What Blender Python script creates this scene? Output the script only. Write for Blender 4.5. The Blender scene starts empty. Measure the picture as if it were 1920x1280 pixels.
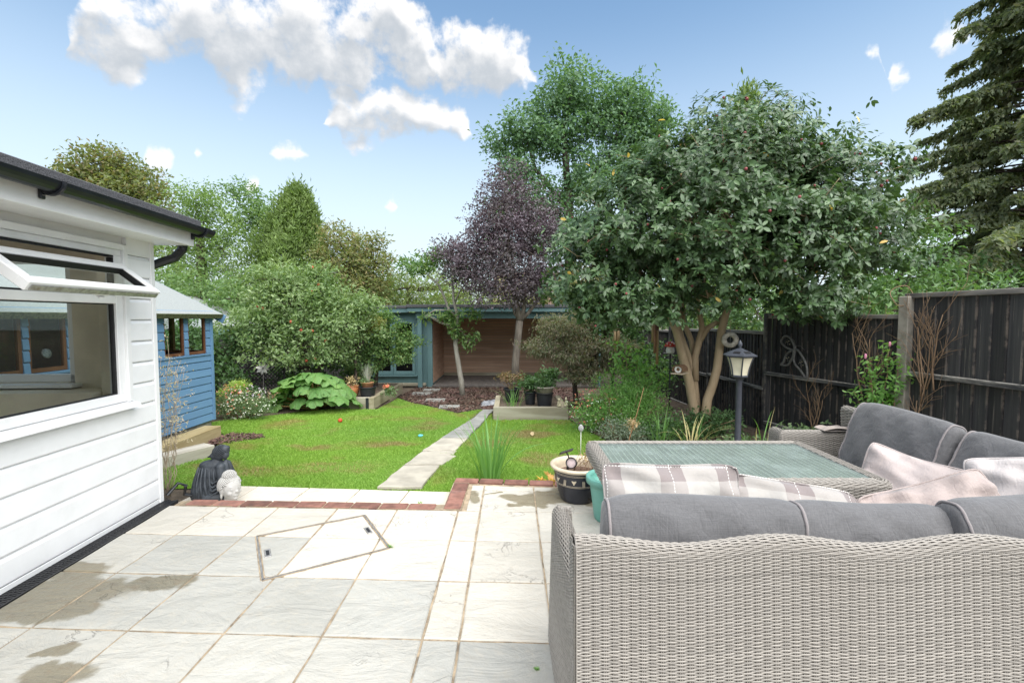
import bpy, bmesh, math, random
import numpy as np
from mathutils import Vector, Matrix, Euler

random.seed(7)
RNG = np.random.default_rng(11)
R = math.radians
scene = bpy.context.scene
col = scene.collection

# ------------------------------------------------------------------ camera
cam_data = bpy.data.cameras.new('camera')
cam_data.sensor_width = 36.0
cam_data.lens = 15.94
cam_data.clip_start = 0.05
cam_data.clip_end = 2000
cam = bpy.data.objects.new('camera', cam_data)
cam.location = (0, 0, 1.5)
cam.rotation_euler = (R(90 - 3.03), 0, 0)
col.objects.link(cam)
scene.camera = cam

# ------------------------------------------------------------------ sky
SUN_EL, SUN_AZ = R(57), R(152)          # azimuth clockwise from +Y (straight ahead)
SKY_STRENGTH = 0.12
CLOUD_WHITE, CLOUD_GREY = 4.9, 2.75
world = bpy.data.worlds.new('World')
scene.world = world
world.use_nodes = True
world.cycles.sampling_method = 'NONE'
wt = world.node_tree
for n in list(wt.nodes):
    wt.nodes.remove(n)


def N(tree, kind, **kw):
    n = tree.nodes.new(kind)
    for k, v in kw.items():
        setattr(n, k, v)
    return n


def L(tree, a, b):
    tree.links.new(a, b)


def fmath(tree, op, a, b=None, c=None, clamp=False):
    n = tree.nodes.new('ShaderNodeMath')
    n.operation = op
    n.use_clamp = clamp
    for i, s in enumerate((a, b, c)):
        if s is None:
            continue
        if isinstance(s, (int, float)):
            n.inputs[i].default_value = s
        else:
            tree.links.new(s, n.inputs[i])
    return n.outputs[0]


def vmath(tree, op, a, b=None):
    n = tree.nodes.new('ShaderNodeVectorMath')
    n.operation = op
    for i, s in enumerate((a, b)):
        if s is None:
            continue
        if isinstance(s, (tuple, list)):
            n.inputs[i].default_value = s
        else:
            tree.links.new(s, n.inputs[i])
    return n.outputs['Value'] if op in ('LENGTH', 'DOT_PRODUCT') else n.outputs[0]


def sstep(tree, x, lo, hi, a=0.0, b=1.0):
    n = tree.nodes.new('ShaderNodeMapRange')
    n.interpolation_type = 'SMOOTHSTEP'
    tree.links.new(x, n.inputs[0])
    for i, v in enumerate((lo, hi, a, b)):
        n.inputs[i + 1].default_value = v
    return n.outputs[0]


# cumulus clouds, three banks: (azimuth, mid elevation, half height) in radians
BANKS = [[(-0.80,0.3721,0),(-0.765,0.3721,0.0014),(-0.759,0.3800,0.0116),(-0.745,0.3932,0.0204),(-0.713,0.4210,0.0380),(-0.686,0.4419,0.0503),(-0.643,0.4726,0.0398),(-0.598,0.4832,0.0431),(-0.571,0.4706,0.0649),(-0.543,0.4628,0.0819),(-0.513,0.4774,0.0705),(-0.464,0.4908,0.0624),(-0.427,0.4915,0.0685),(-0.389,0.4957,0.0547),(-0.339,0.4964,0.0565),(-0.298,0.5074,0.0577),(-0.267,0.5213,0.0632),(-0.235,0.5217,0.0605),(-0.202,0.5167,0.0409),(-0.164,0.5032,0.0251),(-0.142,0.5004,0.0422),(-0.108,0.5051,0.0492),(-0.068,0.5037,0.0423),(-0.034,0.4972,0.0397),(0.006,0.4970,0.0436),(0.029,0.4817,0.0274),(0.046,0.4718,0.0066),(0.07,.47,0)],
         [(-.44,.35,0),(-0.420,0.3527,0.0018),(-0.392,0.3583,0.0146),(-0.362,0.3768,0.0327),(-0.332,0.3943,0.0461),(-0.290,0.4027,0.0518),(-0.253,0.3972,0.0415),(-0.215,0.4014,0.0427),(-0.182,0.4066,0.0418),(-0.137,0.4055,0.0328),(-0.103,0.3928,0.0343),(-0.086,0.3755,0.0247),(-0.063,0.3600,0.0049),(-.045,.36,0)],
         [(-0.678,0.2629,0.0025),(-0.665,0.2630,0.0167),(-0.651,0.2649,0.0194),(-0.636,0.2720,0.0153),(-0.625,0.2731,0.0026),(-0.607,0.2826,0.0017),(-0.596,0.2855,0.0113),(-0.585,0.2866,0.0017),(-0.537,0.2387,0.0019),(-0.516,0.2415,0.0131),(-0.505,0.2438,0.0104),(-0.500,0.2435,0.0000),(-0.495,0.2988,0.0009),(-0.469,0.3053,0.0110),(-0.437,0.3090,0.0121),(-0.403,0.3105,0.0019),(-0.280,0.2254,0.0010),(-0.255,0.2280,0.0168),(-0.237,0.2290,0.0021),(0.638,0.4251,0.0015),(0.652,0.4210,0.0089),(0.668,0.4158,0.0037),(0.674,0.3772,0.0023),(0.685,0.3800,0.0157),(0.702,0.3730,0.0104),(0.717,0.3666,0.0022),(0.723,0.4038,0.0014),(0.742,0.4109,0.0201),(0.757,0.4092,0.0205),(0.772,0.4034,0.0088),(0.781,0.3999,0.0020)]]

grp = bpy.data.node_groups.new('cloud_field', 'ShaderNodeTree')
grp.interface.new_socket('P', in_out='INPUT', socket_type='NodeSocketVector')
grp.interface.new_socket('D', in_out='OUTPUT', socket_type='NodeSocketFloat')
grp.interface.new_socket('B', in_out='OUTPUT', socket_type='NodeSocketFloat')
gi, go = N(grp, 'NodeGroupInput'), N(grp, 'NodeGroupOutput')
P = gi.outputs[0]
nz = N(grp, 'ShaderNodeTexNoise', noise_dimensions='2D')
nz.inputs['Scale'].default_value = 13
nz.inputs['Detail'].default_value = 6
nz.inputs['Roughness'].default_value = .58
L(grp, vmath(grp, 'MULTIPLY', P, (1, 1.3, 1)), nz.inputs['Vector'])
nz2 = N(grp, 'ShaderNodeTexNoise', noise_dimensions='2D')
nz2.inputs['Scale'].default_value = 52
nz2.inputs['Detail'].default_value = 5
nz2.inputs['Roughness'].default_value = .6
L(grp, P, nz2.inputs['Vector'])
sepg = N(grp, 'ShaderNodeSeparateXYZ')
L(grp, P, sepg.inputs[0])
nf = nz.outputs['Fac']
wz = N(grp, 'ShaderNodeTexNoise', noise_dimensions='2D')
wz.inputs['Scale'].default_value = 9
wz.inputs['Detail'].default_value = 2
L(grp, P, wz.inputs['Vector'])
wsep = N(grp, 'ShaderNodeSeparateColor')
L(grp, wz.outputs['Color'], wsep.inputs[0])
wu = fmath(grp, 'ADD', sepg.outputs[0], fmath(grp, 'MULTIPLY_ADD', wsep.outputs[0], .12, -.06))
wel = fmath(grp, 'ADD', sepg.outputs[1], fmath(grp, 'MULTIPLY_ADD', wsep.outputs[1], .10, -.05))
uu = fmath(grp, 'MULTIPLY_ADD', wu, .5 / .85, .5)
cur = None
for bi, bank in enumerate(BANKS):
    rp = N(grp, 'ShaderNodeValToRGB')
    e_ = rp.color_ramp.elements
    while len(e_) < len(bank):
        e_.new(.5)
    for i, (u, v, hh) in enumerate(bank):
        e_[i].position = .5 + u * .5 / .85
        e_[i].color = (v, max(hh * 1.12 if hh > .003 else -.012, -.03) + .03, 0, 1)
    L(grp, uu if bi < 2 else fmath(grp, 'MULTIPLY_ADD', sepg.outputs[0], .5 / .85, .5), rp.inputs[0])
    sc_ = N(grp, 'ShaderNodeSeparateColor')
    L(grp, rp.outputs[0], sc_.inputs[0])
    hlf = fmath(grp, 'SUBTRACT', sc_.outputs[1], .03)
    d = fmath(grp, 'ABSOLUTE', fmath(grp, 'SUBTRACT', wel if bi < 2 else sepg.outputs[1], sc_.outputs[0]))
    # distance inside the bank's outline, scaled to its own height
    q = fmath(grp, 'DIVIDE', fmath(grp, 'SUBTRACT', hlf, d), fmath(grp, 'MAXIMUM', fmath(grp, 'MULTIPLY_ADD', hlf, .55 if bi < 2 else .9, .006 if bi < 2 else .012), .006 if bi < 2 else .012))
    cur = q if cur is None else fmath(grp, 'MAXIMUM', cur, q)
inside = fmath(grp, 'LESS_THAN', fmath(grp, 'ABSOLUTE', sepg.outputs[0]), .80)
cur = fmath(grp, 'MINIMUM', cur, .9)
blob = fmath(grp, 'MULTIPLY_ADD', inside, fmath(grp, 'ADD', cur, 3.0), -3.0)
# more cumulus out of view, thickened there to turn the light more neutral
far = N(grp, 'ShaderNodeTexNoise', noise_dimensions='2D')
far.inputs['Scale'].default_value = 3.6
far.inputs['Detail'].default_value = 1
L(grp, vmath(grp, 'MULTIPLY', P, (1, 1.9, 1)), far.inputs['Vector'])
farv = fmath(grp, 'MULTIPLY_ADD', far.outputs['Fac'], 4.2, -1.95)
outside = fmath(grp, 'MAXIMUM', sstep(grp, fmath(grp, 'ABSOLUTE', sepg.outputs[0]), .88, 1.15),
                sstep(grp, sepg.outputs[1], .64, .8))
farv = fmath(grp, 'ADD', farv, fmath(grp, 'MULTIPLY_ADD', outside, 2.0, -2.0))
blob = fmath(grp, 'MAXIMUM', blob, farv)
dens = fmath(grp, 'ADD', blob, fmath(grp, 'MULTIPLY_ADD', nf, 2.2, -.98))
dens = fmath(grp, 'ADD', dens, fmath(grp, 'MULTIPLY_ADD', nz2.outputs['Fac'], 1.1, -.55))
L(grp, dens, go.inputs[0])
L(grp, fmath(grp, 'ADD', blob, fmath(grp, 'MULTIPLY_ADD', nf, .9, -.45)), go.inputs[1])

tc = N(wt, 'ShaderNodeTexCoord')
sep = N(wt, 'ShaderNodeSeparateXYZ')
L(wt, tc.outputs['Generated'], sep.inputs[0])
az = fmath(wt, 'ARCTAN2', sep.outputs[0], sep.outputs[1])
el = fmath(wt, 'ARCSINE', sep.outputs[2])
cp = N(wt, 'ShaderNodeCombineXYZ')
L(wt, az, cp.inputs[0])
L(wt, el, cp.inputs[1])
g1 = N(wt, 'ShaderNodeGroup', node_tree=grp)
L(wt, cp.outputs[0], g1.inputs[0])
g2 = N(wt, 'ShaderNodeGroup', node_tree=grp)
L(wt, vmath(wt, 'ADD', cp.outputs[0], (.012, .03, 0)), g2.inputs[0])
alpha = sstep(wt, g1.outputs[0], -.12, .95)
lit = fmath(wt, 'SUBTRACT', g1.outputs[0], g2.outputs[0])
shade = sstep(wt, fmath(wt, 'SUBTRACT', fmath(wt, 'MULTIPLY', lit, .30), g2.outputs[1]), -1.25, .35)
ccol = N(wt, 'ShaderNodeMix', data_type='RGBA')
L(wt, shade, ccol.inputs['Factor'])
g, w_ = CLOUD_GREY, CLOUD_WHITE
ccol.inputs['A'].default_value = (g * .93, g * 1.0, g * 1.08, 1)
ccol.inputs['B'].default_value = (w_ * 1.0, w_ * .985, w_ * .97, 1)
sky = N(wt, 'ShaderNodeTexSky', sky_type='NISHITA')
sky.sun_disc = False
sky.sun_elevation = SUN_EL
sky.sun_rotation = SUN_AZ
sky.altitude = 0
sky.air_density = 1.0
sky.dust_density = 1.0
sky.ozone_density = .7
# thin milky veil that thickens towards the horizon, as humid summer air does
veil = sstep(wt, el, 0.06, .62, .88, .04)
vm = N(wt, 'ShaderNodeMix', data_type='RGBA')
L(wt, veil, vm.inputs['Factor'])
tint = N(wt, 'ShaderNodeMix', data_type='RGBA', blend_type='MULTIPLY')
tint.inputs['Factor'].default_value = 1.0
L(wt, sky.outputs[0], tint.inputs['A'])
tint.inputs['B'].default_value = (.84, 1.0, 1.0, 1)
L(wt, tint.outputs['Result'], vm.inputs['A'])
vm.inputs['B'].default_value = (3.9, 4.4, 4.75, 1)
mixc = N(wt, 'ShaderNodeMix', data_type='RGBA')
L(wt, fmath(wt, 'MULTIPLY', alpha, sstep(wt, el, .0, .2, .3, .97)), mixc.inputs['Factor'])
L(wt, vm.outputs['Result'], mixc.inputs['A'])
L(wt, ccol.outputs['Result'], mixc.inputs['B'])
bg = N(wt, 'ShaderNodeBackground')
bg.inputs['Strength'].default_value = SKY_STRENGTH
L(wt, mixc.outputs['Result'], bg.inputs['Color'])
wo = N(wt, 'ShaderNodeOutputWorld')
L(wt, bg.outputs[0], wo.inputs[0])

# ------------------------------------------------------------------ sun
sd = bpy.data.lights.new('sun', 'SUN')
sd.energy = 3.5
sd.angle = R(85)
sd.color = (1.0, .965, .91)
sun = bpy.data.objects.new('sun', sd)
col.objects.link(sun)
sdir = Vector((math.sin(SUN_AZ) * math.cos(SUN_EL), math.cos(SUN_AZ) * math.cos(SUN_EL), math.sin(SUN_EL)))
sun.rotation_euler = (-sdir).to_track_quat('-Z', 'Y').to_euler()
sun.location = sdir * 30

# ------------------------------------------------------------------ exposure
scene.view_settings.view_transform = 'Standard'
scene.view_settings.look = 'None'
scene.view_settings.exposure = 0.97
scene.view_settings.gamma = 1.0
scene.view_settings.use_curve_mapping = False
scene.render.engine = 'CYCLES'
scene.cycles.use_denoising = True
scene.cycles.max_bounces = 6
scene.cycles.diffuse_bounces = 3
scene.cycles.glossy_bounces = 3
scene.cycles.transmission_bounces = 4
scene.cycles.transparent_max_bounces = 12
scene.cycles.caustics_reflective = False
scene.cycles.caustics_refractive = False


# ------------------------------------------------------------------ mesh helpers
def V3(*a):
    return np.array(a, float)


class MB:
    """collects faces for one mesh"""

    def __init__(self):
        self.v, self.f = [], []

    def add(self, verts, faces):
        o = len(self.v)
        self.v.extend([tuple(map(float, p)) for p in verts])
        self.f.extend([tuple(i + o for i in fc) for fc in faces])
        return self

    def box(self, x0, x1, y0, y1, z0, z1, M=None):
        vs = [(x, y, z) for z in (z0, z1) for (x, y) in ((x0, y0), (x1, y0), (x1, y1), (x0, y1))]
        if M is not None:
            vs = [tuple(M @ Vector(p)) for p in vs]
        return self.add(vs, [(3, 2, 1, 0), (4, 5, 6, 7), (0, 1, 5, 4), (1, 2, 6, 5), (2, 3, 7, 6), (3, 0, 4, 7)])

    def cbox(self, x0, x1, y0, y1, z0, z1, c=.004, M=None):
        """box with chamfered edges"""
        b = bmesh.new()
        bmesh.ops.create_cube(b, size=1)
        bmesh.ops.scale(b, vec=(x1 - x0, y1 - y0, z1 - z0), verts=b.verts)
        bmesh.ops.translate(b, vec=((x0 + x1) / 2, (y0 + y1) / 2, (z0 + z1) / 2), verts=b.verts)
        bmesh.ops.bevel(b, geom=list(b.edges), offset=c, segments=1, affect='EDGES', profile=.5)
        if M is not None:
            b.transform(M)
        b.verts.index_update()
        self.add([tuple(p.co) for p in b.verts], [tuple(q.index for q in fc.verts) for fc in b.faces])
        b.free()
        return self

    def tube(self, pts, rad, n=8, cap=True):
        pts = [Vector(p) for p in pts]
        if isinstance(rad, (int, float)):
            rad = [rad] * len(pts)
        rings = []
        ref = None
        for i, p in enumerate(pts):
            a = pts[max(i - 1, 0)]
            b = pts[min(i + 1, len(pts) - 1)]
            d = (b - a)
            d = d.normalized() if d.length > 1e-9 else Vector((0, 0, 1))
            if ref is None:
                ref = d.orthogonal().normalized()
            ref = (ref - d * ref.dot(d))
            ref = ref.normalized() if ref.length > 1e-6 else d.orthogonal().normalized()
            s = d.cross(ref)
            rings.append([p + (ref * math.cos(2 * math.pi * k / n) + s * math.sin(2 * math.pi * k / n)) * rad[i] for k in range(n)])
        vs = [q for r in rings for q in r]
        fs = []
        for i in range(len(rings) - 1):
            for k in range(n):
                k2 = (k + 1) % n
                fs.append((i * n + k, i * n + k2, (i + 1) * n + k2, (i + 1) * n + k))
        if cap:
            fs.append(tuple(reversed(range(n))))
            fs.append(tuple((len(rings) - 1) * n + k for k in range(n)))
        return self.add(vs, fs)

    def lathe(self, prof, n=24, c=(0, 0, 0), rot=0.0, M=None):
        vs, fs = [], []
        for (r, z) in prof:
            for k in range(n):
                a = 2 * math.pi * k / n + rot
                p = Vector((r * math.cos(a), r * math.sin(a), z))
                if M is not None:
                    p = M @ p
                vs.append((p[0] + c[0], p[1] + c[1], p[2] + c[2]))
        for i in range(len(prof) - 1):
            for k in range(n):
                k2 = (k + 1) % n
                fs.append((i * n + k, i * n + k2, (i + 1) * n + k2, (i + 1) * n + k))
        return self.add(vs, fs)

    def grid(self, fn, nu, nv, close_u=False):
        """fn(u, v) for u, v in 0..1"""
        vs = [fn(i / nu, j / nv) for j in range(nv + 1) for i in range(nu + 1)]
        w = nu + 1
        fs = [(j * w + i, j * w + i + 1, (j + 1) * w + i + 1, (j + 1) * w + i) for j in range(nv) for i in range(nu)]
        return self.add(vs, fs)

    def prism(self, poly, z0, z1):
        n = len(poly)
        vs = [(x, y, z0) for x, y in poly] + [(x, y, z1) for x, y in poly]
        fs = [tuple(reversed(range(n))), tuple(range(n, 2 * n))] + [(i, (i + 1) % n, n + (i + 1) % n, n + i) for i in range(n)]
        return self.add(vs, fs)

    def ball(self, c, r, seg=10, rings=6, M=None):
        rr = (r, r, r) if isinstance(r, (int, float)) else r
        vs, fs = [], []
        for j in range(rings + 1):
            t = math.pi * j / rings
            for k in range(seg):
                a = 2 * math.pi * k / seg
                p = Vector((math.sin(t) * math.cos(a) * rr[0], math.sin(t) * math.sin(a) * rr[1], math.cos(t) * rr[2]))
                if M is not None:
                    p = M @ p
                vs.append((p[0] + c[0], p[1] + c[1], p[2] + c[2]))
        for j in range(rings):
            for k in range(seg):
                k2 = (k + 1) % seg
                fs.append((j * seg + k, (j + 1) * seg + k, (j + 1) * seg + k2, j * seg + k2))
        return self.add(vs, fs)

    def mesh(self, name, smooth=False):
        me = bpy.data.meshes.new(name)
        me.from_pydata(self.v, [], self.f)
        me.validate()
        if smooth:
            me.polygons.foreach_set('use_smooth', [True] * len(me.polygons))
        me.update()
        return me

    def build(self, name, mat, parent=None, smooth=False, loc=None, rot=None):
        o = link(name, self.mesh(name, smooth), mat, parent)
        if loc is not None:
            o.location = loc
        if rot is not None:
            o.rotation_euler = rot
        return o


def link(name, me, mat=None, parent=None):
    o = bpy.data.objects.new(name, me)
    if mat is not None and me is not None and len(me.materials) == 0:
        me.materials.append(mat)
    col.objects.link(o)
    if parent is not None:
        o.parent = parent
    return o


def tag(o, label=None, cat=None, group=None, kind=None):
    if label:
        o['label'] = label
    if cat:
        o['category'] = cat
    if group:
        o['group'] = group
    if kind:
        o['kind'] = kind
    return o


def thing(name, label, cat, loc=(0, 0, 0), rz=0.0, group=None):
    o = bpy.data.objects.new(name, None)
    o.empty_display_size = .1
    col.objects.link(o)
    o.location = loc
    o.rotation_euler = (0, 0, rz)
    return tag(o, label, cat, group)


def fast_mesh(name, verts, tris, mat, parent=None, quads=False, smooth=False):
    """numpy arrays to mesh"""
    verts = np.asarray(verts, np.float32)
    tris = np.asarray(tris, np.int32)
    k = tris.shape[1]
    me = bpy.data.meshes.new(name)
    me.vertices.add(len(verts))
    me.vertices.foreach_set('co', verts.ravel())
    me.loops.add(tris.size)
    me.loops.foreach_set('vertex_index', tris.ravel())
    me.polygons.add(len(tris))
    me.polygons.foreach_set('loop_start', np.arange(0, tris.size, k, dtype=np.int32))
    me.polygons.foreach_set('loop_total', np.full(len(tris), k, np.int32))
    if smooth:
        me.polygons.foreach_set('use_smooth', np.ones(len(tris), bool))
    me.update(calc_edges=True)
    return link(name, me, mat, parent)


def lawn_z(y):
    return -.13 - .045 * (min(max(y, 4.3), 14.0) - 4.3)


def lawn_z_np(y):
    return -.13 - .045 * (np.clip(y, 4.3, 14.0) - 4.3)


# ------------------------------------------------------------------ material helpers
MATS = {}


def mat_new(name):
    m = bpy.data.materials.new(name)
    m.use_nodes = True
    t = m.node_tree
    for n in list(t.nodes):
        t.nodes.remove(n)
    out = N(t, 'ShaderNodeOutputMaterial')
    b = N(t, 'ShaderNodeBsdfPrincipled')
    L(t, b.outputs[0], out.inputs[0])
    MATS[name] = m
    return m, t, b, out


def mixrgb(t, fac, a, b, mode='MIX'):
    n = N(t, 'ShaderNodeMix', data_type='RGBA', blend_type=mode)
    for s, k in ((fac, 'Factor'), (a, 'A'), (b, 'B')):
        if isinstance(s, (int, float)):
            n.inputs[k].default_value = s
        elif isinstance(s, (tuple, list)):
            n.inputs[k].default_value = (*s, 1) if len(s) == 3 else s
        else:
            L(t, s, n.inputs[k])
    return n.outputs['Result']


def noise(t, scale, detail=4, rough=.55, vec=None, dist=0.0):
    n = N(t, 'ShaderNodeTexNoise')
    n.inputs['Scale'].default_value = scale
    n.inputs['Detail'].default_value = detail
    n.inputs['Roughness'].default_value = rough
    n.inputs['Distortion'].default_value = dist
    if vec is not None:
        L(t, vec, n.inputs['Vector'])
    return n.outputs['Fac']


def objvec(t, scale=(1, 1, 1), kind='Object', shift=True):
    c = N(t, 'ShaderNodeTexCoord')
    v = c.outputs[kind]
    if shift:
        oi = N(t, 'ShaderNodeObjectInfo')
        v = vmath(t, 'ADD', v, _rand3(t, oi))
    if scale != (1, 1, 1):
        v = vmath(t, 'MULTIPLY', v, scale)
    return v


def _rand3(t, oi):
    c = N(t, 'ShaderNodeCombineXYZ')
    L(t, fmath(t, 'MULTIPLY', oi.outputs['Random'], 37.0), c.inputs[0])
    L(t, fmath(t, 'MULTIPLY', oi.outputs['Random'], 91.0), c.inputs[1])
    L(t, fmath(t, 'MULTIPLY', oi.outputs['Random'], 53.0), c.inputs[2])
    return c.outputs[0]


def worldpos(t):
    return N(t, 'ShaderNodeNewGeometry').outputs['Position']


def bump(t, b, h, strength=.3, dist=.01):
    n = N(t, 'ShaderNodeBump')
    n.inputs['Strength'].default_value = strength
    n.inputs['Distance'].default_value = dist
    L(t, h, n.inputs['Height'])
    L(t, n.outputs[0], b.inputs['Normal'])


def plain(name, c, rough=.6, var=.12, scale=8, bumps=.15, bscale=60, metallic=0.0, spec=.4, stretch=(1, 1, 1), dirt=None, dirt_amt=.3, objvar=.0, bdist=.004):
    """one base colour with mottling, optional dirt colour, relief and per-object tint"""
    m, t, b, out = mat_new(name)
    v = objvec(t, stretch)
    f = noise(t, scale, 5, .6, v)
    lo = tuple(x * (1 - var) for x in c)
    hi = tuple(min(x * (1 + var), .95) for x in c)
    cc = mixrgb(t, sstep(t, f, .3, .7), lo, hi)
    if dirt is not None:
        d = noise(t, scale * .6, 6, .65, v)
        cc = mixrgb(t, sstep(t, d, .5, .75, 0, dirt_amt), cc, dirt)
    if objvar > 0:
        oi = N(t, 'ShaderNodeObjectInfo')
        k = fmath(t, 'MULTIPLY_ADD', oi.outputs['Random'], 2 * objvar, 1 - objvar)
        h = N(t, 'ShaderNodeHueSaturation')
        L(t, k, h.inputs['Value'])
        L(t, cc, h.inputs['Color'])
        cc = h.outputs[0]
    L(t, cc, b.inputs['Base Color'])
    b.inputs['Roughness'].default_value = rough
    b.inputs['Metallic'].default_value = metallic
    b.inputs['Specular IOR Level'].default_value = spec
    if bumps > 0:
        bump(t, b, noise(t, bscale, 4, .6, v), bumps, bdist)
    return m


def leafmat(name, cols, rough=.45, trans=.35, spec=.4, tcol=None, gain=1.62):
    """leaf colours picked per leaf"""
    m, t, b, out = mat_new(name)
    g = N(t, 'ShaderNodeNewGeometry')
    ramp = N(t, 'ShaderNodeValToRGB')
    ramp.color_ramp.interpolation = 'LINEAR'
    els = ramp.color_ramp.elements
    while len(els) < len(cols):
        els.new(.5)
    for i, c in enumerate(cols):
        lum = .3 * c[0] + .6 * c[1] + .1 * c[2]
        c = tuple((x * .80 + lum * .20) * gain for x in c)
        els[i].position = i / max(len(cols) - 1, 1)
        els[i].color = (*c, 1)
    L(t, g.outputs['Random Per Island'], ramp.inputs[0])
    cc = mixrgb(t, sstep(t, noise(t, 1.3, 3, .5, worldpos(t)), .35, .65, 0, 1), ramp.outputs[0],
                mixrgb(t, 1.0, ramp.outputs[0], (.78, .85, .75), 'MULTIPLY'))
    L(t, cc, b.inputs['Base Color'])
    b.inputs['Roughness'].default_value = rough
    b.inputs['Specular IOR Level'].default_value = spec
    tr = N(t, 'ShaderNodeBsdfTranslucent')
    tc_ = mixrgb(t, 1.0, cc, tcol or (1.5, 1.6, .7), 'MULTIPLY')
    L(t, tc_, tr.inputs['Color'])
    mx = N(t, 'ShaderNodeMixShader')
    mx.inputs[0].default_value = trans
    L(t, b.outputs[0], mx.inputs[1])
    L(t, tr.outputs[0], mx.inputs[2])
    L(t, mx.outputs[0], out.inputs[0])
    return m


def wood(name, c, dark, grain=(1, 1, 1), rough=.75, objvar=.12, peel=None, peel_amt=0.0, scale=6.0):
    """timber: streaks along the axis with the small stretch factor, optional peeled patches"""
    m, t, b, out = mat_new(name)
    v = objvec(t, grain)
    f = noise(t, scale, 6, .62, v, .4)
    cc = mixrgb(t, sstep(t, f, .32, .68), c, dark)
    if peel is not None:
        d = noise(t, scale * .9, 7, .7, v)
        cc = mixrgb(t, sstep(t, d, .62 - .1 * peel_amt, .72, 0, min(1, .5 + peel_amt)), cc, peel)
    if objvar:
        oi = N(t, 'ShaderNodeObjectInfo')
        h = N(t, 'ShaderNodeHueSaturation')
        L(t, fmath(t, 'MULTIPLY_ADD', oi.outputs['Random'], 2 * objvar, 1 - objvar), h.inputs['Value'])
        L(t, cc, h.inputs['Color'])
        cc = h.outputs[0]
    L(t, cc, b.inputs['Base Color'])
    b.inputs['Roughness'].default_value = rough
    b.inputs['Specular IOR Level'].default_value = .3
    bump(t, b, f, .35, .004)
    return m


def glassmat(name, tint=(.9, .95, .93), rough=.0):
    m, t, b, out = mat_new(name)
    t.nodes.remove(b)
    tr = N(t, 'ShaderNodeBsdfTransparent')
    tr.inputs[0].default_value = (*tint, 1)
    gl = N(t, 'ShaderNodeBsdfGlossy')
    gl.inputs['Roughness'].default_value = rough
    fr = N(t, 'ShaderNodeFresnel')
    fr.inputs[0].default_value = 1.5
    mx = N(t, 'ShaderNodeMixShader')
    L(t, fmath(t, 'MULTIPLY_ADD', fr.outputs[0], .9, .03), mx.inputs[0])
    L(t, tr.outputs[0], mx.inputs[1])
    L(t, gl.outputs[0], mx.inputs[2])
    L(t, mx.outputs[0], out.inputs[0])
    return m

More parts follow.
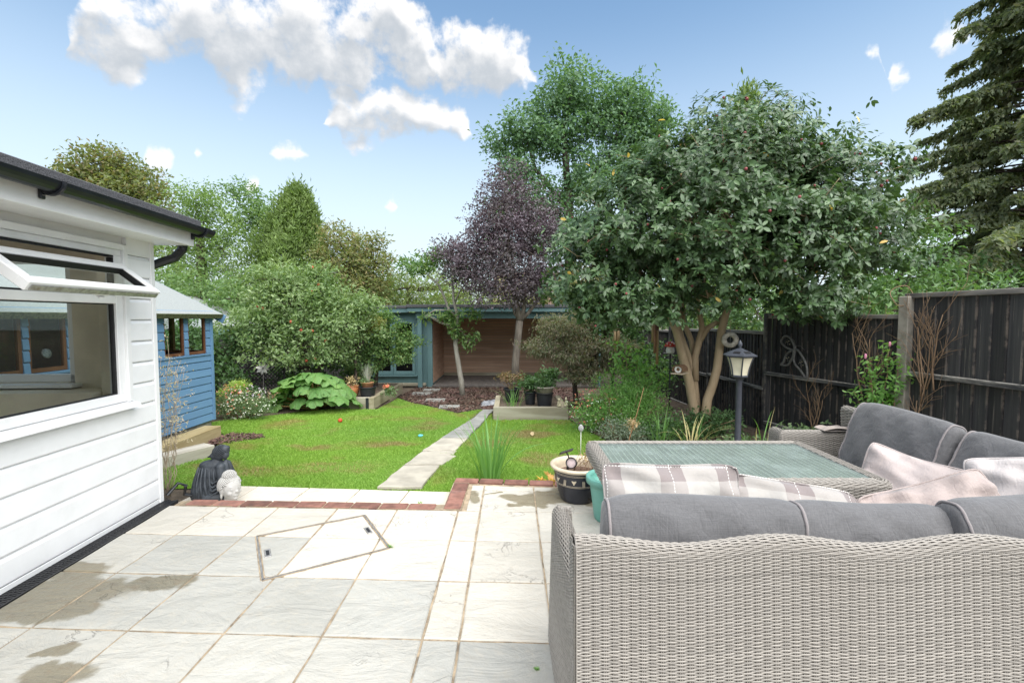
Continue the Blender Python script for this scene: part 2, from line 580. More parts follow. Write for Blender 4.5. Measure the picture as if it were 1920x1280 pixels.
# ================================================================== GROUND, PATIO, LAWN
# ---- materials
def slab_mat():
    m, t, b, out = mat_new('sandstone_slab')
    oi = N(t, 'ShaderNodeObjectInfo')
    wp = worldpos(t)
    v = objvec(t)
    # the slab's own stone colour is carried by the object colour
    base = oi.outputs['Color']
    f1 = noise(t, 3.2, 5, .6, v)
    f2 = noise(t, 22, 5, .7, v)
    cc = mixrgb(t, sstep(t, f1, .3, .7, 0, .55), base, mixrgb(t, 1.0, base, (.86, .86, .85), 'MULTIPLY'))
    cc = mixrgb(t, sstep(t, f2, .45, .8, 0, .35), cc, (.50, .44, .35))
    f3 = noise(t, 1.1, 6, .7, wp)
    cc = mixrgb(t, sstep(t, f3, .45, .7, 0, .4), cc, mixrgb(t, 1.0, cc, (.80, .79, .76), 'MULTIPLY'))
    # fine dark veins
    vein = noise(t, 2.1, 5, .6, v, 1.2)
    vv = fmath(t, 'ABSOLUTE', fmath(t, 'SUBTRACT', vein, .5))
    vm_ = fmath(t, 'MULTIPLY', sstep(t, vv, 0, .008, 1, 0), sstep(t, noise(t, 1.7, 2, .5, v), .53, .68))
    cc = mixrgb(t, fmath(t, 'MULTIPLY', vm_, .16), cc, (.17, .15, .13))
    # damp patches left after rain
    blots = [(-2.47, 2.42, .42, .17), (-2.36, 2.27, .30, .12), (-2.02, 2.50, .20, .09), (-2.58, 2.60, .20, .08), (-2.06, 1.97, .12, .06), (-1.93, 1.82, .16, .10), (-1.8, 1.62, .14, .16),
             (-.30, 3.72, .10, .15), (-.16, 3.82, .05, .04), (.06, 3.72, .17, .10), (.16, 3.62, .12, .12), (.02, 3.56, .12, .04), (.42, 3.74, .28, .15), (.62, 3.86, .28, .16), (.7, 3.7, .3, .18)]
    sp = N(t, 'ShaderNodeSeparateXYZ')
    L(t, wp, sp.inputs[0])
    wn = N(t, 'ShaderNodeTexNoise')
    wn.inputs['Scale'].default_value = 5
    wn.inputs['Detail'].default_value = 5
    L(t, wp, wn.inputs['Vector'])
    ww = vmath(t, 'ADD', wp, vmath(t, 'MULTIPLY', vmath(t, 'SUBTRACT', wn.outputs['Color'], (.5, .5, .5)), (.34, .26, 0)))
    cur = None
    for (x, y, a, bb) in blots:
        q = vmath(t, 'LENGTH', vmath(t, 'MULTIPLY', vmath(t, 'SUBTRACT', ww, (x, y, 0)), (1 / a, 1 / bb, 0)))
        cur = q if cur is None else fmath(t, 'SMOOTH_MIN', cur, q, .2)
    wet = sstep(t, cur, .76, 1.02, 1, 0)
    # dirty edges by the pots
    dirt = fmath(t, 'MULTIPLY', sstep(t, noise(t, 14, 6, .7, wp), .5, .66), wet)
    cc = mixrgb(t, wet, cc, mixrgb(t, 1.0, cc, (.52, .48, .39), 'MULTIPLY'))
    cc = mixrgb(t, fmath(t, 'MULTIPLY', dirt, .35), cc, (.16, .11, .07))
    L(t, cc, b.inputs['Base Color'])
    r = fmath(t, 'MULTIPLY_ADD', wet, -.4, .72)
    L(t, r, b.inputs['Roughness'])
    b.inputs['Specular IOR Level'].default_value = .3
    h = fmath(t, 'ADD', fmath(t, 'MULTIPLY', f1, .8), fmath(t, 'MULTIPLY', noise(t, 9, 6, .6, v), .6))
    riv = noise(t, 2.6, 7, .62, vmath(t, 'MULTIPLY', v, (1, 2.2, 1)), .8)
    h = fmath(t, 'ADD', h, fmath(t, 'MULTIPLY', riv, 1.6))
    h = fmath(t, 'SUBTRACT', h, fmath(t, 'MULTIPLY', vm_, .35))
    bump(t, b, h, .8, .02)
    return m


M_SLAB = slab_mat()
M_MORTAR = plain('sand_mortar', (.33, .26, .18), .9, .3, 14, .5, 90, dirt=(.11, .09, .07), dirt_amt=.85)
M_BRICK = plain('red_brick', (.225, .11, .085), .85, .3, 9, .5, 70, dirt=(.10, .07, .065), dirt_amt=.75, objvar=.28)
M_SOIL = plain('soil', (.11, .085, .06), .95, .35, 9, .8, 40, dirt=(.03, .022, .018), dirt_amt=.8, bdist=.03)
M_PATH = plain('concrete_path', (.45, .415, .345), .85, .15, 5, .4, 80, dirt=(.26, .24, .2), dirt_amt=.6, objvar=.09)
M_PATHG = plain('grey_stone_path', (.30, .30, .275), .8, .18, 5, .4, 80, dirt=(.17, .17, .15), dirt_amt=.6, objvar=.08)
M_BLACKPL = plain('black_plastic', (.018, .018, .02), .45, .2, 20, .1, 80)
M_STEELDULL = plain('dull_steel', (.36, .35, .34), .45, .25, 40, .1, 120, metallic=.6, dirt=(.22, .17, .12), dirt_amt=.8)


def lawn_ground_mat():
    m, t, b, out = mat_new('lawn_earth')
    wp = worldpos(t)
    f = noise(t, 1.1, 5, .6, wp)
    g = noise(t, 30, 4, .7, wp)
    cc = mixrgb(t, sstep(t, g, .35, .7), (.11, .20, .03), (.17, .28, .045))
    cc = mixrgb(t, sstep(t, f, .52, .68, 0, .6), cc, (.19, .15, .075))
    L(t, cc, b.inputs['Base Color'])
    b.inputs['Roughness'].default_value = .95
    b.inputs['Specular IOR Level'].default_value = .1
    bump(t, b, g, .6, .02)
    return m


M_LAWN = lawn_ground_mat()

# ---- wide terrain sheet: level round the house, falling gently to the end of the garden
ys = [-60, -20, -6, 0, 2, 4.3, 6, 8, 10, 12, 14, 18, 30, 60, 140, 400]
xs = [-300, -60, -20, -8, -3, 0, 3, 8, 20, 60, 300]
vs = [(x, y, lawn_z(y) - .03) for y in ys for x in xs]
w = len(xs)
fs = [(j * w + i, j * w + i + 1, (j + 1) * w + i + 1, (j + 1) * w + i) for j in range(len(ys) - 1) for i in range(w - 1)]
o = MB().add(vs, fs).build('ground', M_SOIL)
tag(o, 'dark soil ground running under the garden and out to the horizon', 'ground', kind='structure')

# ---- lawn sheet
LAWN = [(-4.05, 4.30), (-2.66, 4.30), (-.56, 4.10), (-.38, 4.12), (.62, 4.02), (1.25, 4.3), (1.42, 5.3), (1.30, 6.3), (1.12, 7.1), (1.0, 7.92), (-.33, 7.88), (-.42, 8.85), (-.66, 9.0), (-1.05, 8.62), (-1.62, 9.35), (-2.25, 10.05), (-2.74, 10.8), (-2.74, 9.05), (-3.45, 9.12), (-4.15, 8.85), (-4.55, 8.35), (-5.1, 7.7), (-5.2, 7.2), (-4.3, 6.75), (-4.2, 6.5), (-3.7, 5.6), (-4.0, 5.0)]


def in_poly(px, py, poly):
    ins = np.zeros(len(px), bool)
    n = len(poly)
    j = n - 1
    for i in range(n):
        xi, yi = poly[i]
        xj, yj = poly[j]
        c = ((yi > py) != (yj > py)) & (px < (xj - xi) * (py - yi) / (yj - yi + 1e-12) + xi)
        ins ^= c
        j = i
    return ins


o = MB().add([(x, y, lawn_z(y) - .02) for x, y in LAWN], [tuple(range(len(LAWN)))]).build('lawn', M_LAWN)
tag(o, 'mown green lawn between the patio step and the raised beds', 'lawn', kind='structure')
lawn_obj = o

# ---- patio: mortar bed, slabs, brick edging
def row_y(y0, x):
    return y0 - .042 * x


COLS = [-2.335, -1.85, -1.375, -.90, -.42, -.247, .19, .655, 1.12, 1.6, 2.07, 2.54, 3.01, 3.48, 3.95, 4.42]
COLS_L = [-2.80] + COLS
ROWS = [3.44, 2.972, 2.50, 2.028, 1.556, 1.084, .612, .14, -.332, -.8]
bed = [(-2.72, 3.66), (-.40, 3.52), (-.40, 4.08), (4.45, 3.62), (4.6, -.8), (-2.48, -.8)]
patio = MB().prism(bed, -.20, -.007).build('patio', M_MORTAR)
tag(patio, 'patio of riven cream and grey sandstone slabs with sandy joints', 'patio', kind='structure')
CREAM, GREY = (.555, .525, .465), (.395, .39, .36)


def slab(quad, color, zt=0.0, th=.03, jit=.003, parent=None, name='paving_slab', mat=None, seg=4):
    """one stone with slightly uneven, rounded edges"""
    cx = sum(p[0] for p in quad) / 4
    cy = sum(p[1] for p in quad) / 4
    ring = []
    for k in range(4):
        a, b = quad[k], quad[(k + 1) % 4]
        for s in range(seg):
            u = s / seg
            j = 0 if s == 0 else random.uniform(-jit, jit)
            x, y = a[0] + (b[0] - a[0]) * u, a[1] + (b[1] - a[1]) * u
            dx, dy = b[1] - a[1], a[0] - b[0]
            l = math.hypot(dx, dy)
            ring.append((x + dx / l * j, y + dy / l * j))
    n = len(ring)
    tilt = (random.uniform(-.002, .002), random.uniform(-.002, .002))

    def zz(x, y):
        return (x - cx) * tilt[0] + (y - cy) * tilt[1]
    top = []
    for x, y in ring:
        d = math.hypot(x - cx, y - cy)
        k = (d - .007) / d
        top.append((cx + (x - cx) * k, cy + (y - cy) * k))
    vs = [(x - cx, y - cy, zz(x, y)) for x, y in top] + [(x - cx, y - cy, zz(x, y) - .005) for x, y in ring] + [(x - cx, y - cy, -th) for x, y in ring]
    fs = [tuple(range(n))]
    for i in range(n):
        j = (i + 1) % n
        fs.append((i, n + i, n + j, j))
        fs.append((n + i, 2 * n + i, 2 * n + j, n + j))
    me = bpy.data.meshes.new(name)
    me.from_pydata(vs, [], [tuple(reversed(f)) if False else f for f in fs])
    bm = bmesh.new()
    bm.from_mesh(me)
    bmesh.ops.recalc_face_normals(bm, faces=bm.faces)
    bm.to_mesh(me)
    bm.free()
    o = link(name, me, mat or M_SLAB, parent)
    o.location = (cx, cy, zt)
    k_ = random.uniform(.94, 1.06)
    o.color = (*[c * k_ for c in color], 1)
    return o


def drain_x(y):
    return -2.752 - .07 * (y - 3.63)


G_ = .0055
SOFA_HIDE = None
for r in range(len(ROWS) - 1):
    yt, yb = ROWS[r], ROWS[r + 1]
    cl = COLS_L
    for c in range(len(cl) - 1):
        x0, x1 = cl[c], cl[c + 1]
        if r >= 4 and x0 > .7:
            pass
        q = []
        for (x, y0) in ((x0, yb), (x1, yb), (x1, yt), (x0, yt)):
            yy = row_y(y0, x)
            q.append([x, yy])
        if c == 0:
            q[0][0], q[3][0] = drain_x(q[0][1]) + .004, drain_x(q[3][1]) + .004
        q = [(q[0][0] + G_, q[0][1] + G_), (q[1][0] - G_, q[1][1] + G_), (q[2][0] - G_, q[2][1] - G_), (q[3][0] + G_, q[3][1] - G_)]
        if q[1][0] - q[0][0] < .06:
            continue
        # stone colours as they lie
        if r == 0:
            color = CREAM
        elif r == 1:
            color = GREY if x1 < -1.3 else CREAM
        elif r == 2:
            color = GREY if x1 < -.35 else CREAM
        elif r == 3:
            color = tuple(.8 * a + .2 * b for a, b in zip(GREY, CREAM)) if x1 < -.3 else GREY
        else:
            color = random.choice((CREAM, GREY))
        if c == 0 and r in (1,):
            color = tuple(.6 * a + .4 * b for a, b in zip(GREY, CREAM))
        slab(q, color, 0.0, .03, .003, patio)
# the part of the patio beyond the step (right), one deep row and a strip along the bricks
for c in range(4, len(COLS) - 1):
    x0, x1 = COLS[c], COLS[c + 1]
    if c == 4:
        x0 = -.36
    yb0, yb1 = row_y(3.44, x0), row_y(3.44, x1)
    ym0, ym1 = 3.855 - .075 * x0, 3.855 - .075 * x1
    yt0, yt1 = 3.965 - .085 * x0, 3.965 - .085 * x1
    slab([(x0 + G_, yb0 + G_), (x1 - G_, yb1 + G_), (x1 - G_, ym1 - G_), (x0 + G_, ym0 - G_)], CREAM, 0, .03, .003, patio)
    slab([(x0 + G_, ym0 + G_), (x1 - G_, ym1 + G_), (x1 - G_, yt1 - G_), (x0 + G_, yt0 - G_)], (.58, .55, .48), 0, .03, .002, patio)

# brick edging
def brick_mesh(l, w_, h):
    mb = MB()
    mb.cbox(-l / 2, l / 2, -w_ / 2, w_ / 2, -h, 0, .006)
    return mb.mesh('brick')


bm_ = brick_mesh(.213, .098, .10)


def brick_row(a, b, n, parent, zt=.012, me=bm_):
    dx, dy = (b[0] - a[0]) / n, (b[1] - a[1]) / n
    ang = math.atan2(dy, dx)
    for i in range(n):
        o = link('brick', me, M_BRICK, parent)
        o.location = (a[0] + dx * (i + .5), a[1] + dy * (i + .5), zt + random.uniform(-.002, .002))
        o.rotation_euler = (random.uniform(-.01, .01), random.uniform(-.01, .01), ang + random.uniform(-.012, .012))


brick_row((-2.62, 3.600), (-.60, 3.515), 9, patio)
me3 = brick_mesh(.205, .145, .10)
brick_row((-.47, 3.47), (-.455, 4.03), 3, patio, me=brick_mesh(.176, .13, .10))
brick_row((-.53, 4.105), (2.2, 3.86), 12, patio, me=brick_mesh(.216, .10, .22))
MB().prism([(-2.66, 3.552), (-.54, 3.463), (-.54, 3.56), (-2.66, 3.65)], -.20, .003).build('mortar_joint', M_MORTAR, patio)
MB().prism([(-.54, 3.46), (-.395, 3.46), (-.39, 4.05), (-.53, 4.05)], -.20, .0035).build('mortar_joint', M_MORTAR, patio)

# lower step of cream slabs in front of the lawn
step = MB().prism([(-2.85, 3.62), (-.52, 3.53), (-.52, 4.13), (-2.85, 4.30)], -.28, -.145).build('garden_step', M_MORTAR)
tag(step, 'low step of cream slabs below the red brick edge, next to the lawn', 'step', kind='structure')
for i, (xa, xb) in enumerate([(-2.95, -2.5), (-2.49, -1.985), (-1.975, -1.49), (-1.48, -1.02), (-1.01, -.565)]):
    slab([(xa, 3.64), (xb, 3.62), (xb + .05, 4.29 - .075 * (xb + 2.65)), (xa + .05, 4.29 - .075 * (xa + 2.65))], (.68, .62, .52), -.118, .03, .003, step)

# ---- recessed inspection cover with two lifting points
mh = thing('manhole_cover', 'slab-filled inspection cover, thin metal frame set askew in the patio', 'cover', (-1.275, 2.951, 0))
cs = [Vector((-1.751, 3.039, 0)), Vector((-1.122, 3.367, 0)), Vector((-.800, 2.880, 0)), Vector((-1.426, 2.519, 0))]
cs = [c - Vector((-1.275, 2.951, 0)) for c in cs]
for i in range(4):
    a, b = cs[i], cs[(i + 1) % 4]
    d = (b - a).normalized()
    s = Vector((-d.y, d.x, 0))
    for off, hw, mt, zt, nm in ((0, .004, M_STEELDULL, .0045, 'frame_edge'), (-.009, .0035, M_MORTAR, .003, 'mortar_joint'), (.010, .003, M_MORTAR, .003, 'mortar_joint')):
        p, q = a + s * off - d * .004, b + s * off + d * .004
        MB().prism([tuple((p - s * hw)[:2]), tuple((q - s * hw)[:2]), tuple((q + s * hw)[:2]), tuple((p + s * hw)[:2])], -.004, zt).build(nm, mt, mh)
for (i, u) in ((3, .52), (1, .45)):
    a, b = cs[i], cs[(i + 1) % 4]
    d = (b - a).normalized()
    s = Vector((-d.y, d.x, 0))
    p = a + (b - a) * u - s * .045 if (a + (b - a) * u - s * .045).length < (a + (b - a) * u).length else a + (b - a) * u + s * .045
    ang = math.atan2(d.y, d.x)
    k = MB().cbox(-.055, .055, -.018, .018, -.004, .005, .002).build('lifting_plate', M_STEELDULL, mh, loc=(p.x, p.y, 0), rot=(0, 0, ang))
    MB().cbox(-.034, .034, -.009, .009, .0, .0065, .001).build('keyhole', M_BLACKPL, k)

# ---- channel drain along the house
dr = thing('channel_drain', 'black plastic slotted channel drain along the foot of the white wall', 'drain', (-2.812, 3.63, 0), math.atan(.07))
MB().box(-.062, .062, -3.4, .03, -.08, -.02).build('channel', M_BLACKPL, dr)
for x in (-.057, 0.0, .057):
    wd = .006 if x else .004
    MB().box(x - wd, x + wd, -3.4, .03, -.021, .002).build('rail', M_BLACKPL, dr)
bars = MB()
y = .025
k = 0
while y > -3.4:
    for (xa, xb, ph) in ((-.051, -.004, 0), (.004, .051, .5)):
        yy = y - ph * .026
        M = Matrix.Translation(((xa + xb) / 2, yy, 0)) @ Matrix.Rotation(.45, 4, 'Z')
        bars.box((xa - xb) / 2, (xb - xa) / 2, -.006, .006, -.018, .0015, M)
    y -= .026
tag(bars.build('grating', M_BLACKPL, dr), kind='stuff')

# ---- garden path: worn slabs set in the lawn
path = MB().add([(x, y, lawn_z(y) - .012) for x, y in [(-1.29, 4.26), (-.87, 4.26), (-.82, 5.03), (-.72, 5.68), (-.64, 6.4), (-.58, 7.), (-.51, 7.55), (-.40, 8.95), (-.69, 9.0), (-.80, 7.55), (-.92, 7.), (-1.02, 6.4), (-1.15, 5.68), (-1.22, 5.03)]], [tuple(range(14))]).build('path', M_SOIL)
tag(path, 'narrow slab path crossing the lawn towards the blue summerhouse', 'path', kind='structure')
pl = [(-1.315, 4.25), (-1.235, 5.02), (-1.16, 5.67), (-1.03, 6.40), (-.925, 6.97), (-.80, 7.54), (-.68, 8.25), (-.60, 9.0)]
prr = [(-.845, 4.25), (-.79, 5.02), (-.695, 5.67), (-.612, 6.40), (-.557, 6.97), (-.49, 7.54), (-.42, 8.25), (-.34, 9.0)]


def path_slab(q, mt, name='path_slab'):
    zc = lawn_z(sum(p[1] for p in q) / 4)
    s = slab(q, (1, 1, 1), zc + .012, .03, .012, path, name, mt)
    s.rotation_euler = (-math.atan(.045), 0, 0)
    return s


for i in range(7):
    a, b, c, d = pl[i], prr[i], prr[i + 1], pl[i + 1]
    mt = M_PATH if i < 3 else M_PATHG
    g = .022
    if i == 1:
        # the broken slab: a big piece and a loose corner with grass between
        path_slab([(a[0] + g, a[1] + g), (b[0], b[1] + g), (c[0] + .02, c[1] - .26), (d[0] + .04, d[1] - g)], mt)
        path_slab([(c[0] - .27, c[1] - .14), (c[0] - .02, c[1] - .19), (c[0], c[1] - g), (c[0] - .36, c[1] - g)], mt, 'broken_corner')
        continue
    path_slab([(a[0] + g, a[1] + g), (b[0] - g, b[1] + g), (c[0] - g, c[1] - g), (d[0] + g, d[1] - g)], mt)

# ---- bark mulch bed in front of the summerhouse with stepping stones
M_BARK = leafmat('bark_chip', [(.045, .02, .018), (.09, .042, .036), (.13, .065, .05), (.06, .035, .03), (.17, .12, .095)], .9, 0.0, .2)
MULCH = [(-.45, 8.9), (-.66, 9.02), (-1.05, 8.64), (-1.62, 9.37), (-2.25, 10.07), (-2.75, 10.85), (-2.75, 13.0), (1.8, 13.0), (1.8, 9.3), (-.3, 9.1)]
mul = MB().add([(x, y, lawn_z(y) - .016) for x, y in MULCH], [tuple(range(len(MULCH)))]).build('mulch_bed', M_SOIL)
tag(mul, 'bed of dark red bark mulch in front of the summerhouse', 'bed', kind='structure')


def chips(name, poly, n, size, mat, parent, zoff=0.0, seed=3):
    r = np.random.default_rng(seed)
    px = [p[0] for p in poly]
    py = [p[1] for p in poly]
    x = r.uniform(min(px), max(px), n * 3)
    y = r.uniform(min(py), max(py), n * 3)
    k = in_poly(x, y, poly)
    x, y = x[k][:n], y[k][:n]
    n = len(x)
    z = lawn_z_np(y) + zoff + r.uniform(0, size * .4, n)
    a = r.uniform(0, 2 * np.pi, n)
    l = size * r.uniform(.5, 1.3, n)
    w_ = l * r.uniform(.25, .6, n)
    tx, ty = r.normal(0, .3, n), r.normal(0, .3, n)
    c, s = np.cos(a), np.sin(a)
    vs = np.empty((n, 4, 3), np.float32)
    for i, (u, v) in enumerate(((-1, -.6), (1, -1), (.8, .7), (-.9, 1))):
        dx = u * l / 2
        dy = v * w_ / 2
        vs[:, i, 0] = x + dx * c - dy * s
        vs[:, i, 1] = y + dx * s + dy * c
        vs[:, i, 2] = z + dx * tx + dy * ty
    f = np.arange(n * 4).reshape(n, 4)
    o = fast_mesh(name, vs.reshape(-1, 3), f, mat, parent)
    return tag(o, kind='stuff')


chips('bark_chips', MULCH, 16000, .055, M_BARK, mul)
st = [(-1.30, 9.32, .42, .30, .1), (-1.76, 10.3, .44, .36, .05), (-2.32, 11.5, .50, .42, 0), (-2.2, 12.3, .45, .4, .05)]
for (x, y, w_, d_, an) in st:
    c, s = math.cos(an), math.sin(an)
    q = [(x + c * u - s * v, y + s * u + c * v) for u, v in ((-w_ / 2, -d_ / 2), (w_ / 2, -d_ / 2), (w_ / 2, d_ / 2), (-w_ / 2, d_ / 2))]
    s_ = slab(q, (1, 1, 1), lawn_z(y) + .02, .03, .004, mul, 'stepping_stone', M_PATHG)
# a mulch patch by the shed step
mp = [(-4.2, 6.72), (-3.75, 6.65), (-3.55, 6.45), (-3.85, 6.1), (-4.05, 6.0), (-4.2, 6.2)]
o = MB().add([(x, y, lawn_z(y) + .002) for x, y in mp], [tuple(range(len(mp)))]).build('bark_patch', M_SOIL)
tag(o, 'small dark bark patch on the lawn at the end of the shed step', 'mulch', kind='structure')
chips('bark_chips', mp, 900, .045, M_BARK, o, .005, 5)

# ---- planting bed along the fence
M_BED = plain('bed_soil', (.12, .09, .065), .95, .4, 9, .9, 30, dirt=(.12, .1, .06), dirt_amt=.6, bdist=.03)
BED = [(.62, 4.0), (1.27, 4.3), (1.44, 5.3), (1.32, 6.3), (1.14, 7.1), (1.0, 7.95), (1.1, 9.3), (1.8, 12.8), (3.85, 12.8), (3.85, 7.0), (4.4, 5.1), (4.5, 3.7)]
o = MB().add([(x, y, lawn_z(y) + (.01 if .62 < x else -.01)) for x, y in BED], [tuple(range(len(BED)))]).build('border_bed', M_BED)
tag(o, 'dark soil border along the black fence under the camellia tree', 'bed', kind='structure')
BEDL = [(-2.75, 13.2), (-2.75, 9.3), (-3.45, 9.15), (-4.15, 8.88), (-4.55, 8.38), (-5.1, 7.72), (-7.5, 7.7), (-7.5, 13.2)]
o = MB().add([(x, y, lawn_z(y) - .012) for x, y in BEDL], [tuple(range(len(BEDL)))]).build('shrub_bed', M_BED)
tag(o, 'shady soil bed under the apple tree at the left', 'bed', kind='structure')


# ---- grass
WORN = [(-2.0, 5.0, .75, .30), (-2.9, 4.75, .5, .26), (-3.4, 5.0, .4, .3), (.45, 5.3, .4, .4), (-1.6, 6.1, .5, .2), (.3, 6.7, .5, .3), (-2.6, 5.9, .4, .2)]
def grass_mat():
    m, t, b, out = mat_new('grass_blade')
    g = N(t, 'ShaderNodeNewGeometry')
    wp = g.outputs['Position']
    ramp = N(t, 'ShaderNodeValToRGB')
    els = ramp.color_ramp.elements
    els[0].color = (.20, .36, .065, 1)
    els[1].color = (.31, .49, .11, 1)
    L(t, g.outputs['Random Per Island'], ramp.inputs[0])
    f = noise(t, 1.1, 5, .6, wp)
    cc = mixrgb(t, sstep(t, f, .50, .68, 0, .75), ramp.outputs[0], (.36, .30, .14))
    # trodden, dried-out places
    wn = N(t, 'ShaderNodeTexNoise')
    wn.inputs['Scale'].default_value = 2.6
    wn.inputs['Detail'].default_value = 4
    L(t, wp, wn.inputs['Vector'])
    ww = vmath(t, 'ADD', wp, vmath(t, 'MULTIPLY', vmath(t, 'SUBTRACT', wn.outputs['Color'], (.5, .5, .5)), (.9, .6, 0)))
    cur = None
    for (x, y, a, bb) in WORN:
        q = vmath(t, 'LENGTH', vmath(t, 'MULTIPLY', vmath(t, 'SUBTRACT', ww, (x, y, 0)), (1 / a, 1 / bb, 0)))
        cur = q if cur is None else fmath(t, 'MINIMUM', cur, q)
    cc = mixrgb(t, sstep(t, cur, .35, 1.1, .85, 0), cc, (.36, .29, .16))
    f2 = noise(t, .45, 3, .5, wp)
    cc = mixrgb(t, sstep(t, f2, .35, .65, 0, .5), cc, mixrgb(t, 1.0, cc, (1.25, 1.12, .8), 'MULTIPLY'))
    L(t, cc, b.inputs['Base Color'])
    b.inputs['Roughness'].default_value = .55
    b.inputs['Specular IOR Level'].default_value = .3
    tr = N(t, 'ShaderNodeBsdfTranslucent')
    L(t, mixrgb(t, 1.0, cc, (1.3, 1.4, .7), 'MULTIPLY'), tr.inputs[0])
    mx = N(t, 'ShaderNodeMixShader')
    mx.inputs[0].default_value = .35
    L(t, b.outputs[0], mx.inputs[1])
    L(t, tr.outputs[0], mx.inputs[2])
    L(t, mx.outputs[0], out.inputs[0])
    return m


M_GRASS = grass_mat()


def grass(n, seed=5):
    r = np.random.default_rng(seed)
    m = n * 3
    y = r.uniform(4.05, 10.9, m)
    # fewer, wider blades further away
    keep = r.uniform(0, 1, m) < np.clip((4.6 / y) ** 1.3, .25, 1)
    y = y[keep]
    x = r.uniform(-5.2, 1.5, len(y))
    k = in_poly(x, y, LAWN)
    pp = [(-1.30, 4.26), (-.86, 4.26), (-.81, 5.02), (-.71, 5.67), (-.63, 6.4), (-.57, 6.97), (-.50, 7.54), (-.36, 9.0), (-.59, 9.0), (-.79, 7.54), (-.91, 6.97), (-1.01, 6.4), (-1.14, 5.67), (-1.22, 5.02)]
    crack = (np.abs(y - 5.5 - .35 * (x + .9)) < .02) & (x > -1.02) & (x < -.7)
    k &= ~(in_poly(x, y, pp) & ~crack)
    # worn patches
    pn = np.sin(x * 3.1 + y * 1.3) * np.sin(y * 2.3 - x * 1.1) + .5 * np.sin(x * 7.7 + 1.3) * np.sin(y * 6.1)
    worn = (np.exp(-(((x + 2.0) / .75) ** 2 + ((y - 5.0) / .28) ** 2)) + np.exp(-(((x + 2.9) / .45) ** 2 + ((y - 4.75) / .25) ** 2)) * .8
            + np.exp(-(((x - .45) / .35) ** 2 + ((y - 5.3) / .35) ** 2)) * .8 + np.exp(-(((x + 3.5) / .4) ** 2 + ((y - 5.0) / .3) ** 2)) * .7)
    k &= r.uniform(0, 1, len(x)) > np.clip(worn * .9 + .25 * (pn > .75), 0, .9)
    x, y = x[k][:n], y[k][:n]
    n = len(x)
    z = lawn_z_np(y) - .022
    h = r.uniform(.014, .032, n) * (1 + .35 * np.sin(x * 2.3 + y * 1.7))
    tall = r.uniform(0, 1, n) < .02
    h[tall] *= 1.6
    wd = r.uniform(.0022, .0042, n) * (y / 4.6) ** .8
    a = r.uniform(0, 2 * np.pi, n)
    lean = r.uniform(.2, 1.1, n) * h
    la = r.uniform(0, 2 * np.pi, n)
    dx, dy = np.cos(a) * wd, np.sin(a) * wd
    vs = np.empty((n, 4, 3), np.float32)
    vs[:, 0] = np.stack([x - dx, y - dy, z], 1)
    vs[:, 1] = np.stack([x + dx, y + dy, z], 1)
    vs[:, 2] = np.stack([x + dx * .7 + np.cos(la) * lean * .4, y + dy * .7 + np.sin(la) * lean * .4, z + h * .65], 1)
    vs[:, 3] = np.stack([x + np.cos(la) * lean, y + np.sin(la) * lean, z + h], 1)
    i = np.arange(n)[:, None] * 4
    f = np.concatenate([i + [0, 1, 2], i + [0, 2, 3]], 0)
    o = fast_mesh('grass_blades', vs.reshape(-1, 3), f, M_GRASS, lawn_obj)
    return tag(o, kind='stuff')


grass(260000)

# ================================================================== BUILDINGS AND FENCES
M_UPVC = plain('white_upvc', (.84, .84, .84), .35, .03, 6, .03, 30, spec=.5, dirt=(.62, .62, .58), dirt_amt=.25)
M_CLAD = plain('white_cladding', (.84, .845, .855), .4, .03, 5, .06, 40, spec=.45, dirt=(.66, .67, .66), dirt_amt=.3, objvar=.02)
M_TAN = plain('cream_plaster', (.80, .72, .58), .85, .08, 4, .1, 50)
M_FELT = plain('dark_roof_felt', (.085, .085, .092), .9, .6, 170, .9, 220, dirt=(.22, .22, .23), dirt_amt=.6, bdist=.006)
M_GUTTER = plain('black_gutter', (.012, .014, .018), .28, .2, 10, .04, 40, spec=.5)
M_GASKET = plain('rubber_gasket', (.012, .012, .013), .6, .1, 20, .0)
M_GLASS = glassmat('window_glass')
M_GLASSD = glassmat('dark_glass', (.55, .62, .6))
M_SHED = wood('blue_shed_paint', (.15, .285, .455), (.13, .255, .42), (1, .12, 1), .65, .05)
M_SHEDFRAME = wood('brown_window_wood', (.19, .085, .04), (.12, .05, .025), (1, 1, .15), .6, .1)
M_GREYFELT = plain('pale_roof_felt', (.29, .31, .305), .95, .12, 60, .6, 160, dirt=(.27, .30, .27), dirt_amt=.4)
M_MOSS = plain('mossy_edge', (.11, .12, .06), .95, .5, 40, .8, 80)
M_TIMBER = wood('weathered_sleeper', (.44, .40, .31), (.29, .25, .18), (.12, 1, 1), .85, .1, scale=9)
M_TIMBERY = wood('new_sleeper', (.50, .41, .23), (.36, .28, .14), (1, .12, 1), .85, .1, scale=9)
M_TIMBERX = wood('grey_sleeper', (.38, .355, .28), (.24, .215, .155), (.10, 1, 1), .9, .12, scale=8)
M_CONC = plain('concrete', (.29, .265, .225), .9, .2, 8, .5, 70, dirt=(.19, .18, .14), dirt_amt=.8)
M_TEAL = wood('blue_grey_paint', (.135, .235, .245), (.115, .205, .215), (1, 1, .15), .6, .05)
M_CEDAR = wood('brown_boards', (.56, .38, .275), (.43, .275, .195), (.10, 1, 1), .7, .10)
M_DECK = plain('dark_deck', (.13, .115, .105), .8, .2, 6, .3, 50)
M_DARK = plain('shade_black', (.02, .02, .022), .9, .3, 5, .0)  # near-black colour standing for shade in rooms, panes and board gaps
M_FENCE = wood('black_fence_paint', (.034, .034, .036), (.060, .058, .058), (4.5, 1, .07), .62, .3, peel=(.32, .28, .235), peel_amt=.5, scale=9)
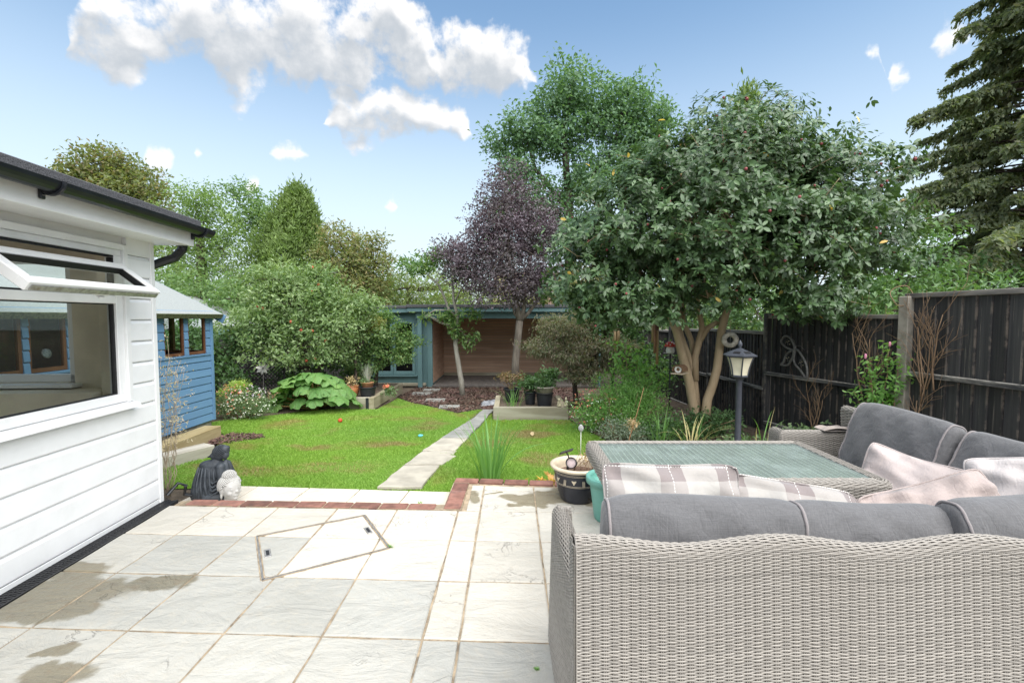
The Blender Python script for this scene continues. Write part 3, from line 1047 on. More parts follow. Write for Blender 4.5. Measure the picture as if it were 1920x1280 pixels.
M_RAIL = wood('peeling_black_rail', (.026, .027, .031), (.055, .055, .058), (.15, 1, 1), .7, .1, peel=(.45, .42, .37), peel_amt=2.1, scale=11)
M_CAP = wood('weathered_cap_rail', (.34, .315, .28), (.085, .08, .078), (.15, 1, 1), .85, .1, scale=7)
# fence boards: paint rubbed and flaking along each board's thick edge, narrow gap beside it backed by a shade-dark sheet
_t = M_FENCE.node_tree
_b = next(n for n in _t.nodes if n.type == 'BSDF_PRINCIPLED')
_src = _b.inputs['Base Color'].links[0].from_socket
_c = N(_t, 'ShaderNodeTexCoord')
_s = N(_t, 'ShaderNodeSeparateXYZ')
L(_t, _c.outputs['Object'], _s.inputs[0])
_edge = fmath(_t, 'MULTIPLY', sstep(_t, _s.outputs[0], .002, .016, 1, 0), sstep(_t, noise(_t, 5, 6, .7, worldpos(_t)), .46, .60))
L(_t, mixrgb(_t, fmath(_t, 'MULTIPLY', _edge, .5), _src, (.27, .225, .185)), _b.inputs['Base Color'])
_t = M_RAIL.node_tree
_b = next(n for n in _t.nodes if n.type == 'BSDF_PRINCIPLED')
_src = _b.inputs['Base Color'].links[0].from_socket
_g = N(_t, 'ShaderNodeNewGeometry')
_s = N(_t, 'ShaderNodeSeparateXYZ')
L(_t, _g.outputs['Normal'], _s.inputs[0])
_lich = fmath(_t, 'MULTIPLY', sstep(_t, _s.outputs[2], .3, .8), sstep(_t, noise(_t, 26, 5, .7, worldpos(_t)), .36, .58))
L(_t, mixrgb(_t, _lich, _src, (.40, .375, .33)), _b.inputs['Base Color'])
M_BRICKFAR = plain('far_brick', (.27, .14, .10), .9, .2, 4, .2, 40)
M_TILE = plain('roof_tile', (.16, .10, .08), .9, .2, 6, .4, 30)

# ---------------------------------------------------------------- white clad extension
H = thing('white_extension', 'white clad single-storey extension with black gutter and open top window', 'house', (-2.87, 3.63, 0), math.atan(.07))
YN, YF = -3.9, 0.0            # along the wall, towards / away from the camera
WY0, WY1, WZ0, WZ1 = -2.35, -.315, .885, 1.985
wl = MB()
for (a, b, c, d) in ((YN, YF, .012, WZ0), (YN, YF, WZ1, 2.12), (WY1, YF, WZ0, WZ1), (YN, WY0, WZ0, WZ1)):
    wl.box(-.05, -.012, a, b, c, d)
wl.build('wall', M_UPVC, H)
li = MB()
for (a, b, c, d) in ((YN, YF - .13, .02, WZ0), (YN, YF - .13, WZ1, 2.12), (WY1, YF - .13, WZ0, WZ1), (YN, WY0, WZ0, WZ1)):
    li.box(-.16, -.053, a, b, c, d)
EX0, EX1, EZ0, EZ1 = -1.9, -.50, 1.0, 1.97    # end window opening
for (a, b, c, d) in ((-2.5, -.05, .02, EZ0), (-2.5, -.05, EZ1, 2.12), (EX1, -.05, EZ0, EZ1), (-2.5, EX0, EZ0, EZ1)):
    li.box(a, b, -.128, -.004, c, d)
li.box(-2.6, -2.5, -.7, .0, .02, 2.12)
li.box(-2.6, -2.5, YN, -3.5, .02, 2.12)
li.box(-2.6, -2.5, -3.5, -.7, 2.02, 2.12)
li.box(-2.6, -.05, YN - .1, YN, .02, 2.12)
li.build('inner_wall', M_TAN, H)
MB().box(-2.5, -.16, YN, -.13, -.05, .03).build('floor', M_TAN, H)
MB().box(-2.6, -.05, YN, .0, 2.125, 2.16).build('ceiling', M_UPVC, H)
MB().box(-2.49, -.17, -.40, -.13, .03, .96).build('window_bench', M_TAN, H)
# end window
ef = MB()
for (a, b, c, d) in ((EX0, EX1, EZ0, EZ0 + .06), (EX0, EX1, EZ1 - .06, EZ1), (EX0, EX0 + .06, EZ0, EZ1), (EX1 - .06, EX1, EZ0, EZ1)):
    ef.cbox(a, b, -.10, -.03, c, d, .004)
e = ef.build('end_window', M_UPVC, H)
MB().add([(EX0 + .05, -.06, EZ0 + .05), (EX1 - .05, -.06, EZ0 + .05), (EX1 - .05, -.06, EZ1 - .05), (EX0 + .05, -.06, EZ1 - .05)], [(0, 1, 2, 3)]).build('pane', M_GLASS, e)
MB().cbox(EX0 - .05, EX1 + .05, -.22, -.10, EZ0 - .03, EZ0 - .002, .005).build('inner_sill', M_UPVC, H)


# cladding boards: each one a board with a lip at its foot
def board_mesh(y0, y1, name='cladding_board', p=.16):
    sec = [(-.010, .001), (.014, .004), (.017, .012), (.017, p - .026), (.006, p - .010), (.004, p - .001), (-.010, p - .001)]
    n = len(sec)
    vs = [(x, y0, z) for x, z in sec] + [(x, y1, z) for x, z in sec]
    fs = [tuple(range(n)), tuple(reversed(range(n, 2 * n)))] + [(i, n + i, n + (i + 1) % n, (i + 1) % n) for i in range(n)]
    return MB().add(vs, fs).mesh(name)


full, right_, left_ = board_mesh(YN, -.036), board_mesh(WY1 + .045, -.036), board_mesh(YN, WY0 - .05)
z = .035
while z < 2.06:
    inside = z + .16 > WZ0 - .03 and z < WZ1 + .01
    for me in ((right_, left_) if inside else (full,)):
        o = link('cladding_board', me, M_CLAD, H)
        o.location = (0, 0, z)
    z += .1605
MB().cbox(-.04, .021, -.034, .012, .0, 2.12, .004).build('corner_trim', M_UPVC, H)
MB().cbox(-.01, .014, YN, -.036, .0, .033, .003).build('starter_strip', M_UPVC, H)
# window frame, transom, mullion
wf = MB()
fw = .062
wf.cbox(-.06, .012, WY0, WY1, WZ0, WZ0 + fw, .004)
wf.cbox(-.06, .012, WY0, WY1, WZ1 - fw * .7, WZ1, .004)
wf.cbox(-.058, .0115, WY1 - fw, WY1, WZ0 + fw, WZ1 - fw * .7, .004)
wf.cbox(-.058, .0115, WY0, WY0 + fw, WZ0 + fw, WZ1 - fw * .7, .004)
wf.cbox(-.056, .011, WY0 + fw, WY1 - fw, 1.598, 1.655, .004)
wf.cbox(-.057, .0108, -1.40, -1.335, WZ0 + fw, 1.597, .004)
wf.cbox(-.057, .0108, -1.40, -1.335, 1.656, WZ1 - fw * .7, .004)
wfo = wf.build('window_frame', M_UPVC, H)
for (a, b, c, d) in ((-1.335, WY1 - fw, WZ0 + fw, 1.598), (WY0 + fw, -1.40, WZ0 + fw, 1.598), (WY0 + fw, -1.40, 1.655, WZ1 - fw * .7)):
    MB().add([(-.02, a, c), (-.02, b, c), (-.02, b, d), (-.02, a, d)], [(0, 1, 2, 3)]).build('pane', M_GLASS, wfo)
    gk = MB()
    t_ = .008
    gk.box(-.03, -.006, b - t_ * 2.2, b - .0005, c, d).box(-.03, -.006, a + .0005, a + t_, c, d)
    gk.box(-.03, -.007, a + t_, b - t_ * 2.2, c + .0005, c + t_).box(-.03, -.007, a + t_, b - t_ * 2.2, d - t_, d - .0005)
    gk.build('gasket', M_GASKET, wfo)
gk = MB()
for (a, b, c, d) in ((-1.335, WY1 - fw, 1.655, 1.667), (-1.335, WY1 - fw, WZ1 - fw * .7 - .012, WZ1 - fw * .7 - .0005), (WY1 - fw - .012, WY1 - fw - .0005, 1.667, 1.925)):
    gk.box(-.035, .004, a, b, c, d)
gk.build('gasket', M_GASKET, wfo)
tr = MB()
tr.cbox(-.01, .03, WY1, WY1 + .042, WZ0 - .005, WZ1 + .04, .004)
tr.cbox(-.01, .03, WY0 - .04, WY1 - .001, WZ1 + .0, WZ1 + .042, .004)
tr.cbox(-.01, .03, WY0 - .045, WY0, WZ0 - .005, WZ1 - .001, .004)
tr.build('window_trim', M_UPVC, H)
sl = MB()
sl.add([(x, y, z) for y in (WY0 - .05, WY1 + .05) for (x, z) in ((-.02, WZ0), (.07, WZ0 - .016), (.075, WZ0 - .045), (-.02, WZ0 - .05))],
       [(0, 1, 2, 3), (7, 6, 5, 4), (0, 4, 5, 1), (1, 5, 6, 2), (2, 6, 7, 3), (3, 7, 4, 0)])
sl.build('window_sill', M_UPVC, H)
# open top-hung vent
sash = MB()
sw0, sw1, sh = -1.31, -.345, .325
for (a, b, c, d) in ((sw0, sw1, -.058, 0), (sw0, sw1, -sh, -sh + .058), (sw0, sw0 + .058, -sh + .058, -.058), (sw1 - .058, sw1, -sh + .058, -.058)):
    sash.cbox(-.03, .03, a, b, c, d, .005)
so = sash.build('vent_sash', M_UPVC, H, loc=(.025, 0, 1.862), rot=(0, -R(52), 0))
MB().add([(.0, sw0 + .05, -sh + .05), (.0, sw1 - .05, -sh + .05), (.0, sw1 - .05, -.05), (.0, sw0 + .05, -.05)], [(0, 1, 2, 3)]).build('pane', M_GLASS, so)
gk = MB()
for (a, b, c, d) in ((sw0 + .058, sw1 - .058, -.066, -.0585), (sw0 + .058, sw1 - .058, -sh + .0585, -sh + .066), (sw0 + .0585, sw0 + .066, -sh + .066, -.066), (sw1 - .066, sw1 - .0585, -sh + .066, -.066)):
    gk.box(-.02, .02, a, b, c, d)
gk.build('gasket', M_GASKET, so)
MB().cbox(-.022, .012, sw0 + .02, sw1 - .02, -sh - .006, -sh - .0005, .002).build('lock_strip', M_STEELDULL, so)
MB().cbox(-.045, -.031, -.86, -.74, -sh + .012, -sh + .045, .004).box(-.055, -.046, -.82, -.78, -sh + .0, -sh + .03).build('handle', M_UPVC, so)
MB().tube([(-.02, -.4, 1.87), (.10, -.4, 1.80), (.18, -.4, 1.745)], .006, 6).build('friction_stay', M_STEELDULL, H)
# roof, fascia, gutter
MB().cbox(-.01, .268, YN, .10, 2.086, 2.100, .003).build('soffit', M_UPVC, H)
MB().cbox(.250, .272, YN, .105, 2.080, 2.222, .003).build('fascia', M_UPVC, H)
MB().cbox(-2.7, .2495, .085, .104, 2.087, 2.222, .003).build('end_fascia', M_UPVC, H)
rf = MB()
rf.add([(x, y, z) for y in (YN, .125) for (x, z) in ((-2.7, 2.39), (.10, 2.325), (.270, 2.308), (.318, 2.288), (.325, 2.224), (.22, 2.224), (-2.7, 2.224))],
       [tuple(range(7)), tuple(reversed(range(7, 14)))] + [(i, 7 + i, 7 + (i + 1) % 7, (i + 1) % 7) for i in range(7)])
rf.build('roof', M_FELT, H)
gr = .058
sec = [(math.cos(a) * gr, math.sin(a) * gr) for a in np.linspace(math.pi, 2 * math.pi, 10)]
sec2 = [(x * .88, z_ * .88 + .0) for x, z_ in reversed(sec)]
prof = sec + sec2
n = len(prof)
gt = MB().add([(x + .336, y, z_ + 2.222) for y in (YN, .20) for x, z_ in prof],
              [(i, n + i, n + (i + 1) % n, (i + 1) % n) for i in range(n)] + [tuple(range(n)), tuple(reversed(range(n, 2 * n)))])
gto = gt.build('gutter', M_GUTTER, H, smooth=False)
M_ = M_GUTTER
for y in (-2.4, -1.20, .075):
    bk = MB()
    pr_ = [(math.cos(a) * (gr + .008) + .336, math.sin(a) * (gr + .008) + 2.222) for a in np.linspace(math.pi * 1.02, 2 * math.pi, 12)]
    bk.tube([(.274, y, 2.14), (.29, y, 2.152)] + [(x, y, z_) for x, z_ in pr_], .011, 6)
    bk.cbox(.273, .292, y - .014, y + .014, 2.13, 2.22, .004)
    bk.build('gutter_bracket', M_, gto)
MB().tube([(.17, .16, 2.2), (.15, .15, 2.06), (.10, .13, 1.99), (.0, .09, 1.94), (-.07, .06, 1.9), (-.09, .06, 1.8), (-.09, .06, 1.2), (-.09, .06, .0)], .036, 10).build('downpipe', M_GUTTER, H)
MB().tube([(.0, .08, .02), (.05, .14, .10), (.10, .16, .07), (.06, .20, -.02), (.2, .3, -.09), (.1, .42, -.1)], .014, 8).build('drain_hose', M_GUTTER, H)

# ---------------------------------------------------------------- blue shed
S = thing('blue_shed', 'blue painted timber shed with pale felt roof and brown framed windows', 'shed', (-4.75, 4.0, -.12))
SL, SW, SEV = 3.15, 2.4, 1.70       # length, width, eaves height above its floor
wins = [(.03, .38), (.44, .82), (2.17, 2.55), (2.63, 3.01)]
SZ0, SZ1 = 1.07, 1.64


def lap(y0, y1, p=.118):
    sec = [(-.012, .001), (.016, .003), (.019, .010), (.012, p - .022), (.002, p - .001), (-.012, p - .001)]
    n = len(sec)
    vs = [(x, y0, z) for x, z in sec] + [(x, y1, z) for x, z in sec]
    return MB().add(vs, [tuple(range(n)), tuple(reversed(range(n, 2 * n)))] + [(i, n + i, n + (i + 1) % n, (i + 1) % n) for i in range(n)]).mesh('board')


segs_full = [lap(0, SL)]
edges = [0] + [v for w_ in wins for v in w_] + [SL]
segs_win = [lap(edges[i], edges[i + 1]) for i in range(0, len(edges), 2)]
z = 0.0
while z < SEV - .05:
    for me in (segs_win if (z + .06 > SZ0 and z + .06 < SZ1) else segs_full):
        o = link('board', me, M_SHED, S)
        o.location = (0, 0, z)
    z += .118
# the other walls
sw_ = MB()
sw_.box(-SW, -.03, 0, .03, 0, SEV)
sw_.box(-SW, -SW + .03, .03, SL, 0, SEV)
GX0, GX1 = -1.15, -.06
for (a, b, c, d) in ((-SW + .03, -.03, 0, SZ0), (-SW + .03, -.03, SZ1, SEV), (-SW + .03, GX0, SZ0, SZ1), (GX1, -.03, SZ0, SZ1)):
    sw_.box(a, b, SL - .03, SL - .001, c, d)
sw_.build('wall', M_SHED, S)
for y in (0, SL):
    MB().prism([(0, 0), (1, 0), (1, 1)], 0, 0) if False else None
    yy = .0 if y == 0 else SL - .03
    MB().add([(-SW, yy, SEV), (0, yy, SEV), (-SW / 2, yy, SEV + .60), (-SW, yy + .03, SEV), (0, yy + .03, SEV), (-SW / 2, yy + .03, SEV + .60)],
             [(0, 1, 2), (5, 4, 3), (0, 3, 4, 1), (1, 4, 5, 2), (2, 5, 3, 0)]).build('gable', M_SHED, S)
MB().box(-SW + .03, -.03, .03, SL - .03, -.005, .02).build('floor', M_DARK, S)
for (a, b) in wins:
    f = MB()
    for (c, d, e0, e1) in ((a, b, SZ0, SZ0 + .04), (a, b, SZ1 - .03, SZ1), (a, a + .025, SZ0 + .04, SZ1 - .03), (b - .032, b, SZ0 + .04, SZ1 - .03)):
        f.box(-.03, .004, c, d, e0, e1)
    fo = f.build('window', M_SHEDFRAME, S)
    MB().add([(-.012, a + .02, SZ0 + .03), (-.012, b - .02, SZ0 + .03), (-.012, b - .02, SZ1 - .02), (-.012, a + .02, SZ1 - .02)], [(0, 1, 2, 3)]).build('pane', M_GLASS, fo)
f = MB()
for (c, d, e0, e1) in ((GX0, GX1, SZ0, SZ0 + .04), (GX0, GX1, SZ1 - .04, SZ1), (GX0, GX0 + .04, SZ0 + .04, SZ1 - .04), (GX1 - .04, GX1, SZ0 + .04, SZ1 - .04), (-.63, -.57, SZ0 + .04, SZ1 - .04)):
    f.box(c, d, SL - .045, SL + .004, e0, e1)
f.build('window', M_SHEDFRAME, S)
MB().cbox(-.02, .028, SL - .045, SL + .012, 0, SEV, .004).build('corner_board', M_SHED, S)
MB().cbox(.0, .03, .0, SL - .05, SZ0 - .035, SZ0 - .006, .004).build('window_ledge', M_SHED, S)
pitch = math.atan2(.60, SW / 2)
for sgn in (1, -1):
    run = (SW / 2 + .13) / math.cos(pitch)
    M = Matrix.Translation((-SW / 2, 0, SEV + .615)) @ Matrix.Rotation(sgn * pitch, 4, 'Y')
    r = MB().box(0 if sgn > 0 else -run, run if sgn > 0 else 0, -.10, SL + .10, 0, .022, M)
    ro = r.build('roof_slope', M_GREYFELT, S)
    if sgn > 0:
        MB().box(run - .004, run + .008, -.10, SL + .10, -.045, .0225, M).build('eaves_edge', M_MOSS, ro)
MB().cbox(.0, .05, .0, SL, SEV - .045, SEV + .02, .005).build('fascia', M_SHED, S)
M = Matrix.Translation((-SW / 2, 0, SEV + .585)) @ Matrix.Rotation(pitch, 4, 'Y')
MB().box(0, (SW / 2 + .16) / math.cos(pitch), SL + .10, SL + .118, -.085, .045, M).build('barge_board', M_SHED, S)
MB().box(-SW, -.03, .02, SL - .02, -.20, -.003).build('base', M_CONC, S)
pm_ = thing('china_plate', 'round pale patterned plate standing in the dark shed window', 'plate', (-4.80, 4.66, 1.13))
MB().lathe([(.001, .01), (.035, .008), (.05, .0), (.052, .004), (.036, .014), (.001, .016)], 20, M=Matrix.Rotation(R(80), 4, 'Y')).build('plate_body', plain('plate_glaze', (.55, .56, .6), .3, .35, 60, 0), pm_, True)

# sleepers that make the shed step
o = MB().cbox(-.12, .12, -1.95, 0, -.19, 0, .006).build('timber_sleeper', M_TIMBERY, loc=(-4.37, 6.55, -.075))
tag(o, 'yellowish timber sleeper lying along the foot of the blue shed', 'sleeper')
o = MB().cbox(-.11, .11, -1.5, 0, -.15, 0, .006).build('timber_sleeper', M_TIMBERY, loc=(-3.72, 5.50, -.05), rot=(0, 0, -.46))
tag(o, 'grey-white weathered timber sleeper nearest the dark statue', 'sleeper')
o.data.materials.clear()
o.data.materials.append(wood('bleached_sleeper', (.52, .49, .42), (.36, .33, .27), (1, .10, 1), .9, .05, scale=9))

# ---------------------------------------------------------------- summerhouse
U = thing('summerhouse', 'blue-grey flat-roofed summerhouse with glazed doors and open boarded bay', 'summerhouse', (0, 13.0, -.46))
FX0, FX1, BD = -2.34, 2.5, 2.35
fl = MB()
x = FX0 + .03
while x < FX1:
    MB().cbox(x, x + .118, .0, BD, -.05, .0, .003).build('deck_board', M_DECK, U)
    x += .121
MB().box(-4.25, FX1, .1, BD, -.4, -.055).build('base', M_CONC, U)
p = .095
me = MB().cbox(FX0, FX1, -.01, .01, 0, p - .006, .003).mesh('back_board')
me2 = MB().cbox(-.01, .01, .22, BD - .02, 0, p - .006, .003).mesh('side_board')
for k in range(20):
    o = link('back_board', me, M_CEDAR, U)
    o.location = (0, BD, .03 + k * p)
    for xx in (FX0 + .012, FX1 - .012):
        o = link('side_board', me2, M_CEDAR, U)
        o.location = (xx, 0, .03 + k * p)
MB().box(-4.25, FX1 + .05, BD + .012, BD + .05, -.05, 2.1).build('rear_wall', M_TEAL, U)
MB().box(FX0 - .05, FX0 - .002, .21, BD, -.05, 1.96).build('partition', M_TEAL, U)
MB().box(FX1 + .002, FX1 + .05, .0, BD, -.05, 1.96).build('side_wall', M_TEAL, U)
MB().box(FX0, FX1, .02, BD, 1.955, 1.985).build('ceiling', M_CEDAR, U)
MB().box(FX0 + .03, FX1, BD - .05, BD - .012, .0, .10).build('skirting', M_TIMBERX, U)
MB().cbox(-2.70, -2.58, -.06, .06, -.1, 1.93, .006).build('post', M_TEAL, U)
MB().cbox(-2.46, -2.31, .12, .20, -.08, 1.93, .006).build('post', M_TEAL, U)
MB().cbox(-2.75, FX1 + .05, -.05, .05, 1.931, 2.13, .005).build('beam', M_TEAL, U)
MB().cbox(-2.95, FX1 + .25, -.20, -.17, 2.12, 2.235, .004).build('fascia', M_TEAL, U)
MB().cbox(-4.55, -2.955, -.12, -.09, 2.10, 2.215, .004).build('fascia', M_TEAL, U)
MB().cbox(-2.98, FX1 + .3, -.235, BD + .2, 2.236, 2.325, .01).build('roof', M_FELT, U)
MB().cbox(-4.6, -2.985, -.15, BD + .2, 2.216, 2.30, .01).build('roof', M_FELT, U)
# glazed room
MB().box(-4.25, -4.19, .20, BD, -.05, 2.1).build('side_wall', M_TEAL, U)
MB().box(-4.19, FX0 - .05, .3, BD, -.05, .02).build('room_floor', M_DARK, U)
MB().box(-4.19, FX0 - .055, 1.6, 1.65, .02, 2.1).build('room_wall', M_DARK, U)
rw = MB()
rw.box(-4.25, -2.42, .16, .20, 1.86, 2.1).box(-4.25, -2.42, .16, .20, -.05, .30).box(-4.25, -4.08, .16, .20, .30, 1.86).box(-2.82, -2.42, .16, .20, .30, 1.86)
rw.build('front_wall', M_TEAL, U)
MB().cbox(-4.15, -2.75, .06, .155, .25, .285, .004).build('door_sill', M_TEAL, U)
MB().cbox(-4.4, -2.5, .0, .5, -.02, .06, .01).build('doorstep', M_TIMBERX, U)
for (a, b) in ((-4.08, -3.455), (-3.448, -2.82)):
    d = MB()
    for (c, e_, g0, g1) in ((a, b, .30, .40), (a, b, 1.78, 1.86), (a, a + .075, .40, 1.78), (b - .075, b, .40, 1.78)):
        d.cbox(c, e_, .13, .19, g0, g1, .004)
    do = d.build('door', M_TEAL, U)
    MB().add([(a + .07, .155, .39), (b - .07, .155, .39), (b - .07, .155, 1.79), (a + .07, .155, 1.79)], [(0, 1, 2, 3)]).build('pane', M_GLASS, do)
    MB().cbox(b - .05, b - .03, .10, .13, 1.0, 1.12, .003).build('handle', M_STEELDULL, do)

# ---------------------------------------------------------------- black fence down the right side
FP = [(4.66, 3.22, 1.78), (4.45, 5.10, 1.76), (3.94, 6.95, 1.535), (3.87, 8.80, 1.285), (3.74, 10.6, 1.26), (3.66, 12.4, 1.2), (3.6, 14.2, 1.15)]
flab = ['black fence panel nearest the camera, behind the grey sofa cushions',
        'black fence panel with the metal butterfly, beyond the concrete post',
        'black fence panel behind the lamp post and the camellia trunks',
        'black fence panel behind the mushroom feeder and the climbing rose',
        'black fence panel behind the leafy border near the wind chimes',
        'black fence panel at the far end, behind the bronze maple']
for i in range(6):
    (x0, y0, _), (x1, y1, _) = FP[i], FP[i + 1]
    ztop = FP[i + 1][2] if i else 1.765
    Ln = math.hypot(x1 - x0, y1 - y0)
    ang = math.atan2(y1 - y0, x1 - x0)
    fnc = thing('boundary_fence', flab[i], 'fence', (x0, y0, ztop), ang, 'black boundary fence bays')
    # local x runs along the panel, +y faces the garden (left of travel)
    a0, a1 = .06, Ln - .06
    pw = .122 if i == 0 else .088
    nb = int((a1 - a0) / pw)
    pw = (a1 - a0) / nb
    hb = 1.84
    # feather-edge board: thick on one edge, overlapping the next
    bme = MB().add([(0, -.004, -hb), (0, .024, -hb), (pw - .004, .006, -hb), (pw - .004, -.004, -hb), (0, -.004, -.05), (0, .024, -.05), (pw - .004, .006, -.05), (pw - .004, -.004, -.05)],
                   [(0, 1, 2, 3), (7, 6, 5, 4), (0, 4, 5, 1), (1, 5, 6, 2), (2, 6, 7, 3), (3, 7, 4, 0)]).mesh('fence_board')
    for k in range(nb):
        o = link('fence_board', bme, M_FENCE, fnc)
        o.location = (a0 + k * pw, random.uniform(-.002, .002), random.uniform(-.004, .004))
    MB().box(a0, a1, -.016, -.006, -hb, -.06).build('gap_shade_sheet', M_DARK, fnc)  # added black sheet, painted shade for the lines between boards
    for (zz, hh, dd) in ((0, .052, .062), (-.86, .052, .058), (-1.62, .055, .058)):
        nm = 'top_rail' if zz == 0 else 'cross_rail'
        rl = MB()
        rl.cbox(0 if zz else -.01, Ln if zz else Ln + .01, .026 if zz else -.03, .022 + dd if zz else .05, zz - hh, zz, .005)
        rl.build(nm, M_RAIL if zz else M_CAP, fnc)
    for xx in (.022, Ln - .022):
        MB().cbox(xx - .022, xx + .022, .026, .062, -hb, -.053, .004).build('batten', M_FENCE, fnc)
post_l = ['grey lichened concrete fence post between the two nearest black panels', 'black fence post left of the metal butterfly', 'black fence post behind the camellia trunks', 'black fence post behind the mushroom feeder', 'black fence post near the far wind chimes']
for i in range(1, 6):
    x, y, zt = FP[i]
    if i == 1:
        o = MB().cbox(-.06, .06, -.055, .055, -2.1, 0, .008).build('concrete_post', M_CONC, loc=(x - .03, y - .02, 1.735), rot=(0, 0, .2))
    else:
        o = MB().cbox(-.045, .045, -.045, .045, -2.1, 0, .006).build('fence_post', M_FENCE, loc=(x - .02, y, zt + .03))
    tag(o, post_l[i - 1], 'post', 'fence posts')

# ---------------------------------------------------------------- dark fence and trellis on the left side
lf = thing('dark_trellis', 'dark lattice trellis half hidden behind the shrubs by the blue shed', 'trellis', (-6.35, 10.2, -.4))
for k in range(20):
    for s in (1, -1):
        x = k * .085 - .4
        pts = []
        # each lath clipped to the panel
        h = 1.35
        ax, az_ = (x, 0.0)
        bx, bz = x + s * h, h
        if s < 0:
            ax += h * .3
            bx += h * .3
        t0, t1 = 0.0, 1.0
        dx = bx - ax
        for lim, sgn in ((0.0, 1), (1.2, -1)):
            va, vb = sgn * (ax - lim), sgn * (bx - lim)
            if va < 0 and vb < 0:
                t1 = -1
            elif va < 0:
                t0 = max(t0, va / (va - vb))
            elif vb < 0:
                t1 = min(t1, va / (va - vb))
        if t1 - t0 < .05:
            continue
        MB().tube([(ax + dx * t0, .01 * s, h * t0), (ax + dx * t1, .01 * s, h * t1)], .012, 4).build('lath', M_FENCE, lf)
for (a, b) in (((0, 0, 0), (0, 0, 1.4)), ((1.2, 0, 0), (1.2, 0, 1.4)), ((0, 0, 1.38), (1.2, 0, 1.38)), ((0, 0, .02), (1.2, 0, .02))):
    MB().tube([a, b], .025, 4).build('frame_bar', M_FENCE, lf)
bf = thing('dark_fence', 'dark stained board fence in the shade behind the apple tree', 'fence', (-8.2, 12.9, -.55))
for k in range(34):
    MB().cbox(k * .12, k * .12 + .112, -.01, .01, 0, 1.55, .003).build('fence_board', M_FENCE, bf) if k == 0 else None
    if k == 0:
        bme = bf.children[0].data
    else:
        o = link('fence_board', bme, M_FENCE, bf)
        o.location = (k * .12, 0, random.uniform(-.01, .01))
for zz in (.3, 1.3):
    MB().box(0, 4.05, -.05, -.012, zz, zz + .07).build('cross_rail', M_FENCE, bf)
lf2 = thing('side_fence', 'dark boundary fence running along the left side behind the shed', 'fence', (-7.6, 6.0, -.35))
for k in range(58):
    if k == 0:
        o = MB().cbox(-.01, .01, 0, .112, 0, 1.6, .003).build('fence_board', M_FENCE, lf2)
        bme = o.data
    else:
        o = link('fence_board', bme, M_FENCE, lf2)
        o.location = (0, k * .12, random.uniform(-.01, .01))

# ---------------------------------------------------------------- neighbours
nb_ = thing('neighbour_outbuilding', 'pale grey roof of a neighbouring outbuilding beyond the shed', 'outbuilding', (-11.5, 11.0, -.6))
MB().box(0, 3.4, 0, 3.0, 0, 1.85).build('wall', M_BRICKFAR, nb_)
MB().add([(-.2, -.2, 2.75), (1.6, -.2, 2.75), (3.9, -.2, 1.78), (-.2, 3.2, 2.75), (1.6, 3.2, 2.75), (3.9, 3.2, 1.78), (3.9, -.2, 1.7), (3.9, 3.2, 1.7), (-.2, -.2, 1.7), (-.2, 3.2, 1.7)],
         [(0, 3, 4, 1), (1, 4, 5, 2), (2, 5, 7, 6), (0, 1, 2, 6, 8), (3, 9, 7, 5, 4)]).build('roof', M_GREYFELT, nb_)
MB().box(3.86, 3.95, -.25, 3.25, 1.66, 1.80).build('gutter', plain('pale_green_gutter', (.25, .42, .40), .5, .1), nb_)
dh = thing('neighbour_house', 'brick house with white windows glimpsed far behind the purple tree', 'house', (-1.2, 36, -2.2))
MB().box(0, 6.5, 0, 7, 0, 4.8).build('wall', M_BRICKFAR, dh)
MB().add([(-.3, -.4, 4.7), (6.8, -.4, 4.7), (6.8, 3.5, 7.6), (-.3, 3.5, 7.6), (-.3, 7.4, 4.7), (6.8, 7.4, 4.7)], [(0, 1, 2, 3), (3, 2, 5, 4), (0, 3, 4), (1, 5, 2)]).build('roof', M_TILE, dh)
for (x, z) in ((1.7, 2.4), (4.3, 2.4), (1.0, .5), (4.3, .5)):
    wv_ = MB()
    for (a, b, c, d) in ((0, 1.3, 0, .1), (0, 1.3, 1.1, 1.2), (0, .1, .1, 1.1), (1.2, 1.3, .1, 1.1), (.6, .7, .1, 1.1)):
        wv_.box(x + a, x + b, -.06, .01, z + c, z + d)
    wo_ = wv_.build('window', M_UPVC, dh)
    MB().box(x + .1, x + 1.2, -.02, -.005, z + .1, z + 1.1).build('pane', M_DARK, wo_)

# ================================================================== TREES AND SHRUBS
def unit(v):
    return v / np.maximum(np.linalg.norm(v, axis=-1, keepdims=True), 1e-9)


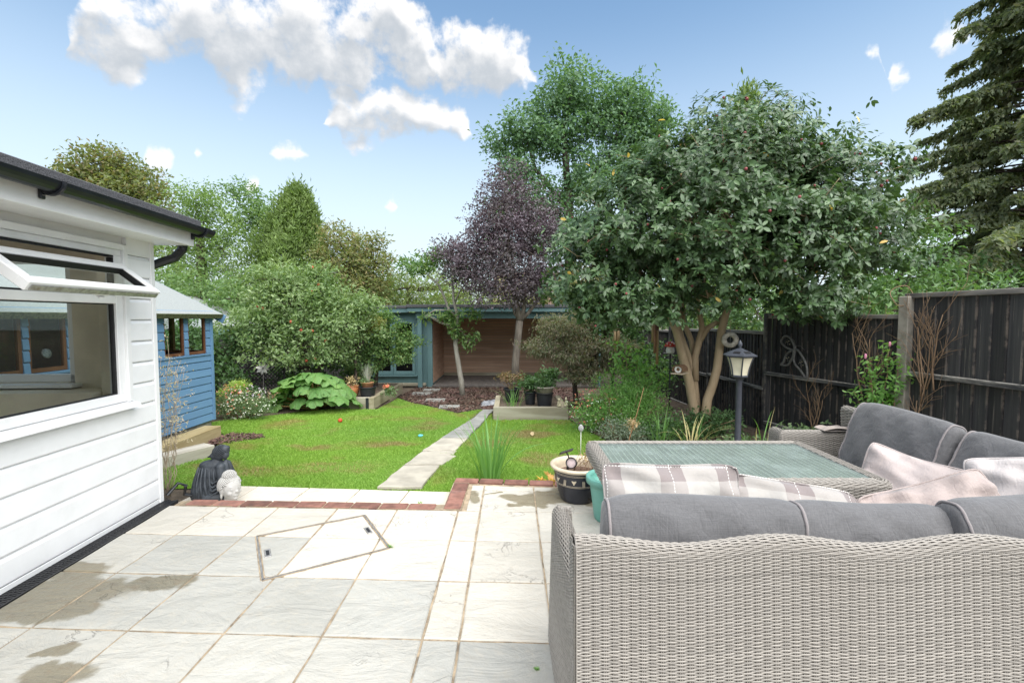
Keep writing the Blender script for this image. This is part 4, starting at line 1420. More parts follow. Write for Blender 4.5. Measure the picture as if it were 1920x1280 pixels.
def leaf_cloud(name, C, A, Nn, ln, wr, mat, parent, six=False, droop=.15, fold=.12, rng=None):
    """leaves at centres C, along A, facing Nn: folded blades of 2 (or 4) triangles"""
    n = len(C)
    A = unit(A)
    S = unit(np.cross(A, Nn))
    U = unit(np.cross(S, A))
    l = np.broadcast_to(np.asarray(ln, float), (n,))[:, None]
    w_ = l * np.broadcast_to(np.asarray(wr, float), (n,))[:, None]
    base = C - A * l * .5
    tip = C + A * l * .5 - U * l * droop
    if not six:
        v = np.stack([base, C + S * w_ * .5 + U * w_ * fold, tip, C - S * w_ * .5 + U * w_ * fold], 1)
        i = np.arange(n)[:, None] * 4
        f = np.concatenate([i + [0, 1, 2], i + [0, 2, 3]], 0)
    else:
        p1, p2 = C - A * l * .22, C + A * l * .16 - U * l * droop * .35
        v = np.stack([base, p1 + S * w_ * .44 + U * w_ * fold, p2 + S * w_ * .5 + U * w_ * fold, tip, p2 - S * w_ * .5 + U * w_ * fold, p1 - S * w_ * .44 + U * w_ * fold,
                      p1, p2], 1)
        i = np.arange(n)[:, None] * 8
        f = np.concatenate([i + [0, 1, 6], i + [1, 2, 7], i + [1, 7, 6], i + [2, 3, 7], i + [0, 6, 5], i + [6, 7, 4], i + [6, 4, 5], i + [7, 3, 4]], 0)
    return tag(fast_mesh(name, v.reshape(-1, 3), f, mat, parent), kind='stuff')


def clusters(lobes, n, rng, inner=.45, rough=.25):
    """twig ends spread through several rounded masses, denser towards the outside"""
    vol = np.array([(l[3] * l[4] * l[5]) ** .75 for l in lobes])
    k = rng.choice(len(lobes), n, p=vol / vol.sum())
    Lb = np.array(lobes, float)[k]
    d = unit(rng.normal(size=(n, 3)))
    ph = np.array([l[0] * 1.7 + l[2] for l in lobes])[k]
    bump_ = 1 + rough * (np.sin(d[:, 0] * 5 + ph) * np.sin(d[:, 1] * 6 + ph * 2) + .7 * np.sin(d[:, 2] * 7 + ph * 3))
    r = rng.uniform(inner ** 2, 1, n) ** .5 * bump_
    C = Lb[:, :3] + d * r[:, None] * Lb[:, 3:6]
    return C, d, k


def spread(C, d, per, rad, rng, out=.5, up=.5, jit=.6, aout=.4, adown=.2, flat=.7):
    """leaves round each twig end"""
    n = len(C) * per
    Cc = np.repeat(C, per, 0)
    D = np.repeat(d, per, 0)
    off = rng.normal(size=(n, 3)) * rad
    off[:, 2] *= flat
    nn = unit(D * out + np.array([0, 0, up]) + rng.normal(size=(n, 3)) * jit)
    ax = unit(rng.normal(size=(n, 3)) + D * aout + off / rad * .5 + np.array([0, 0, -adown]))
    return Cc + off, ax, nn


M_BARKG = wood('grey_bark', (.23, .20, .165), (.13, .11, .09), (1, 1, .25), .9, .0, scale=14)
M_BARKT = wood('tan_camellia_bark', (.43, .33, .215), (.33, .245, .155), (1, 1, .3), .85, .0, scale=7)
M_BARKD = wood('dark_bark', (.10, .08, .065), (.06, .048, .04), (1, 1, .25), .9, .0, scale=12)
M_BARKP = wood('pale_bark', (.38, .36, .31), (.25, .23, .19), (1, 1, .3), .9, .0, scale=12)


def curve3(a, b, sag=.0, n=5, wob=.05, rng=random):
    a, b = Vector(a), Vector(b)
    l = (b - a).length
    pts = []
    for i in range(n + 1):
        t = i / n
        p = a.lerp(b, t)
        p.z += sag * l * math.sin(math.pi * t)
        if 0 < i < n:
            p += Vector((rng.uniform(-1, 1), rng.uniform(-1, 1), rng.uniform(-1, 1))) * wob * l
        pts.append(p)
    return pts


def tree(name, label, cat, base, limbs, lobes, ncl, per, rad, leaf, mat, bark, seed=1, six=False, inner=.45, rough=.25, twigs=60, hub=None,
         droop=.15, group=None, wr=.5, sp=None, twig_r=.012, limb_r=.05, lobe_limbs=True):
    rng = np.random.default_rng(seed)
    rr = random.Random(seed)
    T = thing(name, label, cat, base, 0, group)
    B = np.array(base)
    tm = MB()
    for pts, rads in limbs:
        tm.tube([Vector(p) - Vector(base) for p in pts], rads, 9)
    C, d, k = clusters([(l[0] - B[0], l[1] - B[1], l[2] - B[2], l[3], l[4], l[5]) for l in lobes], ncl, rng, inner, rough)
    ends = [Vector(p[-1]) - Vector(base) for p, _ in limbs]
    lc = [Vector(l[:3]) - Vector(base) for l in lobes]
    if lobe_limbs:
        for c in lc:
            e = min(ends, key=lambda q: (q - c).length)
            tm.tube(curve3(e, c, .06, 5, .05, rr), list(np.linspace(limb_r, limb_r * .35, 6)), 6)
    for i in rng.choice(len(C), min(twigs, len(C)), False):
        s = lc[k[i]]
        tm.tube(curve3(s, C[i], .05, 3, .06, rr), list(np.linspace(twig_r, twig_r * .3, 4)), 4)
    tm.build('trunk', bark, T, True)
    P_, ax, nn = spread(C, d, per, rad, rng, **(sp or {}))
    ln = rng.uniform(leaf * .65, leaf * 1.25, len(P_))
    leaf_cloud('crown', P_, ax, nn, ln, rng.uniform(wr * .8, wr * 1.2, len(P_)), mat, T, six, droop)
    return T, C, d


# ---- leaf colours
M_CAM = leafmat('camellia_leaf', [(.034, .070, .024), (.05, .10, .033), (.068, .128, .044), (.046, .09, .033), (.09, .155, .05)], .32, .2, .55)
M_YEL = leafmat('yellow_leaf', [(.55, .30, .03), (.60, .40, .06), (.45, .20, .03)], .5, .3)
M_PLUM = leafmat('plum_leaf', [(.055, .038, .048), (.085, .062, .078), (.125, .10, .12), (.07, .055, .070), (.16, .135, .155)], .45, .22, .4, (1.5, .9, 1.0))
M_TALL = leafmat('tall_tree_leaf', [(.06, .13, .065), (.085, .17, .08), (.11, .21, .095), (.075, .145, .08)], .5, .35)
M_SPRUCE = leafmat('spruce_needle', [(.10, .125, .075), (.13, .16, .09), (.16, .185, .10), (.19, .185, .11)], .7, .42)
M_LAUREL = leafmat('laurel_leaf', [(.05, .115, .03), (.075, .155, .042), (.10, .19, .05), (.06, .13, .035)], .4, .3)
M_ASH = leafmat('ash_leaf', [(.10, .13, .035), (.14, .17, .045), (.18, .17, .05), (.09, .13, .04), (.20, .13, .05)], .5, .4)
M_ROBIN = leafmat('robinia_leaf', [(.09, .16, .04), (.13, .21, .05), (.17, .25, .06), (.10, .17, .045)], .5, .4)
M_LIME = leafmat('lime_leaf', [(.07, .14, .04), (.11, .19, .06), (.15, .23, .08)], .5, .4)
M_LEYL = leafmat('leylandii_leaf', [(.075, .125, .02), (.105, .165, .026), (.135, .205, .034), (.09, .14, .026)], .6, .3)
M_BROWN = leafmat('browning_leaf', [(.12, .16, .05), (.17, .20, .06), (.20, .16, .06), (.14, .19, .05), (.24, .16, .07)], .6, .35)
M_APPLE = leafmat('apple_leaf', [(.085, .155, .045), (.13, .20, .065), (.19, .26, .10), (.10, .17, .05), (.26, .33, .16)], .5, .35)
M_ACER = leafmat('acer_leaf', [(.05, .12, .03), (.08, .165, .04), (.11, .20, .05), (.16, .21, .06)], .5, .4)
M_BAMBOO = leafmat('bamboo_leaf', [(.11, .17, .035), (.16, .22, .05), (.21, .25, .07), (.19, .18, .06)], .5, .4)
M_MAPLE = leafmat('bronze_maple_leaf', [(.17, .125, .10), (.20, .165, .115), (.14, .16, .085), (.24, .17, .14), (.11, .15, .075), (.12, .16, .08)], .55, .35)
M_SHRUB = leafmat('dark_shrub_leaf', [(.035, .085, .025), (.055, .12, .035), (.08, .16, .045), (.05, .10, .035)], .45, .3)
M_HEB = leafmat('fine_green_leaf', [(.06, .12, .04), (.10, .17, .06), (.14, .20, .09), (.085, .14, .06)], .5, .35)
M_GREYG = leafmat('grey_green_leaf', [(.13, .17, .12), (.18, .22, .16), (.10, .14, .09)], .6, .3)
M_LIMEG = leafmat('yellow_green_leaf', [(.25, .33, .05), (.33, .42, .07), (.2, .3, .05)], .5, .45)
M_FRESH = leafmat('fresh_leaf', [(.09, .20, .04), (.13, .28, .05), (.18, .34, .07)], .45, .45)

# ---- camellia: several smooth tan stems, dark glossy crown, red fruits
cb = (2.85, 6.72, -.25)
limbs = [
    ([(2.84, 6.75, -.33), (2.74, 6.75, .1), (2.65, 6.75, .56), (2.54, 6.75, .94), (2.46, 6.75, 1.26), (2.37, 6.75, 1.47), (2.28, 6.75, 1.64), (2.1, 6.7, 1.95), (1.7, 6.6, 2.3)], [.085, .07, .066, .064, .058, .048, .045, .038, .03]),
    ([(2.46, 6.75, 1.26), (2.47, 6.76, 1.55), (2.45, 6.78, 1.78), (2.46, 6.7, 2.1), (2.6, 6.5, 2.7)], [.05, .046, .044, .04, .03]),
    ([(2.82, 6.8, -.2), (2.79, 6.82, .28), (2.75, 6.84, .66), (2.66, 6.85, .95), (2.57, 6.87, 1.2), (2.5, 6.95, 1.6), (2.3, 7.1, 2.1)], [.075, .058, .05, .045, .042, .038, .03]),
    ([(2.77, 6.8, .55), (2.76, 6.82, .9), (2.81, 6.82, 1.11), (2.86, 6.82, 1.34), (2.80, 6.82, 1.64), (2.74, 6.8, 1.9), (2.9, 6.7, 2.6)], [.05, .052, .05, .042, .038, .036, .03]),
    ([(2.81, 6.82, 1.11), (2.93, 6.8, 1.34), (3.1, 6.78, 1.45), (3.22, 6.76, 1.6), (3.4, 6.7, 2.0)], [.045, .042, .038, .035, .03]),
    ([(2.79, 6.9, .79), (2.75, 6.93, 1.14), (2.65, 6.95, 1.38), (2.61, 6.98, 1.7), (2.7, 7.2, 2.2)], [.045, .042, .04, .036, .03]),
    ([(2.88, 6.68, -.3), (2.87, 6.65, .08), (2.89, 6.65, .29), (2.96, 6.65, .5), (3.02, 6.65, .74), (3.05, 6.65, 1.04), (3.07, 6.65, 1.29), (3.13, 6.65, 1.55), (3.2, 6.62, 1.77), (3.4, 6.5, 2.1), (3.9, 6.4, 2.6)], [.08, .068, .064, .062, .06, .058, .056, .05, .046, .04, .03]),
]
lobes = [(2.9, 6.45, 3.0, 1.55, 1.6, 1.15), (1.65, 6.35, 2.7, .95, 1.1, .85), (1.1, 6.3, 2.15, .65, .8, .65), (3.2, 6.5, 3.85, 1.05, 1.1, .62), (2.2, 6.4, 3.5, .75, .8, .5), (4.25, 6.35, 3.1, .95, 1.1, .75),
         (4.7, 6.3, 2.55, .75, .9, .55), (3.85, 5.75, 1.85, .62, .55, .5), (1.6, 6.1, 1.75, .85, .7, .38), (4.15, 6.4, 3.7, .5, .6, .4), (2.7, 5.5, 2.45, 1.1, .6, .6), (3.5, 5.4, 2.6, .8, .5, .5), (2.55, 5.9, 1.75, .5, .5, .25)]
CAMT = thing('camellia_tree', 'camellia tree with tan stems, glossy dark leaves and red fruits by the fence', 'tree', cb)
rng = np.random.default_rng(21)
rr = random.Random(21)
tm = MB()
for pts, rads in limbs:
    tm.tube([Vector(p) - Vector(cb) for p in pts], rads, 10)
CC, CD, ck = clusters([(l[0] - cb[0], l[1] - cb[1], l[2] - cb[2], l[3], l[4], l[5]) for l in lobes], 11000, rng, .55, .22)
# sprays bunch together so that dark gaps open between them
bun = np.sin(CC[:, 0] * 5.1 + 1.0) * np.sin(CC[:, 1] * 4.3) + np.sin(CC[:, 2] * 6.3 + CC[:, 0] * 2.2) * .8
keep = rng.uniform(0, 1, len(CC)) < np.clip(.85 + .38 * bun, .2, 1)
CC, CD, ck = CC[keep], CD[keep], ck[keep]
ends = [Vector(p[-1]) - Vector(cb) for p, _ in limbs]
lc = [Vector(l[:3]) - Vector(cb) for l in lobes]
for c in lc:
    e = min(ends, key=lambda q: (q - c).length)
    tm.tube(curve3(e, c, .06, 5, .05, rr), list(np.linspace(.03, .012, 6)), 6)
for i in rng.choice(len(CC), 420, False):
    tm.tube(curve3(lc[ck[i]], CC[i], .05, 3, .06, rr), [.009, .007, .005, .003], 4)
tm.build('trunk', M_BARKT, CAMT, True)


def rosettes(name, C, d, per, l0, l1, mat, parent, rng, wr=.40):
    n = len(C)
    t = unit(d * .75 + np.array([0, -.15, .42]) + rng.normal(size=(n, 3)) * .38)
    a = unit(np.cross(t, rng.normal(size=(n, 3))))
    b = np.cross(t, a)
    ph0 = rng.uniform(0, 6.28, n)
    Pp, Aa, Nn_, Ll = [], [], [], []
    for k in range(per):
        ph = ph0 + k * 2.39996 + rng.normal(0, .25, n)
        up_ = rng.uniform(.15, .95, n)[:, None]
        ax = unit(a * np.cos(ph)[:, None] + b * np.sin(ph)[:, None] + t * up_ * .8 + np.array([0, 0, -.35]))
        l = rng.uniform(l0, l1, n)
        Pp.append(C - t * rng.uniform(0, .07, n)[:, None] + ax * (l * .58)[:, None])
        Aa.append(ax)
        Nn_.append(unit(t + np.array([0, 0, .35]) + rng.normal(size=(n, 3)) * .18))
        Ll.append(l)
    ln = np.concatenate(Ll)
    return leaf_cloud(name, np.concatenate(Pp), np.concatenate(Aa), np.concatenate(Nn_), ln, rng.uniform(wr * .85, wr * 1.15, len(ln)), mat, parent, True, .16, .10)


rosettes('crown', CC, CD, 8, .060, .105, M_CAM, CAMT, rng)
rng = np.random.default_rng(77)
# loose sprigs breaking the outline at the top
sp_c, sp_d = [], []
for (x, y, z, n) in ((4.85, 6.4, 4.05, 12), (4.65, 6.4, 3.85, 14), (4.95, 6.3, 3.6, 14), (5.3, 6.3, 3.1, 12), (2.6, 6.4, 4.2, 8), (3.4, 6.5, 4.45, 10), (.9, 6.3, 3.2, 7), (.4, 6.3, 2.5, 7), (4.1, 6.4, 4.2, 9), (5.4, 6.2, 2.5, 10)):
    for i in range(n):
        sp_c.append(np.array([x, y, z]) - np.array(cb) + rng.normal(0, .10, 3) * (1, 1, 1.5))
        sp_d.append(unit(np.array([x - 3.1, 0, z - 3.0])))
rosettes('sprigs', np.array(sp_c), np.array(sp_d), 4, .06, .10, M_CAM, CAMT, rng)
fr = MB()
M_FRUIT = plain('camellia_fruit', (.23, .045, .05), .4, .25, 20, .0, spec=.5)
front = [i for i in range(len(CC)) if CD[i][1] < .35]
for i in rng.choice(front, 170, False):
    p = CC[i] + CD[i] * .05 + rng.normal(0, .02, 3)
    fr.ball(p, rng.uniform(.014, .021), 7, 5)
tag(fr.build('fruits', M_FRUIT, CAMT, True), kind='stuff')
ids = rng.choice(front, 46, False)
P_, ax, nn = spread(CC[ids] + CD[ids] * .05, CD[ids], 1, .03, rng)
leaf_cloud('yellow_leaves', P_, ax, nn, .085, .45, M_YEL, CAMT, True)

# ---- purple plum
tree('purple_plum_tree', 'dark purple-leaved plum tree in front of the summerhouse', 'tree', (.06, 10.8, -.45),
     [([(.06, 10.8, -.5), (.08, 10.8, .42), (.14, 10.8, 1.03), (.18, 10.8, 1.42)], [.11, .09, .085, .085]),
      ([(.18, 10.8, 1.40), (.14, 10.8, 1.64), (.06, 10.8, 2.14), (-.1, 10.8, 3.0), (-.1, 10.8, 4.3)], [.075, .07, .06, .045, .03]),
      ([(.18, 10.8, 1.38), (.28, 10.8, 1.7), (.26, 10.8, 2.14), (.5, 10.8, 3.2)], [.065, .055, .05, .035]),
      ([(.19, 10.8, 1.40), (.39, 10.78, 1.61), (.61, 10.75, 1.92), (.9, 10.7, 2.6)], [.05, .045, .04, .03])],
     [(0.05, 10.8, 3.15, 1.1, 1.0, 1.15), (-.1, 10.8, 4.35, .75, .7, .75), (-.85, 10.7, 2.75, .85, .75, .7), (-1.45, 10.7, 3.0, .5, .4, .35), (-.2, 10.6, 2.15, 1.05, .75, .45), (.7, 10.8, 3.3, .65, .7, .95), (-.6, 10.7, 3.6, .6, .5, .6), (.55, 10.7, 2.3, .65, .6, .45)],
     2300, 13, .085, .066, M_PLUM, M_BARKG, 5, inner=.35, twigs=110, wr=.55, sp=dict(out=.5, up=.35, jit=.7), limb_r=.03)

# ---- slim pale-stemmed tree
tree('slim_tree', 'slim pale-trunked young tree leaning before the open bay', 'tree', (-1.23, 11.2, -.45),
     [([(-1.23, 11.2, -.5), (-1.26, 11.2, -.09), (-1.33, 11.2, .35), (-1.40, 11.2, .84), (-1.38, 11.2, 1.22), (-1.35, 11.2, 1.56), (-1.44, 11.2, 1.93), (-1.46, 11.2, 2.39)], [.075, .066, .062, .058, .05, .045, .034, .022]),
      ([(-1.37, 11.2, 1.48), (-1.55, 11.2, 1.68), (-1.69, 11.2, 2.05), (-1.81, 11.2, 2.31), (-2.06, 11.2, 2.53)], [.042, .036, .03, .024, .016]),
      ([(-1.55, 11.2, 1.68), (-1.9, 11.2, 1.68), (-2.16, 11.2, 1.53)], [.022, .018, .01]),
      ([(-1.41, 11.2, 1.85), (-1.29, 11.2, 2.13), (-1.09, 11.2, 2.39)], [.028, .02, .012])],
     [(-2.3, 11.2, 2.75, .55, .45, .28), (-1.75, 11.2, 2.95, .5, .45, .22), (-1.2, 11.2, 2.6, .45, .4, .25), (-2.1, 11.15, 1.52, .28, .25, .12), (-1.55, 11.1, 1.5, .3, .3, .16), (-1.38, 11.05, 1.18, .16, .16, .2), (-1.05, 11.1, .95, .26, .2, .22), (-1.0, 11.1, 1.6, .3, .2, .12)],
     230, 8, .085, .14, M_ACER, M_BARKP, 6, inner=.1, twigs=60, wr=.38, sp=dict(out=.3, up=.8, jit=.4, adown=.1), twig_r=.006, limb_r=.012)

# ---- tall trees behind
tree('tall_ash', 'tall loose-crowned green tree rising behind the purple plum', 'tree', (3.2, 24, -.6),
     [([(3.2, 24, -.6), (3.1, 24, 4), (2.9, 24, 8)], [.4, .32, .24]), ([(2.9, 24, 8), (2.7, 24, 11), (3.0, 24, 13)], [.2, .14, .06]), ([(3.0, 24, 7), (1.2, 24, 9.2), (.7, 24, 11)], [.16, .1, .05]), ([(3.0, 24, 7.5), (5.2, 24.3, 10), (5.8, 24.4, 12.2)], [.16, .1, .05])],
     [(3.1, 24, 13.3, 1.5, 1.5, 1.35), (2.0, 24, 12.2, 1.2, 1.2, 1.0), (.7, 24, 11.0, 1.5, 1.5, 1.05), (-.7, 24, 10.6, .9, .9, .8), (2.6, 24, 10.7, 1.5, 1.5, 1.3), (4.2, 24, 11.6, 1.2, 1.2, 1.3), (5.9, 24.4, 12.6, 1.5, 1.6, 1.3), (7.4, 24.4, 11.6, 1.2, 1.3, 1.3), (6.3, 24.4, 10.2, 1.7, 1.5, 1.5), (.2, 24, 9.0, 1.3, 1.3, 1.0), (1.5, 24, 7.6, 1.5, 1.5, 1.2), (4.2, 24, 8.6, 1.7, 1.5, 1.4), (-.4, 24, 7.0, 1.1, 1, 1.0), (3.2, 24, 6.0, 2.4, 1.6, 1.2), (-.6, 24, 5.2, 1.0, 1, 1.0)],
     2100, 15, .26, .23, M_TALL, M_BARKD, 8, inner=.4, twigs=80, wr=.5, limb_r=.07, twig_r=.03)
tree('autumn_ash', 'wide tree with bronzing leaves above the extension roof', 'tree', (-19.3, 22, -.6), [([(-19.3, 22, -.6), (-19.2, 22, 4), (-19.2, 22, 6.5)], [.4, .3, .2])],
     [(-19.6, 22, 8.8, 1.4, 1.3, .9), (-20.6, 22, 8.1, 1.2, 1.2, .75), (-18.3, 22, 8.5, .9, 1, .8), (-17.6, 22, 7.6, 1.1, 1.1, .9), (-19.2, 22, 7.2, 2.2, 1.6, 1.1), (-21.6, 22, 7.5, .9, .9, .6), (-17.0, 22, 6.6, .9, .9, .8), (-18.5, 22, 5.6, 2.4, 1.6, 1.2), (-22, 22, 6.3, 1.5, 1.2, 1.0)],
     1200, 14, .2, .2, M_ASH, M_BARKD, 10, inner=.4, twigs=60, wr=.5, limb_r=.06, twig_r=.025)
tree('robinia_tree', 'bright yellow-green tree left of the dense conifer', 'tree', (-13.7, 20, -.6), [([(-13.7, 20, -.6), (-13.6, 20, 3), (-13.6, 20, 5)], [.3, .22, .15])],
     [(-13.8, 20, 6.7, 1.0, 1.0, .7), (-13.2, 20, 6.3, .9, 1, .75), (-14.4, 20, 5.9, 1.0, 1, .8), (-12.8, 20, 5.3, 1.0, 1, .9), (-13.7, 20, 4.8, 1.5, 1.3, 1.0), (-14.9, 20, 4.4, .9, .9, .9), (-12.5, 20, 4.2, 1.0, 1, .9), (-13.6, 20, 3.0, 1.8, 1.2, 1.2)],
     700, 16, .17, .13, M_ROBIN, M_BARKD, 12, inner=.45, twigs=40, wr=.5, limb_r=.05)
tree('pale_lime_tree', 'loose pale green tree behind the yellow-green one', 'tree', (-11.6, 22, -.6), [([(-11.6, 22, -.6), (-11.6, 22, 5)], [.3, .15])],
     [(-13.4, 22, 7.5, .8, .8, .5), (-12.4, 22, 7.2, .9, .9, .7), (-11.6, 22, 6.3, 1.0, 1, .9), (-12.6, 22, 6.0, 1.0, 1, .8), (-11.9, 22, 5.0, 1.2, 1.1, .9), (-10.9, 22, 5.2, .7, .7, .7)],
     330, 13, .2, .17, M_LIME, M_BARKD, 13, inner=.3, twigs=50, wr=.5, limb_r=.05)


def conifer(name, label, base, height, width, n, size, mat, seed, lean=0, spiky=.0, skirt=0.0, group=None):
    rng = np.random.default_rng(seed)
    T = thing(name, label, 'tree', base, 0, group)
    MB().tube([(0, 0, 0), (lean * .5, 0, height * .6), (lean, 0, height * .97)], [width * .1, width * .06, .02], 8).build('trunk', M_BARKD, T, True)
    ncl = n // 12
    t = rng.uniform(0, 1, ncl) ** .8
    a = rng.uniform(0, 2 * np.pi, ncl)
    # vertical spires round the outline
    sp_ = .82 + .18 * np.sin(a * 5 + t * 3) + .12 * np.sin(a * 11 + t * 17)
    rad = width * np.clip((1 - t) ** .75 * 1.02 + .03, 0, 1) * sp_ * rng.uniform(.55, 1, ncl) ** .5
    z = skirt + t * (height - skirt)
    C = np.stack([rad * np.cos(a) + lean * t, rad * np.sin(a), z], 1)
    d = np.stack([np.cos(a), np.sin(a), np.full(ncl, .5)], 1)
    P_, ax, nn = spread(C, unit(d), 12, size * .75, rng, out=1.0, up=.1, jit=.5, aout=.7, adown=-1.1, flat=1.5)
    leaf_cloud('crown', P_, ax, nn, rng.uniform(size * .6, size * 1.4, len(P_)), .28, mat, T, False, .1)
    return T


conifer('dense_conifer', 'dense bright green cone-shaped conifer behind the apple tree', (-8.7, 17, -.6), 6.75, 3.0, 42000, .17, M_LEYL, 14, .8)
tree('browning_cypress', 'fuzzy green-brown tree right of the dense conifer', 'tree', (-5.7, 16, -.6), [([(-5.7, 16, -.6), (-5.7, 16, 3)], [.14, .08])],
     [(-6.15, 16, 4.3, .55, .6, .6), (-5.4, 16, 3.9, .6, .6, .55), (-5.9, 16, 3.3, .9, .8, .7), (-4.95, 16, 3.2, .6, .6, .6), (-5.3, 16, 2.4, 1.1, .8, .7), (-4.7, 16, 4.15, .28, .3, .4), (-4.45, 16, 3.4, .4, .4, .4), (-6.6, 16, 3.6, .4, .5, .5)],
     620, 14, .13, .15, M_BROWN, M_BARKD, 15, inner=.35, twigs=50, wr=.35, sp=dict(out=.5, up=.2, jit=.6, aout=.6, adown=-.3))
conifer('rear_conifer', 'feathery green conifer top showing above the camellia', (10.0, 20, -.6), 11.7, 3.2, 12000, .26, M_LEYL, 44, .1)

# ---- spruce at the right edge: whorls of drooping boughs
def spruce():
    rng = np.random.default_rng(31)
    T = thing('tall_spruce', 'tall dark spruce with drooping boughs at the right edge', 'tree', (15.2, 13.2, -.6))
    H_ = 15.0
    tm = MB()
    tm.tube([(0, 0, 0), (0, 0, 7), (-.05, 0, H_)], [.42, .28, .03], 10)
    P_, A_, N_ = [], [], []
    z = 1.4
    while z < H_ - .3:
        for k in range(11):
            a = rng.uniform(0, 2 * np.pi)
            frac = (H_ - z) / (H_ - 1.4)
            ln = (.4 + 3.9 * frac ** .7) * rng.uniform(.45, 1.12)
            d = np.array([math.cos(a), math.sin(a), 0])
            rise = rng.uniform(-.05, .22)
            m = 7
            tt = np.linspace(0, 1, m + 1)
            pts = d[None] * (ln * tt)[:, None] + np.stack([0 * tt, 0 * tt, z + rng.uniform(-.2, .2) + ln * (rise * np.sin(tt * 2.0) - .24 * tt ** 2 + .12 * np.maximum(0, tt - .65))], 1)
            tm.tube([tuple(p) for p in pts], list(np.linspace(.045 * frac + .012, .005, m + 1)), 4)
            side = np.array([-d[1], d[0], 0])
            cnt = int(62 * ln)
            t = rng.uniform(.25, 1.0, cnt) ** .75
            p = np.stack([np.interp(t, tt, pts[:, q]) for q in range(3)], 1)
            s = rng.choice((-1.0, 1.0), cnt)
            l = rng.uniform(.10, .50, cnt) * (1.15 - .55 * t)
            q = side[None] * (s * l * .75)[:, None] + d[None] * (l * .4)[:, None]
            q[:, 2] -= l * rng.uniform(.1, 1.25, cnt)
            for u in (.15, .35, .55, .75, 1.0):
                P_.append(p + q * u + rng.normal(0, .03, (cnt, 3)))
                A_.append(unit(q) + rng.normal(0, .5, (cnt, 3)) + np.array([0, 0, -.15]))
                N_.append(np.array([0, -.3, .8]) + rng.normal(0, .6, (cnt, 3)))
        z += .42
    tm.build('trunk', M_BARKD, T, True)
    P_, A_, N_ = np.concatenate(P_), np.concatenate(A_), np.concatenate(N_)
    leaf_cloud('needles', P_, A_, N_, rng.uniform(.10, .22, len(P_)), .42, M_SPRUCE, T, False, .1)


spruce()

# ---- bushes beyond the right fence
tree('laurel_bush', 'bright green laurel bush beyond the fence under the camellia', 'bush', (7.4, 9.0, -.4), [([(7.4, 9, -.4), (7.5, 9, 1.2)], [.07, .04])],
     [(7.6, 9, 2.2, 1.0, .9, 1.0), (8.1, 9.1, 2.9, .7, .7, .7), (6.7, 8.8, 1.6, .9, .8, .75), (8.5, 9, 1.6, .8, .8, .8), (6.0, 8.4, 1.3, .8, .6, .55), (5.3, 8.2, 1.2, .6, .6, .5)], 420, 13, .11, .13, M_LAUREL, M_BARKD, 41, inner=.4, twigs=40, wr=.42)
tree('fern_hedge', 'feathery pale green hedge plants showing over the nearest fence panel', 'hedge', (7.1, 6.4, -.4), [([(7.1, 6.4, -.4), (7.1, 6.4, 1)], [.05, .03])],
     [(6.6, 6.4, 1.55, .7, .6, .55), (7.5, 6.3, 1.6, .9, .6, .55), (8.6, 6.4, 1.7, .9, .6, .6), (5.9, 6.6, 1.35, .5, .5, .45)], 300, 13, .09, .10, M_LAUREL, M_BARKD, 42, inner=.3, twigs=20, wr=.35)
tree('dark_yew', 'dark shaded bush under the spruce beyond the fence', 'bush', (10.5, 12, -.5), [([(10.5, 12, -.5), (10.5, 12, 1.5)], [.1, .05])],
     [(10.0, 12, 1.5, 1.4, 1.0, 1.3), (11.8, 12.2, 1.6, 1.6, 1, 1.5), (13.6, 12.4, 1.8, 1.4, 1, 1.4), (8.6, 11.6, 1.3, 1.1, .9, 1.1)], 420, 13, .15, .17, M_SHRUB, M_BARKD, 43, inner=.4, twigs=20)

# ---- left side planting
apl = [(-4.6, 9.8, 1.75, 1.05, .9, .75), (-5.4, 9.7, 1.3, .75, .8, .6), (-3.75, 9.8, 1.35, .8, .8, .65), (-5.0, 9.7, 2.3, .6, .6, .4), (-4.2, 9.8, 2.25, .6, .6, .4), (-4.5, 9.5, .85, 1.0, .7, .45), (-3.25, 9.9, 1.75, .45, .5, .35)]
AP, AC, AD = tree('apple_tree', 'spreading pale green apple tree with a few red apples', 'tree', (-4.5, 10.0, -.4),
     [([(-4.5, 10, -.45), (-4.45, 9.95, .1), (-4.55, 9.9, .6), (-4.6, 9.9, 1.2)], [.1, .085, .08, .06]), ([(-4.45, 9.95, .1), (-4.1, 9.9, .6), (-3.8, 9.85, 1.2)], [.06, .05, .03]), ([(-4.5, 9.95, .3), (-5.0, 9.8, .8), (-5.3, 9.75, 1.3)], [.055, .05, .03])],
     apl, 1600, 13, .085, .09, M_APPLE, M_BARKD, 17, inner=.4, twigs=130, wr=.42, sp=dict(out=.5, up=.5, jit=.5, aout=.6, adown=-.15), limb_r=.03)
fr = MB()
for i in np.random.default_rng(4).choice([i for i in range(len(AC)) if AD[i][1] < -.1], 12, False):
    fr.ball(AC[i] + AD[i] * .08, .032, 8, 6)
tag(fr.build('apples', plain('red_apple', (.45, .09, .05), .4, .3, 15, 0), AP, True), kind='stuff')
